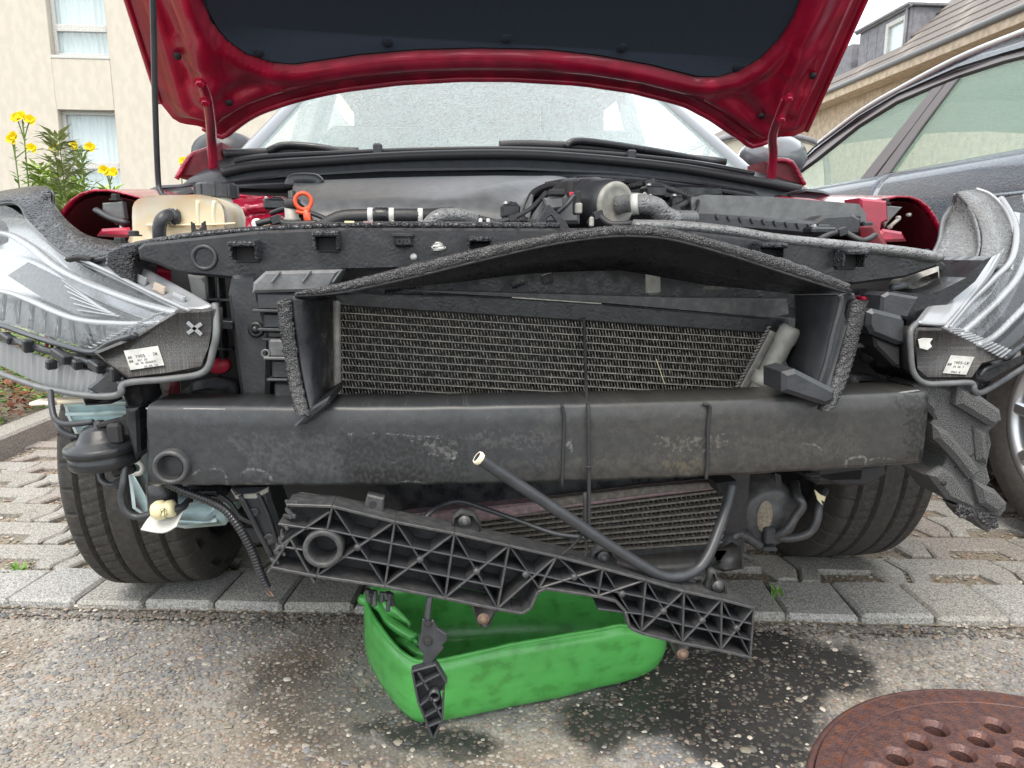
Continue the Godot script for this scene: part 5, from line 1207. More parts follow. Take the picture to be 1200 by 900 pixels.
	s = S(); box(s, Vector3(0.593, 0.796, -0.36), Vector3(0.05, 0.03, 0.05), Basis(), 0.003); box(s, Vector3(0.639, 0.786, -0.36), Vector3(0.02, 0.026, 0.03), Basis(), 0.003); part("fuse_box", s, M.plastic, ab)
	s = S(true); tube(s, [Vector3(0.268, 0.792, -0.3), Vector3(0.304, 0.815, -0.34), Vector3(0.322, 0.836, -0.38)], 0.004, 8, 4); part("strap", s, M.plastic, ab)
	s = S(); prism(s, [Vector2(0.334, 0.875), Vector2(0.367, 0.892), Vector2(0.397, 0.898), Vector2(0.489, 0.895), Vector2(0.496, 0.872), Vector2(0.399, 0.864)], -0.76, -0.7, 0.006); part("brake_servo", s, M.plastic, t)
	# engine block and gearbox as dark mass below
	s = S(); box(s, Vector3(-0.05, 0.55, -0.55), Vector3(0.62, 0.42, 0.36), Basis(), 0.03); box(s, Vector3(0.36, 0.5, -0.55), Vector3(0.3, 0.3, 0.34), Basis(), 0.04); part("engine_block", s, M.dark, t)
	s = S(); box(s, Vector3(0.42, 0.72, -0.5), Vector3(0.28, 0.16, 0.24), Basis(), 0.01); part("battery", s, M.plastic, t)
	s = S(true); tube(s, [Vector3(-0.013, 0.687, -0.22), Vector3(0.076, 0.696, -0.24), Vector3(0.166, 0.693, -0.25), Vector3(0.253, 0.681, -0.24)], 0.012, 10, 5); tube(s, [Vector3(-0.097, 0.695, -0.2), Vector3(-0.041, 0.705, -0.22), Vector3(0.015, 0.691, -0.22)], 0.009, 10, 5); part("coolant_hose", s, M.rubber, t)
	s = S(); rod(s, Vector3(0.187, 0.673, -0.2), Vector3(0.185, 0.719, -0.2), 0.016, 20, 0.004); part("pipe_stub", s, M.pale_alu, t)
	s = S(); box(s, Vector3(0.034, 0.699, -0.2), Vector3(0.02, 0.012, 0.01), Basis(Vector3(0, 0, 1), -0.5), 0.002); box(s, Vector3(0.097, 0.685, -0.2), Vector3(0.01, 0.01, 0.01), Basis(), 0.003); box(s, Vector3(0.29, 0.684, -0.2), Vector3(0.045, 0.012, 0.02), Basis(), 0.003); part("loom_clip", s, M.pale_alu, t)
	s = S(true); for q in [[Vector3(0.017, 0.673, -0.23), Vector3(0.048, 0.71, -0.25)], [Vector3(0.124, 0.71, -0.25), Vector3(0.154, 0.679, -0.23)], [Vector3(0.154, 0.679, -0.23), Vector3(0.177, 0.71, -0.25)]]: tube(s, q, 0.005, 8, 1)
	part("loom", s, M.grey_plastic, t)

	# wiring looms, plugs and small hoses between cover and front panel
	var looms := [[[Vector3(-0.092, 0.799, -0.3), Vector3(-0.05, 0.789, -0.28), Vector3(-0.016, 0.796, -0.3), Vector3(0.008, 0.79, -0.28)], 0.006], [[Vector3(-0.074, 0.788, -0.24), Vector3(-0.037, 0.797, -0.26), Vector3(-0.001, 0.816, -0.3), Vector3(0.031, 0.846, -0.34)], 0.004], [[Vector3(0.093, 0.789, -0.26), Vector3(0.103, 0.802, -0.24), Vector3(0.121, 0.787, -0.22), Vector3(0.155, 0.788, -0.22)], 0.005], [[Vector3(0.205, 0.788, -0.22), Vector3(0.252, 0.815, -0.3), Vector3(0.287, 0.828, -0.36), Vector3(0.337, 0.844, -0.45)], 0.005], [[Vector3(-0.447, 0.786, -0.24), Vector3(-0.414, 0.792, -0.24), Vector3(-0.393, 0.785, -0.22), Vector3(-0.348, 0.786, -0.22)], 0.005], [[Vector3(-0.46, 0.811, -0.4), Vector3(-0.422, 0.819, -0.38), Vector3(-0.372, 0.806, -0.36), Vector3(-0.334, 0.789, -0.3)], 0.0045], [[Vector3(0.221, 0.872, -0.55), Vector3(0.261, 0.878, -0.5), Vector3(0.314, 0.865, -0.5), Vector3(0.347, 0.85, -0.48)], 0.007], [[Vector3(0.067, 0.885, -0.6), Vector3(0.113, 0.888, -0.55), Vector3(0.165, 0.877, -0.5), Vector3(0.22, 0.889, -0.55)], 0.006], [[Vector3(0.467, 0.763, -0.2), Vector3(0.526, 0.776, -0.24), Vector3(0.554, 0.761, -0.22), Vector3(0.601, 0.771, -0.26)], 0.005], [[Vector3(-0.044, 0.689, -0.19), Vector3(0.013, 0.7, -0.2), Vector3(0.083, 0.689, -0.2), Vector3(0.158, 0.701, -0.22), Vector3(0.239, 0.69, -0.2)], 0.006], [[Vector3(-0.245, 0.685, -0.19), Vector3(-0.152, 0.691, -0.2), Vector3(-0.07, 0.686, -0.2)], 0.008]]
	for q in looms:
		s = S(true); tube(s, q[0], q[1], 8, 6, 0.006 if q[1] > 0.0052 else 0.0); var lo := part("wiring_loom", s, M.rubber if q[1] > 0.0048 else M.grey_plastic, t)
		s = S(); box(s, q[0][1] + Vector3(0, 0, 0.004), Vector3(q[1] * 3.2, q[1] * 2.6, q[1] * 2.4), Basis(Vector3(0, 0, 1), 0.3), 0.001); part("loom_plug", s, M.plastic, lo)
	for q in [[Vector3(-0.033, 0.813, -0.34), Vector3(0.03, 0.024, 0.03)], [Vector3(0.113, 0.862, -0.42), Vector3(0.03, 0.02, 0.03)], [Vector3(0.253, 0.857, -0.44), Vector3(0.04, 0.022, 0.04)], [Vector3(0.287, 0.831, -0.4), Vector3(0.022, 0.03, 0.02)], [Vector3(-0.466, 0.83, -0.46), Vector3(0.04, 0.02, 0.04)], [Vector3(0.488, 0.778, -0.24), Vector3(0.05, 0.012, 0.03)]]:
		s = S(); box(s, q[0], q[1], Basis(Vector3.UP, 0.2), 0.004); box(s, q[0] + Vector3(0.004, q[1].y * 0.5, 0.0), Vector3(q[1].x * 0.5, 0.008, q[1].z * 0.5), Basis(Vector3.UP, 0.2), 0.002); var cb := part("connector_block", s, M.plastic, t)
		s = S(); bolt(s, q[0] + Vector3(-q[1].x * 0.3, q[1].y * 0.5, q[1].z * 0.3), Vector3.UP, 0.004, 0.004); part("bolt", s, M.steel, cb)

# ---------------------------------------------------------------- front panel that carries the bonnet lock
func slam_panel(t: Node3D):
	var s := S()
	var face := [Vector2(-0.575, 0.746), Vector2(-0.566, 0.753), Vector2(-0.494, 0.761), Vector2(-0.412, 0.77), Vector2(-0.295, 0.775), Vector2(-0.15, 0.775), Vector2(0.017, 0.775), Vector2(0.125, 0.777), Vector2(0.202, 0.773), Vector2(0.307, 0.762), Vector2(0.449, 0.748), Vector2(0.552, 0.739), Vector2(0.606, 0.732), Vector2(0.611, 0.72), Vector2(0.556, 0.702), Vector2(0.474, 0.692), Vector2(0.419, 0.697), Vector2(0.337, 0.707), Vector2(0.257, 0.719), Vector2(-0.001, 0.721), Vector2(-0.297, 0.714), Vector2(-0.322, 0.699), Vector2(-0.417, 0.7), Vector2(-0.504, 0.709), Vector2(-0.527, 0.713), Vector2(-0.552, 0.725), Vector2(-0.573, 0.731)]
	prism(s, face, -0.16, -0.1, 0.004)
	var p := part("front_panel", s, M.plastic, t)
	# raised and wet top edge
	s = S(true); tube(s, [Vector3(-0.583, 0.75, -0.12), Vector3(-0.504, 0.764, -0.13), Vector3(-0.421, 0.772, -0.135), Vector3(-0.3, 0.779, -0.14), Vector3(-0.15, 0.78, -0.14), Vector3(0.023, 0.779, -0.14)], 0.013, 10, 5, 0.0, 0.45); part("top_edge", s, M.wet_plastic, p)
	s = S(true); tube(s, [Vector3(0.135, 0.781, -0.13), Vector3(0.21, 0.779, -0.125), Vector3(0.288, 0.771, -0.12), Vector3(0.341, 0.762, -0.115), Vector3(0.406, 0.755, -0.11), Vector3(0.472, 0.749, -0.105), Vector3(0.552, 0.741, -0.1), Vector3(0.606, 0.733, -0.1)], 0.017, 12, 5, 0.0, 0.5); part("top_edge", s, M.wet_grey, p)
	s = S(); for q in [[273, 283, 302, 287], [369, 271, 397, 275], [547, 277, 577, 280], [885, 284, 919, 289], [984, 293, 1012, 298]]: pass
	var lips := [[Vector3(-0.425, 0.753, -0.085), 0.036], [Vector3(-0.313, 0.767, -0.085), 0.034], [Vector3(-0.099, 0.76, -0.085), 0.034], [Vector3(0.33, 0.752, -0.085), 0.04], [Vector3(0.458, 0.742, -0.085), 0.036]]
	for l in lips:
		s = S(); box(s, l[0], Vector3(l[1], 0.007, 0.04), Basis(Vector3(1, 0, 0), 0.1), 0.002); box(s, l[0] + Vector3(-l[1] * 0.46, -0.012, -0.004), Vector3(0.004, 0.022, 0.03), Basis(), 0.001); box(s, l[0] + Vector3(l[1] * 0.46, -0.012, -0.004), Vector3(0.004, 0.022, 0.03), Basis(), 0.001)
		var lp := part("clip_lip", s, M.wet_plastic, p)
		s = S(); box(s, l[0] + Vector3(0, -0.016, -0.013), Vector3(l[1] * 0.86, 0.022, 0.004)); part("clip_slot", s, M.dark, lp)
	s = S(true); torus(s, Vector3(-0.485, 0.733, -0.099), Vector3(0, 0, 1), 0.0155, 0.003, 28); var ho := part("hole_collar", s, M.grey_plastic, p)
	s = S(true); lathe(s, [Vector2(0, -0.002), Vector2(0.0145, -0.002), Vector2(0.0145, 0.001)], along(Vector3(-0.485, 0.733, -0.099), Vector3(0, 0, 1)), 28); part("hole", s, M.plastic, ho)
	for h in [[Vector3(-0.361, 0.741, -0.1), 0.0045], [Vector3(-0.292, 0.722, -0.1), 0.004], [Vector3(-0.256, 0.723, -0.1), 0.003]]:
		s = S(); lathe(s, [Vector2(0, 0.0008), Vector2(h[1], 0.0008), Vector2(h[1] * 1.1, -0.001)], along(h[0], Vector3(0, 0, 1)), 16); part("hole", s, M.dark, p)
	s = S(); box(s, Vector3(-0.207, 0.757, -0.092), Vector3(0.026, 0.018, 0.02), Basis(), 0.003); box(s, Vector3(-0.207, 0.764, -0.088), Vector3(0.03, 0.005, 0.026), Basis(), 0.001)
	for q in [Vector3(-0.212, 0.755, -0.081), Vector3(-0.201, 0.755, -0.081)]: lathe(s, [Vector2(0.004, 0), Vector2(0.004, 0.003), Vector2(0.002, 0.003)], along(q, Vector3(0, 0, 1)), 10)
	part("socket", s, M.plastic, p)
	s = S(true); box(s, Vector3(-0.158, 0.747, -0.085), Vector3(0.02, 0.008, 0.014), Basis(), 0.003); box(s, Vector3(-0.158, 0.752, -0.085), Vector3(0.011, 0.006, 0.011), Basis(), 0.003); lathe(s, [Vector2(0, 0.004), Vector2(0.004, 0.003), Vector2(0.005, 0)], along(Vector3(-0.194, 0.734, -0.098), Vector3(0, 0, 1)), 14); part("push_pin", s, M.white, p)
	s = S(); box(s, Vector3(-0.322, 0.774, -0.125), Vector3(0.014, 0.001, 0.008), Basis(), 0.0002)
	s = S(); box(s, Vector3(-0.287, 0.779, -0.135) + Vector3(0, 0.005, 0), Vector3(0.014, 0.003, 0.01), Basis(), 0.0005); part("paint_mark", s, M.yellowish, p)
	s = S(); box(s, Vector3(-0.26, 0.779, -0.135) + Vector3(0, 0.005, 0), Vector3(0.014, 0.003, 0.01), Basis(), 0.0005); part("paint_mark", s, M.pinkish, p)
	# left upright with its slotted side
	s = S(); prism(s, [Vector2(-0.449, 0.709), Vector2(-0.414, 0.712), Vector2(-0.411, 0.675), Vector2(-0.4, 0.624), Vector2(-0.409, 0.519), Vector2(-0.447, 0.519), Vector2(-0.452, 0.596), Vector2(-0.456, 0.682)], -0.15, -0.095, 0.006); var up := part("upright", s, M.grey_plastic, t)
	s = S(true); torus(s, Vector3(-0.419, 0.632, -0.093), Vector3(0, 0, 1), 0.008, 0.004, 20); lathe(s, [Vector2(0, 0.008), Vector2(0.005, 0.008), Vector2(0.007, 0)], along(Vector3(-0.419, 0.632, -0.094), Vector3(0, 0, 1)), 6); part("bolt", s, M.plastic, up)
	s = S(); for k in 4: bar(s, Vector3(-0.49, 0.709, -0.13).lerp(Vector3(-0.489, 0.601, -0.13), k / 3.0), Vector3(-0.455, 0.708, -0.13).lerp(Vector3(-0.459, 0.601, -0.13), k / 3.0), 0.004, 0.03)
	bar(s, Vector3(-0.474, 0.711, -0.13), Vector3(-0.476, 0.586, -0.13), 0.004, 0.03); bar(s, Vector3(-0.489, 0.711, -0.13), Vector3(-0.491, 0.586, -0.13), 0.004, 0.03); bar(s, Vector3(-0.483, 0.641, -0.11), Vector3(-0.45, 0.638, -0.11), 0.012, 0.04); part("slotted_side", s, M.plastic, up)
	s = S(); prism(s, [Vector2(-0.535, 0.708), Vector2(-0.512, 0.705), Vector2(-0.506, 0.695), Vector2(-0.507, 0.669), Vector2(-0.517, 0.664), Vector2(-0.531, 0.678)], -0.19, -0.17, 0.004); part("headlamp_mount", s, M.white, t)
	s = S(true); lathe(s, [Vector2(0, 0.006), Vector2(0.013, 0.004), Vector2(0.016, -0.004), Vector2(0, -0.004)], Transform3D(Basis(Vector3(1.2, 0, 0), Vector3(0, 0, 1), Vector3(0, -0.9, 0)), Vector3(-0.49, 0.574, -0.14)), 16); part("grommet", s, M.dull_red, t)
	for q in [Vector3(-0.42, 0.57, -0.21), Vector3(0.52, 0.55, -0.24)]:
		s = S(); box(s, q, Vector3(0.3, 0.3, 0.02)); part("inner_panel", s, M.dark, t)
	s = S(true); prism(s, [Vector2(-0.537, 0.539), Vector2(-0.519, 0.553), Vector2(-0.492, 0.558), Vector2(-0.465, 0.55), Vector2(-0.458, 0.535), Vector2(-0.467, 0.522), Vector2(-0.536, 0.524)], -0.16, -0.1, 0.01); part("rail_end", s, M.grey_plastic, t)
	# stepped air guide beside the duct
	s = S(); prism(s, [Vector2(-0.407, 0.7), Vector2(-0.39, 0.715), Vector2(-0.29, 0.717), Vector2(-0.308, 0.688), Vector2(-0.409, 0.686)], -0.12, -0.045, 0.004)
	for k in 3: bar(s, Vector3(-0.382, 0.7, -0.043).lerp(Vector3(-0.301, 0.7, -0.043), k / 2.0), Vector3(-0.369, 0.715, -0.043).lerp(Vector3(-0.288, 0.717, -0.043), k / 2.0), 0.003, 0.004)
	var ag := part("air_guide", s, M.pale_plastic, t)
	for q in [[301, 343, 352, 364, 0], [307, 367, 340, 386, 0], [313, 388, 340, 397, 0], [314, 398, 342, 419, 1], [317, 422, 344, 444, 0], [321, 449, 346, 474, 0]]: pass
	var steps := [[Vector3(-0.404, 0.686, -0.05), Vector3(-0.347, 0.662, -0.05), 0], [Vector3(-0.4, 0.658, -0.055), Vector3(-0.361, 0.636, -0.055), 0], [Vector3(-0.396, 0.633, -0.06), Vector3(-0.363, 0.622, -0.06), 0], [Vector3(-0.393, 0.622, -0.05), Vector3(-0.358, 0.597, -0.05), 1], [Vector3(-0.392, 0.593, -0.055), Vector3(-0.358, 0.566, -0.055), 0], [Vector3(-0.39, 0.561, -0.055), Vector3(-0.357, 0.53, -0.055), 0]]
	for q in steps:
		var a: Vector3 = q[0]; var b: Vector3 = q[1]
		s = S(); box(s, (a + b) / 2.0 + Vector3(0, 0, -0.025), Vector3(absf(b.x - a.x), absf(a.y - b.y), 0.05), Basis(Vector3(0, 0, 1), -0.03), 0.003); box(s, Vector3((a.x + b.x) / 2.0 - 0.002, b.y - 0.0005, a.z - 0.02), Vector3(absf(b.x - a.x) + 0.008, 0.004, 0.052), Basis(Vector3(0, 0, 1), -0.03), 0.001)
		part("guide_box", s, M.pale_plastic if q[2] else M.grey_plastic, ag)
	s = S(true); torus(s, Vector3(-0.397, 0.603, -0.05), Vector3(0, 0, 1), 0.005, 0.0016, 16); part("eyelet", s, M.pale_plastic, ag)

# ---------------------------------------------------------------- torn air duct with foam lips in front of the cooler
func foam_strip(lo: Array, hi: Array, d: float) -> SurfaceTool:
	var a := smooth_path(lo, 14); var b := smooth_path(hi, 14); var s := S(true); var rows := []
	for i in a.size():
		var line := []
		var out := Vector3(0, 0, 1)
		for q in [[0.0, -d], [0.0, 0.0], [0.15, 0.2], [0.32, 0.25], [0.5, 0.28], [0.68, 0.25], [0.85, 0.2], [1.0, 0.0], [1.0, -d], [0.5, -d]]:
			var zz: float = q[1] if q[1] <= 0.0 else q[1] * 0.016
			var p: Vector3 = a[i].lerp(b[i], q[0]) + out * zz
			if q[1] >= 0.0: p += Vector3(fn.get_noise_3d(p.x * 220.0, p.y * 220.0, zz * 300.0), fn.get_noise_3d(p.y * 220.0, p.x * 220.0, 7.0), fn.get_noise_3d(p.x * 220.0 + 50.0, p.y * 220.0, q[0] * 9.0)) * 0.0028
			line.append(p)
		rows.append(line)
	sheet(s, rows, 0.0, true)
	return s

func air_duct(t: Node3D):
	var s: SurfaceTool
	var top := [Vector3(-0.339, 0.69, 0.02), Vector3(-0.28, 0.702, 0.02), Vector3(-0.205, 0.721, 0.02), Vector3(-0.107, 0.745, 0.02), Vector3(-0.018, 0.762, 0.02), Vector3(0.048, 0.772, 0.02), Vector3(0.093, 0.775, 0.02), Vector3(0.139, 0.772, 0.02), Vector3(0.22, 0.753, 0.02), Vector3(0.304, 0.731, 0.02), Vector3(0.394, 0.7, 0.02)]
	var bot := [Vector3(-0.338, 0.686, 0.02), Vector3(-0.281, 0.69, 0.02), Vector3(-0.194, 0.708, 0.02), Vector3(-0.107, 0.729, 0.02), Vector3(-0.018, 0.749, 0.02), Vector3(0.049, 0.759, 0.02), Vector3(0.099, 0.761, 0.02), Vector3(0.151, 0.756, 0.02), Vector3(0.233, 0.735, 0.02), Vector3(0.305, 0.713, 0.02), Vector3(0.4, 0.685, 0.02)]
	var rear := [Vector3(-0.317, 0.679, -0.1), Vector3(-0.25, 0.689, -0.1), Vector3(-0.158, 0.695, -0.1), Vector3(-0.052, 0.707, -0.1), Vector3(-0.001, 0.711, -0.1), Vector3(0.088, 0.714, -0.1), Vector3(0.126, 0.712, -0.1), Vector3(0.179, 0.703, -0.1), Vector3(0.245, 0.692, -0.1), Vector3(0.298, 0.687, -0.1), Vector3(0.382, 0.678, -0.1)]
	var b1 := smooth_path(bot, 5); var r1 := smooth_path(rear, 5)
	var rows := [b1]
	for f in [0.06, 0.5, 1.0]:
		var line := []
		for k in b1.size(): line.append(b1[k].lerp(r1[k], f) + Vector3(0, (0.003 if f == 0.06 else 0.0), 0))
		rows.append(line)
	s = S(true); sheet(s, rows, 0.003); var d := part("air_duct", s, M.plastic, t)
	part("foam_lip", foam_strip(bot, top, 0.012), M.foam, d)
	s = S(true); tube(s, bot, 0.0022, 6, 5); part("moulded_edge", s, M.grey_plastic, d)
	# pads on the underside
	s = S(); for q in [[600, 312, 705, 300], [705, 318, 790, 296]]: pass
	# left cheek
	var f0 := [Vector3(-0.343, 0.685, 0.02), Vector3(-0.341, 0.65, 0.02), Vector3(-0.337, 0.6, 0.02), Vector3(-0.33, 0.563, 0.03), Vector3(-0.323, 0.532, 0.04)]; var k0 := [Vector3(-0.314, 0.676, -0.1), Vector3(-0.316, 0.632, -0.1), Vector3(-0.317, 0.588, -0.1), Vector3(-0.319, 0.55, -0.1), Vector3(-0.317, 0.527, -0.1)]
	s = S(true); sheet(s, net([f0, k0], 4, 1), 0.004); part("cheek", s, M.plastic, d)
	part("foam_lip", foam_strip([Vector3(-0.344, 0.681, 0.02), Vector3(-0.342, 0.644, 0.02), Vector3(-0.338, 0.594, 0.02), Vector3(-0.33, 0.557, 0.032), Vector3(-0.323, 0.534, 0.042)], [Vector3(-0.362, 0.681, 0.02), Vector3(-0.36, 0.644, 0.02), Vector3(-0.356, 0.595, 0.02), Vector3(-0.348, 0.558, 0.032), Vector3(-0.342, 0.54, 0.042)], 0.012), M.foam, d)
	s = S(); prism(s, [Vector2(-0.345, 0.522), Vector2(-0.329, 0.523), Vector2(-0.299, 0.548), Vector2(-0.298, 0.559), Vector2(-0.321, 0.545)], -0.08, 0.040, 0.003); part("cheek_foot", s, M.plastic, d)
	# right cheek
	f0 = [Vector3(0.402, 0.684, 0.02), Vector3(0.404, 0.671, 0.02), Vector3(0.394, 0.629, 0.02), Vector3(0.385, 0.59, 0.02), Vector3(0.373, 0.556, 0.03), Vector3(0.364, 0.536, 0.04)]; k0 = [Vector3(0.381, 0.676, -0.1), Vector3(0.384, 0.656, -0.1), Vector3(0.385, 0.625, -0.1), Vector3(0.38, 0.595, -0.1), Vector3(0.375, 0.573, -0.1), Vector3(0.396, 0.552, -0.1)]
	s = S(true); sheet(s, net([f0, k0], 4, 1), 0.004); part("cheek", s, M.grey_plastic, d)
	var g0 := [Vector3(0.382, 0.684, 0.024), Vector3(0.385, 0.672, 0.024), Vector3(0.377, 0.63, 0.024), Vector3(0.371, 0.591, 0.024), Vector3(0.363, 0.561, 0.024)]; s = S(true); tube(s, g0, 0.004, 8, 5); part("cheek_rib", s, M.grey_plastic, d)
	part("foam_lip", foam_strip([Vector3(0.426, 0.675, 0.02), Vector3(0.419, 0.631, 0.02), Vector3(0.412, 0.59, 0.02), Vector3(0.397, 0.556, 0.03), Vector3(0.379, 0.532, 0.04)], [Vector3(0.403, 0.678, 0.02), Vector3(0.396, 0.632, 0.02), Vector3(0.389, 0.59, 0.02), Vector3(0.375, 0.556, 0.03), Vector3(0.36, 0.527, 0.04)], 0.012), M.foam, d)
	s = S(); prism(s, [Vector2(0.299, 0.582), Vector2(0.317, 0.586), Vector2(0.376, 0.557), Vector2(0.376, 0.541), Vector2(0.362, 0.535), Vector2(0.301, 0.555)], -0.02, 0.046, 0.006); part("cheek_foot", s, M.grey_plastic, d)

# ---------------------------------------------------------------- condenser, radiator, lower cooler
func coolers(t: Node3D):
	var s: SurfaceTool
	var tl := Vector3(-0.305, 0.664, -0.13); var tr := Vector3(0.368, 0.617, -0.13); var br := Vector3(0.297, 0.496, -0.13); var bl := Vector3(-0.311, 0.508, -0.13)
	var ex := (tr - tl).normalized(); var n := 15
	var c := Node3D.new(); c.name = "condenser"; t.add_child(c)
	var fs := S()
	for k in n:
		var f := float(k) / (n - 1)
		var a := tl.lerp(bl, f); var b := tr.lerp(br, f)
		a.y = lerpf(tl.y, bl.y, f); b.y = tr.y + (bl.y - tl.y) * f
		b = a + (b - a).normalized() * (lerpf(tr.x, br.x, clampf((tr.y - b.y) / (tr.y - br.y), 0, 1)) - a.x)
		s = S(); bar(s, a, b, 0.0014, 0.014, Vector3(0, 0, 1), 0.0003); part("cooler_tube", s, M.alu, c)
		var L := a.distance_to(b); var m := int(L / 0.0048); var d := (b - a).normalized()
		var hgt := (tl.y - bl.y) / (n - 1)
		for i in m:
			var p := a + d * (i + 0.5) * 0.0048
			var q := p + d * 0.0026 + Vector3(0, -hgt, 0)
			var w := Vector3(0, 0, -0.008 + rng.randf_range(-0.001, 0.001)); var th := Vector3(0.0008, 0, 0)
			var z0 := Vector3(0, 0, 0.0045 + rng.randf_range(-0.0025, 0.0015))
			quad(fs, p + z0 - th, q + z0 - th, q + z0 + th, p + z0 + th); quad(fs, p + z0, q + z0, q + w, p + w)
	struct(part("cooling_fins", fs, M.fin, c), "stuff")
	s = S(); quad(s, tl + Vector3(-0.02, 0.02, -0.016), tr + Vector3(0.05, 0.02, -0.016), br + Vector3(0.1, -0.03, -0.016), bl + Vector3(-0.02, -0.03, -0.016)); part("radiator_core", s, M.worn, c)
	s = S(true); rod(s, Vector3(-0.309, 0.671, -0.12), Vector3(-0.314, 0.507, -0.12), 0.006, 14); part("side_tank", s, M.alu, c)
	s = S(); for q in [Vector3(-0.317, 0.647, -0.115), Vector3(-0.319, 0.592, -0.115)]: box(s, q, Vector3(0.006, 0.02, 0.008))
	part("tank_lug", s, M.pale_alu, c)
	s = S(); bar(s, Vector3(0.358, 0.62, -0.118), Vector3(0.297, 0.493, -0.118), 0.012, 0.014); var se := part("side_plate", s, M.alu, c)
	s = S(); for k in 26: box(s, Vector3(0.35, 0.626, -0.115).lerp(Vector3(0.288, 0.499, -0.115), k / 25.0), Vector3(0.007, 0.0022, 0.004), Basis(Vector3(0, 0, 1), 0.4), 0.0004)
	part("side_teeth", s, M.alu, se)
	# dryer bottle
	var d0 := Vector3(0.377, 0.627, -0.095); var d1 := Vector3(0.311, 0.487, -0.095)
	s = S(true); lathe(s, [Vector2(0, 0.004), Vector2(0.010, 0.004), Vector2(0.013, -0.002), Vector2(0.0145, 0.0), Vector2(0.0165, 0.004), Vector2(0.0165, 0.022), Vector2(0.0148, 0.026), Vector2(0.0148, 0.15), Vector2(0, 0.15)], along(d0, d1 - d0), 24); var dr := part("dryer_bottle", s, M.pale_alu, t)
	s = S(true); lathe(s, [Vector2(0.0148, 0.078), Vector2(0.019, 0.079), Vector2(0.019, 0.098), Vector2(0.0148, 0.1)], along(d0, d1 - d0), 24); part("bottle_clamp", s, M.pale_alu, dr)
	# top frames of the cooler
	s = S(); prism(s, [Vector2(-0.314, 0.681), Vector2(-0.101, 0.676), Vector2(0.081, 0.664), Vector2(0.36, 0.638), Vector2(0.384, 0.638), Vector2(0.388, 0.616), Vector2(0.362, 0.615), Vector2(0.082, 0.636), Vector2(-0.305, 0.663)], -0.15, -0.12, 0.002); var fr := part("cooler_frame", s, M.worn, t)
	fr.material_override = M.plastic
	s = S(); prism(s, [Vector2(-0.216, 0.685), Vector2(-0.048, 0.68), Vector2(0.22, 0.671), Vector2(0.389, 0.669), Vector2(0.394, 0.645), Vector2(0.367, 0.639), Vector2(0.084, 0.665), Vector2(-0.1, 0.677)], -0.17, -0.14, 0.003); part("radiator_top", s, M.worn, t)
	s = S(); bar(s, Vector3(-0.05, 0.674, -0.122), Vector3(0.087, 0.664, -0.122), 0.002, 0.004); part("bright_edge", s, M.pale_alu, fr)
	s = S(); box(s, Vector3(0.03, 0.58, -0.2), Vector3(0.8, 0.3, 0.02)); part("fan_shroud", s, M.plastic, t)
	s = S(); for q in [[Vector3(0.174, 0.579, -0.118), Vector3(0.189, 0.539, -0.118)]]: bar(s, q[0], q[1], 0.0012, 0.0012)
	var st := part("dry_grass_blade", s, M.yellowish, c)
	# lower cooler: pinkish upper rail and worn slats
	var lc := Node3D.new(); lc.name = "lower_cooler"; t.add_child(lc)
	s = S(); prism(s, [Vector2(-0.223, 0.344), Vector2(0.002, 0.359), Vector2(0.164, 0.374), Vector2(0.289, 0.382), Vector2(0.296, 0.372), Vector2(0.165, 0.36), Vector2(0.029, 0.346), Vector2(-0.105, 0.329), Vector2(-0.223, 0.326)], -0.13, -0.1, 0.003); part("upper_rail", s, M.pinkish, lc)
	s = S(); prism(s, [Vector2(0.002, 0.364), Vector2(0.164, 0.379), Vector2(0.288, 0.385), Vector2(0.29, 0.375), Vector2(0.164, 0.367), Vector2(0.002, 0.35)], -0.11, -0.095, 0.002); part("upper_rail", s, M.dirty, lc)
	var l0 := [Vector3(-0.224, 0.318, -0.11), Vector3(0.307, 0.368, -0.11)]; var l1 := [Vector3(-0.212, 0.261, -0.11), Vector3(0.291, 0.279, -0.11)]
	for k in 9:
		var f := k / 8.0; s = S(); bar(s, l0[0].lerp(l1[0], f), l0[1].lerp(l1[1], f), 0.0035, 0.012, Vector3(0, 0, 1), 0.0006); part("cooler_slat", s, M.dirty, lc)
	var rs := S()
	for k in 8:
		var f := (k + 0.5) / 8.0
		for i in 70:
			var p: Vector3 = l0[0].lerp(l1[0], f).lerp(l0[1].lerp(l1[1], f), i / 69.0); box(rs, p + Vector3(0, 0, -0.004), Vector3(0.001, 0.0075, 0.008), Basis(Vector3(0, 0, 1), 0.3), 0.0001)
	struct(part("cooling_fins", rs, M.fin, lc), "stuff")
	s = S(); quad(s, Vector3(-0.262, 0.39, -0.125), Vector3(0.34, 0.401, -0.125), Vector3(0.336, 0.232, -0.125), Vector3(-0.267, 0.242, -0.125)); part("core", s, M.plastic, lc)
	s = S(true); prism(s, [Vector2(-0.105, 0.266), Vector2(0.089, 0.273), Vector2(0.302, 0.277), Vector2(0.319, 0.242), Vector2(0.233, 0.22), Vector2(0.006, 0.236)], -0.3, -0.1, 0.01); part("lower_tray", s, M.worn, lc)

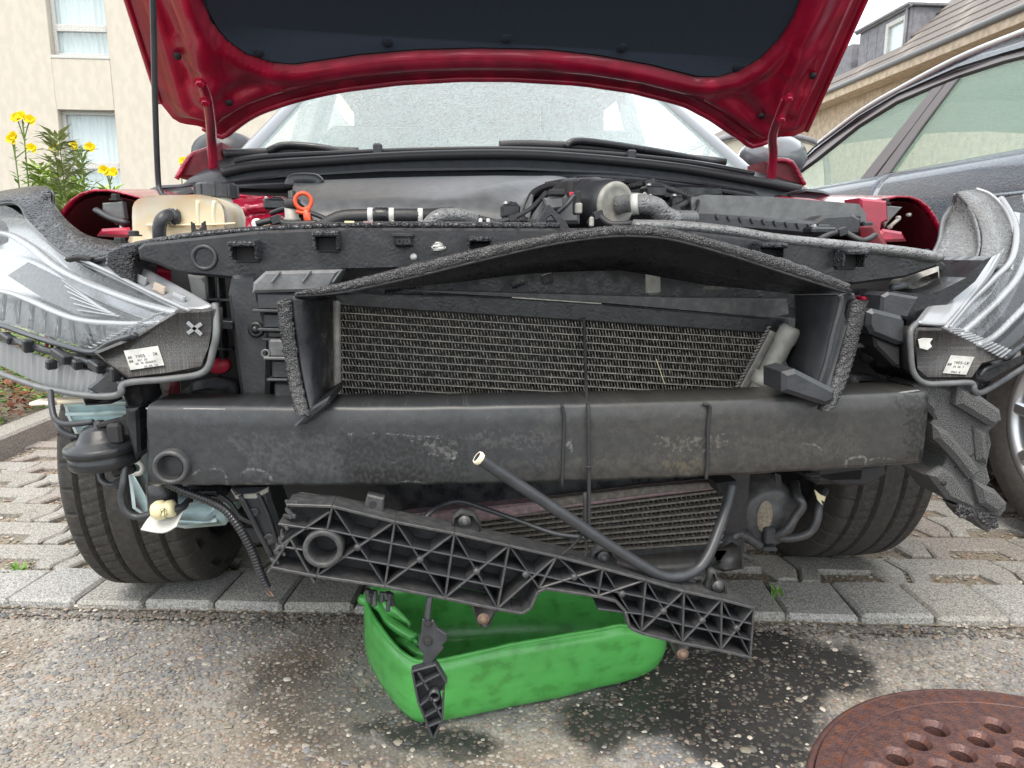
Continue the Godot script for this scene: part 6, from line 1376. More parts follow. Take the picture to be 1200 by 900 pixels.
func beam(t: Node3D):
	var a := Vector3(-0.549, 0.544, 0); var b := Vector3(0.546, 0.547, 0); var lo := Vector3(-0.295, 0.426, 0)
	var rows := []
	var yt := (a.y + b.y) / 2.0 - 0.003; var yb := 0.4335
	var sec := [Vector2(yb + 0.006, 0.0), Vector2(yb + 0.003, -0.0015), Vector2(yb, -0.006), Vector2(yb, -0.085), Vector2(yt, -0.085), Vector2(yt, -0.008), Vector2(yt - 0.002, -0.003), Vector2(yt - 0.007, 0.0), Vector2(lerpf(yb, yt, 0.75), 0.0008), Vector2(lerpf(yb, yt, 0.5), 0.0), Vector2(lerpf(yb, yt, 0.25), 0.0005)]
	for i in 121:
		var x := lerpf(a.x, b.x, i / 120.0); var line := []
		var zc := 0.04 * (1.0 - pow(absf(x) / 0.55, 2.0)) - 0.004
		for p in sec:
			var k := 0.0016 * fn2.get_noise_2d(x * 12.0, p.x * 25.0)
			line.append(Vector3(x + (0.008 * (p.x - yb) / 0.11 if i == 0 else 0.0), p.x + (0.0012 * fn2.get_noise_1d(x * 30.0) if p.x < yb + 0.01 else 0.0), p.y + zc + (k if p.y > -0.05 else 0.0)))
		rows.append(line)
	var s := S(true)
	var uv := func(p: Vector3) -> Vector2: return Vector2((p.x - a.x) / (b.x - a.x), (yt - p.y) / (yt - yb))
	var put := func(q: Array):
		for k in [0, 1, 2, 0, 2, 3]: s.set_uv(uv.call(q[k])); s.add_vertex(q[k])
	for i in rows.size() - 1:
		for j in sec.size():
			var k := (j + 1) % sec.size(); put.call([rows[i][j], rows[i][k], rows[i + 1][k], rows[i + 1][j]])
	for e in [rows[0], rows[-1]]:
		for k in range(1, e.size() - 2, 2): put.call([e[0], e[k], e[k + 1], e[k + 2]])
	var bm := part("bumper_beam", s, M.beam, t, "scraped dark steel bumper beam across the nose")
	# bright worn edges and scrapes
	s = S(true); tube(s, [Vector3(-0.543, 0.538, -0.006), Vector3(-0.477, 0.538, 0.003), Vector3(-0.41, 0.537, 0.01), Vector3(-0.349, 0.536, 0.015)], 0.0014, 6, 3); tube(s, [Vector3(0.407, 0.535, 0.006), Vector3(0.469, 0.539, -0.002), Vector3(0.533, 0.543, -0.009)], 0.003, 6, 3, 0.0, 0.4); part("worn_edge", s, M.scrape, bm)
	# towing eye socket
	var tc := Vector3(-0.512, 0.462, 0.004)
	s = S(true); lathe(s, [Vector2(0.0235, -0.01), Vector2(0.0235, 0.006), Vector2(0.022, 0.011), Vector2(0.0185, 0.012), Vector2(0.0165, 0.009), Vector2(0.0155, 0.002)], along(tc, Vector3(0, 0, 1)), 36); var ty := part("towing_eye_socket", s, M.worn, bm)
	s = S(true); lathe(s, [Vector2(0.0155, 0.004), Vector2(0.0150, -0.04), Vector2(0, -0.04)], along(tc + Vector3(0, 0, 0.004), Vector3(0, 0, 1)), 28); part("socket_bore", s, M.worn, ty)
	# straps tied round the beam
	s = S(true); tube(s, [Vector3(0.001, 0.543, 0.041), Vector3(0.005, 0.524, 0.041), Vector3(0.004, 0.478, 0.041), Vector3(0.003, 0.43, 0.041)], 0.0022, 6, 4); part("cable_tie", s, M.dark, bm)
	s = S(true); tube(s, [Vector3(0.196, 0.538, 0.034), Vector3(0.205, 0.534, 0.034), Vector3(0.204, 0.507, 0.034), Vector3(0.206, 0.458, 0.034), Vector3(0.205, 0.432, 0.034)], 0.0026, 6, 4); part("cable_tie", s, M.dark, bm)

# ---------------------------------------------------------------- headlamps
func label_plate(par: Node, q: Array, mt: Material, lines: Array):
	var s := S(); prism(s, [Vector2(0, 0), Vector2(1, 0), Vector2(1, 1), Vector2(0, 1)], -0.0004, 0.0, 0.0, Transform3D(Basis(q[1] - q[0], q[3] - q[0], Vector3(0, 0, 1)), q[0]))
	var lb := part("label", s, mt, par)
	var ex: Vector3 = (q[1] - q[0]); var ey: Vector3 = (q[3] - q[0])
	for l in lines:
		var tm := TextMesh.new(); tm.text = l[0]; tm.font_size = 32; tm.pixel_size = 0.01; tm.depth = 0.01; tm.curve_step = 2.0
		var f := SystemFont.new(); f.font_names = PackedStringArray(["Droid Sans Mono"]); tm.font = f
		tm.horizontal_alignment = HORIZONTAL_ALIGNMENT_LEFT
		var o := MeshInstance3D.new(); o.mesh = tm; o.material_override = M.dark
		var k: float = ey.length() * l[3] / 0.32
		o.transform = Transform3D(Basis(ex.normalized() * k, ey.normalized() * k, Vector3(0, 0, 1) * 0.02), q[0] + ex * (l[1]) + ey * l[2] + Vector3(0, 0, 0.0004))
		o.position += ex.normalized() * (tm.get_aabb().size.x * 0.5 * k)
		tm.horizontal_alignment = HORIZONTAL_ALIGNMENT_CENTER
		var nm := "lettering"; var i := 0
		while lb.has_node(NodePath(nm)): i += 1; nm = "lettering_%03d" % i
		o.name = nm; lb.add_child(o)

func lamp_left(t: Node3D):
	var s: SurfaceTool
	var h := Node3D.new(); h.name = "headlamp"; t.add_child(h)
	h.set_meta("label", "large wet headlamp on the left of the picture")
	# lens: rows from its upper edge at the back to its lower edge at the front
	var r0 := [Vector3(-1.196, 0.8, -0.62), Vector3(-1.077, 0.82, -0.55), Vector3(-0.948, 0.826, -0.45), Vector3(-0.871, 0.802, -0.38), Vector3(-0.785, 0.756, -0.29), Vector3(-0.712, 0.728, -0.22), Vector3(-0.604, 0.694, -0.13), Vector3(-0.508, 0.666, -0.04)]
	var r1 := [Vector3(-1.159, 0.727, -0.55), Vector3(-1.031, 0.735, -0.46), Vector3(-0.907, 0.735, -0.36), Vector3(-0.829, 0.719, -0.29), Vector3(-0.753, 0.694, -0.22), Vector3(-0.684, 0.678, -0.16), Vector3(-0.59, 0.663, -0.09), Vector3(-0.507, 0.66, -0.03)]
	var r2 := [Vector3(-1.134, 0.664, -0.5), Vector3(-0.99, 0.662, -0.38), Vector3(-0.874, 0.664, -0.29), Vector3(-0.801, 0.654, -0.23), Vector3(-0.731, 0.641, -0.17), Vector3(-0.669, 0.634, -0.12), Vector3(-0.593, 0.638, -0.065), Vector3(-0.532, 0.644, -0.025)]
	var r3 := [Vector3(-1.126, 0.622, -0.48), Vector3(-0.982, 0.625, -0.36), Vector3(-0.868, 0.625, -0.27), Vector3(-0.794, 0.616, -0.21), Vector3(-0.724, 0.609, -0.15), Vector3(-0.649, 0.601, -0.1), Vector3(-0.604, 0.619, -0.06), Vector3(-0.555, 0.633, -0.02)]
	var g := net([r0, r1, r2, r3], 6, 9)
	s = S(true); sheet(s, g); part("lens", s, M.lens, h)
	# inside: reflector above, dark lower chamber, both set back
	var back := func(rows: Array, d: Vector3) -> Array:
		var o := []
		for r in rows:
			var l := []
			for p in r: l.append(p + d)
			o.append(l)
		return o
	var up := []; var dn := []
	var nr := g.size()
	for i in nr:
		if i <= int(nr * 0.60): up.append(g[i])
		if i >= int(nr * 0.58): dn.append(g[i])
	var upb: Array = back.call(up, Vector3(0.005, -0.02, -0.035))
	for i in upb.size():
		for j in upb[i].size(): upb[i][j] += Vector3(0, -0.012 * sin(PI * i / (upb.size() - 1)), -0.02 * sin(PI * i / (upb.size() - 1)) - 0.022 * fposmod(2.0 * i / upb.size() + 0.3, 1.0))
	s = S(true); sheet(s, upb); part("reflector", s, M.chrome, h)
	var ins := []
	for q in [[0.30, 0.44], [0.42, 0.30], [0.60, 0.28], [0.78, 0.36], [0.84, 0.46], [0.70, 0.50], [0.52, 0.52]]: ins.append(g[int(nr * q[1])][int((g[0].size() - 1) * q[0])] + Vector3(0, -0.006, -0.02))
	var mid := Vector3.ZERO
	for p in ins: mid += p / ins.size()
	s = S(); for k in ins.size(): tri(s, mid + Vector3(0, 0, 0.004), ins[k], ins[(k + 1) % ins.size()]); tri(s, mid + Vector3(0, 0, -0.012), ins[(k + 1) % ins.size()], ins[k])
	part("lamp_insert", s, M.dark_chrome, h)
	s = S(); for k in 6: bar(s, ins[2].lerp(ins[5], k / 6.0) + Vector3(0, 0, 0.006), ins[3].lerp(ins[4], k / 6.0) + Vector3(0, 0, 0.006), 0.002, 0.003, Vector3(0, 0, 1), 0.0004)
	part("insert_rib", s, M.light_guide, h)
	s = S(true); sheet(s, back.call(dn, Vector3(0.005, -0.004, -0.035))); part("lower_reflector", s, M.dark_chrome, h)
	s = S(true); for j in range(2, g[0].size() - 8, 3):
		var a: Vector3 = g[int(nr * 0.64)][j] + Vector3(0, 0, -0.028); var b: Vector3 = g[nr - 3][j] + Vector3(0, 0, -0.022); tube(s, [a, b], 0.004 if j % 2 else 0.0025, 6, 1)
	part("reflector_fins", s, M.dark_chrome, h)
	# light guides: along the upper edge, along the middle and the bottom
	var line := []
	for j in g[0].size(): line.append(g[int(nr * 0.6)][j] + Vector3(0, 0, -0.008))
	s = S(true); tube(s, line, 0.006, 8, 1, 0.0, 0.7); part("light_guide", s, M.light_guide, h)
	line = []
	for j in range(8, g[0].size()): line.append(g[int(nr * 0.2)][j] + Vector3(0, -0.004, -0.008))
	s = S(true); tube(s, line, 0.009, 8, 1, 0.0, 0.5); part("light_guide", s, M.light_guide, h)
	line = []
	for j in g[0].size(): line.append(g[nr - 1][j] + Vector3(0, 0.0, -0.001))
	s = S(true); tube(s, line, 0.0055, 8, 1, 0.0, 0.8); part("lens_border", s, M.dark_chrome, h)
	# ribbed bright bar at the tip
	s = S(); for k in 15: bar(s, Vector3(-0.645, 0.611, -0.085).lerp(Vector3(-0.531, 0.659, -0.02), k / 14.0), Vector3(-0.639, 0.609, -0.083).lerp(Vector3(-0.515, 0.663, -0.02), k / 14.0), 0.0018, 0.003, Vector3(0, 0, 1), 0.0004)
	part("ribbed_bar", s, M.light_guide, h)
	# black wet flange on the upper edge
	var fo := [Vector3(-1.069, 0.843, -0.58), Vector3(-0.97, 0.853, -0.52), Vector3(-0.868, 0.855, -0.46), Vector3(-0.842, 0.825, -0.42), Vector3(-0.79, 0.79, -0.36), Vector3(-0.73, 0.764, -0.3), Vector3(-0.658, 0.753, -0.24), Vector3(-0.597, 0.746, -0.19)]; var fi := [Vector3(-1.077, 0.821, -0.55), Vector3(-0.961, 0.827, -0.46), Vector3(-0.899, 0.825, -0.42), Vector3(-0.856, 0.79, -0.37), Vector3(-0.783, 0.753, -0.29), Vector3(-0.724, 0.731, -0.23), Vector3(-0.692, 0.728, -0.21), Vector3(-0.655, 0.733, -0.19)]
	s = S(true); sheet(s, net([fi, fo], 6, 3), 0.006); part("flange", s, M.wet_plastic, h)
	s = S(true); tube(s, fi, 0.0035, 8, 6); part("flange_bead", s, M.dark_chrome, h)
	s = S(true); var skirt := []
	for p in fo: skirt.append(p + Vector3(0.0, -0.09, -0.0))
	sheet(s, net([fo, skirt], 6, 1), 0.004); part("housing", s, M.plastic, h)
	# rail with amber marker strip from the flange to the tip
	var e0 := [Vector3(-0.724, 0.731, -0.23), Vector3(-0.644, 0.705, -0.17), Vector3(-0.573, 0.684, -0.11), Vector3(-0.509, 0.667, -0.045)]; var e1 := [Vector3(-0.705, 0.738, -0.24), Vector3(-0.619, 0.71, -0.17), Vector3(-0.535, 0.683, -0.1), Vector3(-0.475, 0.666, -0.04)]; var e2 := [Vector3(-0.685, 0.741, -0.24), Vector3(-0.6, 0.72, -0.17), Vector3(-0.517, 0.69, -0.1), Vector3(-0.461, 0.67, -0.045)]
	s = S(true); sheet(s, net([e2, e1, e0], 5, 3), 0.004); part("upper_rail", s, M.light_guide, h)
	for k in 5:
		var f := 0.14 + k * 0.16; var a: Vector3 = e1[0].lerp(e1[3], f); var b: Vector3 = e1[0].lerp(e1[3], f + 0.09)
		s = S(); bar(s, a, b, 0.012, 0.004); part("marker_lens", s, M.amber if k % 2 else M.light_guide, h)
	s = S(true); tube(s, [Vector3(-0.707, 0.732, -0.21), Vector3(-0.629, 0.708, -0.15), Vector3(-0.56, 0.686, -0.09), Vector3(-0.487, 0.664, -0.03)], 0.003, 6, 5); part("rail_bead", s, M.light_guide, h)
	s = S(true); tube(s, [Vector3(-0.719, 0.73, -0.21), Vector3(-0.698, 0.733, -0.2), Vector3(-0.682, 0.729, -0.2)], 0.009, 8, 4, 0.0, 0.5); part("drain_port", s, M.dark, h)
	# flat patterned panel at the inner end
	var pan := [Vector2(-0.504, 0.665), Vector2(-0.471, 0.666), Vector2(-0.455, 0.666), Vector2(-0.456, 0.64), Vector2(-0.462, 0.614), Vector2(-0.475, 0.586), Vector2(-0.518, 0.578), Vector2(-0.573, 0.572), Vector2(-0.595, 0.59), Vector2(-0.615, 0.61), Vector2(-0.559, 0.632)]
	s = S(true); prism(s, pan, -0.07, -0.03, 0.004); part("patterned_panel", s, M.bezel, h)
	s = S(true); tube(s, [Vector3(-0.458, 0.672, -0.045), Vector3(-0.454, 0.637, -0.03), Vector3(-0.46, 0.612, -0.03), Vector3(-0.474, 0.582, -0.03), Vector3(-0.518, 0.573, -0.03), Vector3(-0.576, 0.568, -0.03), Vector3(-0.586, 0.553, -0.03), Vector3(-0.638, 0.544, -0.07), Vector3(-0.731, 0.541, -0.14), Vector3(-0.823, 0.544, -0.22), Vector3(-0.933, 0.56, -0.3)], 0.0048, 8, 5, 0.0, 1.0); part("housing_edge", s, M.pale_plastic, h)
	s = S(); for q in [[Vector3(-0.49, 0.649, -0.028), Vector3(-0.473, 0.632, -0.028)], [Vector3(-0.491, 0.634, -0.028), Vector3(-0.472, 0.647, -0.028)]]: bar(s, q[0], q[1], 0.005, 0.001)
	part("moulded_cross", s, M.light_guide, h)
	label_plate(h, [Vector3(-0.568, 0.586, -0.028), Vector3(-0.524, 0.592, -0.028), Vector3(-0.53, 0.618, -0.028), Vector3(-0.574, 0.612, -0.028)], M.white, [["1905 - IN", 0.28, 0.62, 0.2], ["8S1 25", 0.3, 0.42, 0.13], ["HA 78 0042671", 0.22, 0.26, 0.13], ["25.05.14", 0.42, 0.06, 0.14], ["##", 0.05, 0.62, 0.17], ["##", 0.05, 0.42, 0.17]])
	# lower ribbed reflector
	var q0 := [Vector3(-1.005, 0.612, -0.36), Vector3(-0.865, 0.6, -0.26), Vector3(-0.754, 0.586, -0.17), Vector3(-0.655, 0.575, -0.1), Vector3(-0.586, 0.568, -0.05)]; var q1 := [Vector3(-1.01, 0.575, -0.36), Vector3(-0.875, 0.56, -0.27), Vector3(-0.764, 0.543, -0.18), Vector3(-0.669, 0.54, -0.11), Vector3(-0.606, 0.546, -0.07)]
	var rb := net([q0, q1], 14, 1)
	for r in rb.size():
		for c in rb[r].size(): rb[r][c] += Vector3(0, 0, 0.003 * (c % 2))
	s = S(false); sheet(s, rb, 0.004); part("ribbed_reflector", s, M.light_guide, h)
	s = S(); prism(s, [Vector2(-0.609, 0.583), Vector2(-0.586, 0.565), Vector2(-0.597, 0.548), Vector2(-0.624, 0.544), Vector2(-0.643, 0.556)], -0.16, -0.06, 0.004); part("housing_corner", s, M.grey_plastic, h)
	# torn mounting clips
	s = S(true); sheet(s, net([[Vector3(-0.931, 0.624, -0.31), Vector3(-0.86, 0.614, -0.255), Vector3(-0.769, 0.606, -0.18), Vector3(-0.693, 0.598, -0.125), Vector3(-0.635, 0.59, -0.085), Vector3(-0.584, 0.58, -0.045)], [Vector3(-0.926, 0.613, -0.3), Vector3(-0.856, 0.605, -0.245), Vector3(-0.765, 0.596, -0.17), Vector3(-0.689, 0.59, -0.115), Vector3(-0.631, 0.583, -0.075), Vector3(-0.585, 0.571, -0.04)]], 5, 2), 0.006); var cs := part("clip_strip", s, M.plastic, h)
	for q in [[Vector3(-0.837, 0.608, -0.235), 0.035, 0.012], [Vector3(-0.778, 0.602, -0.18), 0.012, 0.02], [Vector3(-0.703, 0.593, -0.125), 0.045, 0.014], [Vector3(-0.721, 0.58, -0.13), 0.010, 0.014], [Vector3(-0.632, 0.585, -0.075), 0.03, 0.013], [Vector3(-0.669, 0.584, -0.1), 0.012, 0.014], [Vector3(-0.593, 0.579, -0.042), 0.010, 0.02]]:
		s = S(); box(s, q[0], Vector3(q[1], q[2], 0.014), Basis(Vector3.UP, -0.75) * Basis(Vector3(0, 0, 1), -0.2), 0.002); part("mounting_clip", s, M.plastic, cs)
	s = S(true); prism(s, [Vector2(-0.659, 0.538), Vector2(-0.624, 0.542), Vector2(-0.621, 0.53), Vector2(-0.656, 0.528)], -0.12, -0.08, 0.002); prism(s, [Vector2(-0.607, 0.556), Vector2(-0.577, 0.56), Vector2(-0.572, 0.533), Vector2(-0.58, 0.524), Vector2(-0.601, 0.524)], -0.14, -0.08, 0.004); part("lower_bracket", s, M.dark, h)
	# bracket that joins lamp and front panel
	s = S(); prism(s, [Vector2(-0.63, 0.743), Vector2(-0.603, 0.753), Vector2(-0.581, 0.756), Vector2(-0.577, 0.747), Vector2(-0.593, 0.735), Vector2(-0.596, 0.696), Vector2(-0.608, 0.699), Vector2(-0.634, 0.723)], -0.22, -0.13, 0.004); var jb := part("lamp_bracket", s, M.wet_plastic, h)
	s = S(); bolt(s, Vector3(-0.622, 0.754, -0.16), Vector3.UP, 0.008, 0.008); bolt(s, Vector3(-0.618, 0.765, -0.2), Vector3.UP, 0.008, 0.008); part("bolt", s, M.dark, jb)

func lamp_right(t: Node3D):
	var s: SurfaceTool
	var h := Node3D.new(); h.name = "headlamp_001"; t.add_child(h)
	h.set_meta("label", "wet headlamp on the right of the picture, partly out of frame")
	var r0 := [Vector3(0.598, 0.63, -0.05), Vector3(0.665, 0.662, -0.1), Vector3(0.757, 0.696, -0.17), Vector3(0.847, 0.732, -0.24), Vector3(0.921, 0.792, -0.33), Vector3(0.95, 0.849, -0.41)]
	var r1 := [Vector3(0.616, 0.619, -0.04), Vector3(0.675, 0.639, -0.08), Vector3(0.757, 0.667, -0.14), Vector3(0.831, 0.71, -0.19), Vector3(0.921, 0.778, -0.28), Vector3(0.983, 0.853, -0.38)]
	var r2 := [Vector3(0.639, 0.605, -0.03), Vector3(0.687, 0.612, -0.06), Vector3(0.746, 0.632, -0.1), Vector3(0.822, 0.669, -0.15), Vector3(0.918, 0.741, -0.23), Vector3(1.021, 0.837, -0.34)]
	var r3 := [Vector3(0.686, 0.584, -0.04), Vector3(0.713, 0.586, -0.06), Vector3(0.756, 0.595, -0.09), Vector3(0.822, 0.611, -0.13), Vector3(0.929, 0.655, -0.2), Vector3(1.092, 0.751, -0.32)]
	var g := net([r0, r1, r2, r3], 6, 9)
	s = S(true); sheet(s, g); part("lens", s, M.lens, h)
	var set_back := []; var nr := g.size()
	for i in nr:
		var l := []
		for j in g[i].size(): l.append(g[i][j] + Vector3(-0.004, -0.018 - 0.01 * sin(PI * i / (nr - 1)), -0.035 - 0.012 * sin(PI * i / (nr - 1)) - 0.022 * fposmod(3.0 * i / nr + 0.3, 1.0)))
		set_back.append(l)
	s = S(true); sheet(s, set_back.slice(0, int(nr * 0.6))); part("reflector", s, M.chrome, h)
	s = S(true); sheet(s, set_back.slice(int(nr * 0.6) - 1)); part("lower_reflector", s, M.dark_chrome, h)
	for q in [[0.35, 0.006], [0.66, 0.006], [0.0, 0.006], [1.0, 0.005]]:
		var line := []
		for j in g[0].size(): line.append(g[mini(nr - 1, int(nr * q[0]))][j] + Vector3(0, 0, -0.008 if q[0] > 0.0 and q[0] < 1.0 else 0.0))
		s = S(true); tube(s, line, q[1], 8, 1, 0.0, 0.7); part("light_guide", s, M.light_guide if q[0] < 0.9 else M.dark_chrome, h)
	s = S(); for k in 15: bar(s, Vector3(0.591, 0.628, -0.045).lerp(Vector3(0.676, 0.586, -0.035), k / 14.0), Vector3(0.619, 0.628, -0.05).lerp(Vector3(0.703, 0.595, -0.05), k / 14.0), 0.0022, 0.004, Vector3(0, 0, 1), 0.0004)
	part("ribbed_bar", s, M.light_guide, h)
	# bright rails along the upper edge
	var e0 := [Vector3(0.597, 0.631, -0.05), Vector3(0.665, 0.663, -0.1), Vector3(0.753, 0.702, -0.17), Vector3(0.84, 0.747, -0.25)]; var e1 := [Vector3(0.569, 0.633, -0.045), Vector3(0.63, 0.66, -0.09), Vector3(0.734, 0.705, -0.17), Vector3(0.797, 0.73, -0.23)]; var e2 := [Vector3(0.548, 0.635, -0.05), Vector3(0.596, 0.658, -0.09), Vector3(0.693, 0.694, -0.16), Vector3(0.789, 0.732, -0.24)]
	s = S(true); sheet(s, net([e0, e1, e2], 5, 3), 0.004); part("upper_rail", s, M.light_guide, h)
	for k in 4:
		var f := 0.2 + k * 0.18; var a: Vector3 = e1[0].lerp(e1[3], f); var b: Vector3 = e1[0].lerp(e1[3], f + 0.1)
		s = S(); bar(s, a, b, 0.012, 0.004); part("marker_lens", s, M.amber if k % 2 else M.light_guide, h)
	s = S(true); tube(s, e2, 0.0035, 8, 5); tube(s, [Vector3(0.586, 0.63, -0.04), Vector3(0.651, 0.661, -0.09), Vector3(0.737, 0.701, -0.16), Vector3(0.815, 0.741, -0.23)], 0.0035, 8, 5); part("rail_bead", s, M.light_guide, h)
	# patterned panel, edge, label
	s = S(true); prism(s, [Vector2(0.542, 0.631), Vector2(0.59, 0.63), Vector2(0.689, 0.582), Vector2(0.654, 0.574), Vector2(0.64, 0.552), Vector2(0.566, 0.553), Vector2(0.546, 0.568), Vector2(0.539, 0.611)], -0.08, -0.04, 0.004); part("patterned_panel", s, M.bezel, h)
	s = S(true); tube(s, [Vector3(0.548, 0.637, -0.05), Vector3(0.533, 0.626, -0.04), Vector3(0.536, 0.598, -0.04), Vector3(0.544, 0.565, -0.04), Vector3(0.564, 0.548, -0.04), Vector3(0.6, 0.547, -0.04), Vector3(0.638, 0.547, -0.04), Vector3(0.645, 0.535, -0.04), Vector3(0.673, 0.528, -0.06), Vector3(0.727, 0.538, -0.09), Vector3(0.8, 0.555, -0.13), Vector3(0.92, 0.581, -0.2)], 0.0045, 8, 5); part("housing_edge", s, M.pale_plastic, h)
	s = S(); prism(s, [Vector2(0.545, 0.614), Vector2(0.553, 0.616), Vector2(0.568, 0.615), Vector2(0.564, 0.609), Vector2(0.568, 0.603), Vector2(0.561, 0.598), Vector2(0.549, 0.601)], -0.04, -0.038, 0.0004); part("moulded_mark", s, M.white, h)
	label_plate(h, [Vector3(0.59, 0.563, -0.039), Vector3(0.627, 0.56, -0.038), Vector3(0.634, 0.586, -0.038), Vector3(0.599, 0.59, -0.038)], M.white, [["1905-LR", 0.25, 0.62, 0.2], ["25 HA 7", 0.3, 0.4, 0.14], ["0042 6", 0.3, 0.1, 0.15], ["##", 0.02, 0.5, 0.2]])
	s = S(); prism(s, [Vector2(0.654, 0.565), Vector2(0.681, 0.576), Vector2(0.711, 0.581), Vector2(0.732, 0.591), Vector2(0.74, 0.574), Vector2(0.685, 0.544), Vector2(0.659, 0.545)], -0.12, -0.06, 0.004); part("housing_corner", s, M.plastic, h)
	s = S(true); tube(s, [Vector3(0.658, 0.556, -0.05), Vector3(0.668, 0.567, -0.05), Vector3(0.715, 0.571, -0.07), Vector3(0.757, 0.576, -0.09)], 0.006, 8, 4, 0.0, 0.6); part("mounting_clip", s, M.grey_plastic, h)
	# flange arc and grey tray behind it
	var fo := [Vector3(0.902, 0.866, -0.42), Vector3(0.918, 0.854, -0.4), Vector3(0.925, 0.826, -0.37), Vector3(0.915, 0.789, -0.33), Vector3(0.883, 0.751, -0.28), Vector3(0.83, 0.712, -0.22)]; var fi := [Vector3(0.848, 0.859, -0.4), Vector3(0.851, 0.835, -0.37), Vector3(0.852, 0.805, -0.34), Vector3(0.834, 0.774, -0.3), Vector3(0.803, 0.743, -0.26), Vector3(0.758, 0.715, -0.21)]
	s = S(true); sheet(s, net([fo, fi], 6, 3), 0.006); part("flange", s, M.wet_grey, h)
	s = S(true); tube(s, fo, 0.004, 8, 6); part("flange_bead", s, M.light_guide, h)
	var tr := [Vector3(0.848, 0.857, -0.4), Vector3(0.851, 0.832, -0.37), Vector3(0.84, 0.795, -0.33), Vector3(0.811, 0.758, -0.28), Vector3(0.766, 0.73, -0.23), Vector3(0.695, 0.702, -0.17)]; var tl := [Vector3(0.856, 0.836, -0.42), Vector3(0.825, 0.798, -0.4), Vector3(0.778, 0.767, -0.34), Vector3(0.709, 0.741, -0.25), Vector3(0.633, 0.733, -0.18), Vector3(0.683, 0.702, -0.165)]
	var ins := []
	for k in tr.size(): ins.append(tr[k].lerp(tl[k], 0.12) + Vector3(0, -0.02, 0))
	s = S(true); sheet(s, net([tr, ins, tl], 5, 2), 0.004); var ty := part("tray", s, M.wet_grey, h)
	s = S(true); tube(s, [Vector3(0.854, 0.855, -0.41), Vector3(0.857, 0.834, -0.42), Vector3(0.826, 0.802, -0.4), Vector3(0.78, 0.764, -0.34), Vector3(0.706, 0.738, -0.25)], 0.005, 8, 4); part("tray_rim", s, M.pale_plastic, ty)
	s = S(); prism(s, [Vector2(0.617, 0.731), Vector2(0.639, 0.74), Vector2(0.685, 0.705), Vector2(0.715, 0.722), Vector2(0.716, 0.694), Vector2(0.688, 0.673), Vector2(0.661, 0.673), Vector2(0.655, 0.708)], -0.22, -0.155, 0.004); for q in [Vector3(0.663, 0.69, -0.153), Vector3(0.687, 0.69, -0.153)]: torus(s, q, Vector3(0, 0, 1), 0.006, 0.0016, 14)
	part("tray_front", s, M.grey_plastic, ty)
	s = S(); bolt(s, Vector3(0.654, 0.74, -0.2), Vector3.UP, 0.008, 0.007); bolt(s, Vector3(0.676, 0.713, -0.17), Vector3.UP, 0.009, 0.007); part("bolt", s, M.plastic, ty)
	# black housing with connector boxes towards the middle
	s = S(); prism(s, [Vector2(0.516, 0.676), Vector2(0.531, 0.683), Vector2(0.587, 0.676), Vector2(0.607, 0.684), Vector2(0.646, 0.703), Vector2(0.671, 0.729), Vector2(0.684, 0.735), Vector2(0.661, 0.697), Vector2(0.61, 0.655), Vector2(0.571, 0.625), Vector2(0.573, 0.551), Vector2(0.588, 0.537), Vector2(0.558, 0.565), Vector2(0.556, 0.637)], -0.2, -0.085, 0.004); part("housing", s, M.plastic, h)
	s = S(); prism(s, [Vector2(0.471, 0.654), Vector2(0.479, 0.659), Vector2(0.526, 0.648), Vector2(0.532, 0.638), Vector2(0.535, 0.607), Vector2(0.525, 0.604), Vector2(0.48, 0.621), Vector2(0.472, 0.633)], -0.12, -0.05, 0.006); prism(s, [Vector2(0.497, 0.677), Vector2(0.507, 0.683), Vector2(0.556, 0.675), Vector2(0.541, 0.642), Vector2(0.497, 0.65)], -0.12, -0.06, 0.004); part("ballast_box", s, M.grey_plastic, h)
	s = S(); prism(s, [Vector2(0.489, 0.617), Vector2(0.534, 0.6), Vector2(0.538, 0.567), Vector2(0.526, 0.572), Vector2(0.494, 0.601)], -0.12, -0.06, 0.004); part("connector_box", s, M.dark, h)
	s = S(true); prism(s, [Vector2(0.591, 0.689), Vector2(0.607, 0.706), Vector2(0.643, 0.719), Vector2(0.65, 0.683), Vector2(0.622, 0.673)], -0.2, -0.14, 0.006); part("white_cover", s, M.pale_alu, h)
	s = S(true); rod(s, Vector3(0.561, 0.686, -0.14), Vector3(0.594, 0.689, -0.15), 0.006, 10); part("bulb_plug", s, M.pale_plastic, h)
	s = S(true); for q in [Vector3(0.522, 0.577, -0.12), Vector3(0.546, 0.569, -0.12)]: lathe(s, [Vector2(0, 0.012), Vector2(0.005, 0.012), Vector2(0.006, 0.006), Vector2(0.010, 0.005), Vector2(0.011, -0.01)], along(q, Vector3(0, 0, 1)), 14)
	part("plug", s, M.plastic, h)
	s = S(true); tube(s, [Vector3(0.503, 0.632, -0.12), Vector3(0.506, 0.617, -0.11), Vector3(0.521, 0.608, -0.11)], 0.004, 8, 4); tube(s, [Vector3(0.485, 0.598, -0.1), Vector3(0.511, 0.598, -0.1), Vector3(0.519, 0.593, -0.1)], 0.004, 8, 4); part("cable", s, M.pale_plastic, h)
	s = S(); prism(s, [Vector2(0.49, 0.673), Vector2(0.517, 0.676), Vector2(0.523, 0.668), Vector2(0.493, 0.664)], -0.14, -0.1, 0.003); part("wing_stay", s, M.red, h)
	s = S(true); prism(s, [Vector2(0.499, 0.547), Vector2(0.542, 0.544), Vector2(0.59, 0.529), Vector2(0.588, 0.518), Vector2(0.494, 0.522)], -0.16, -0.11, 0.006); part("rail_end", s, M.grey_plastic, h)

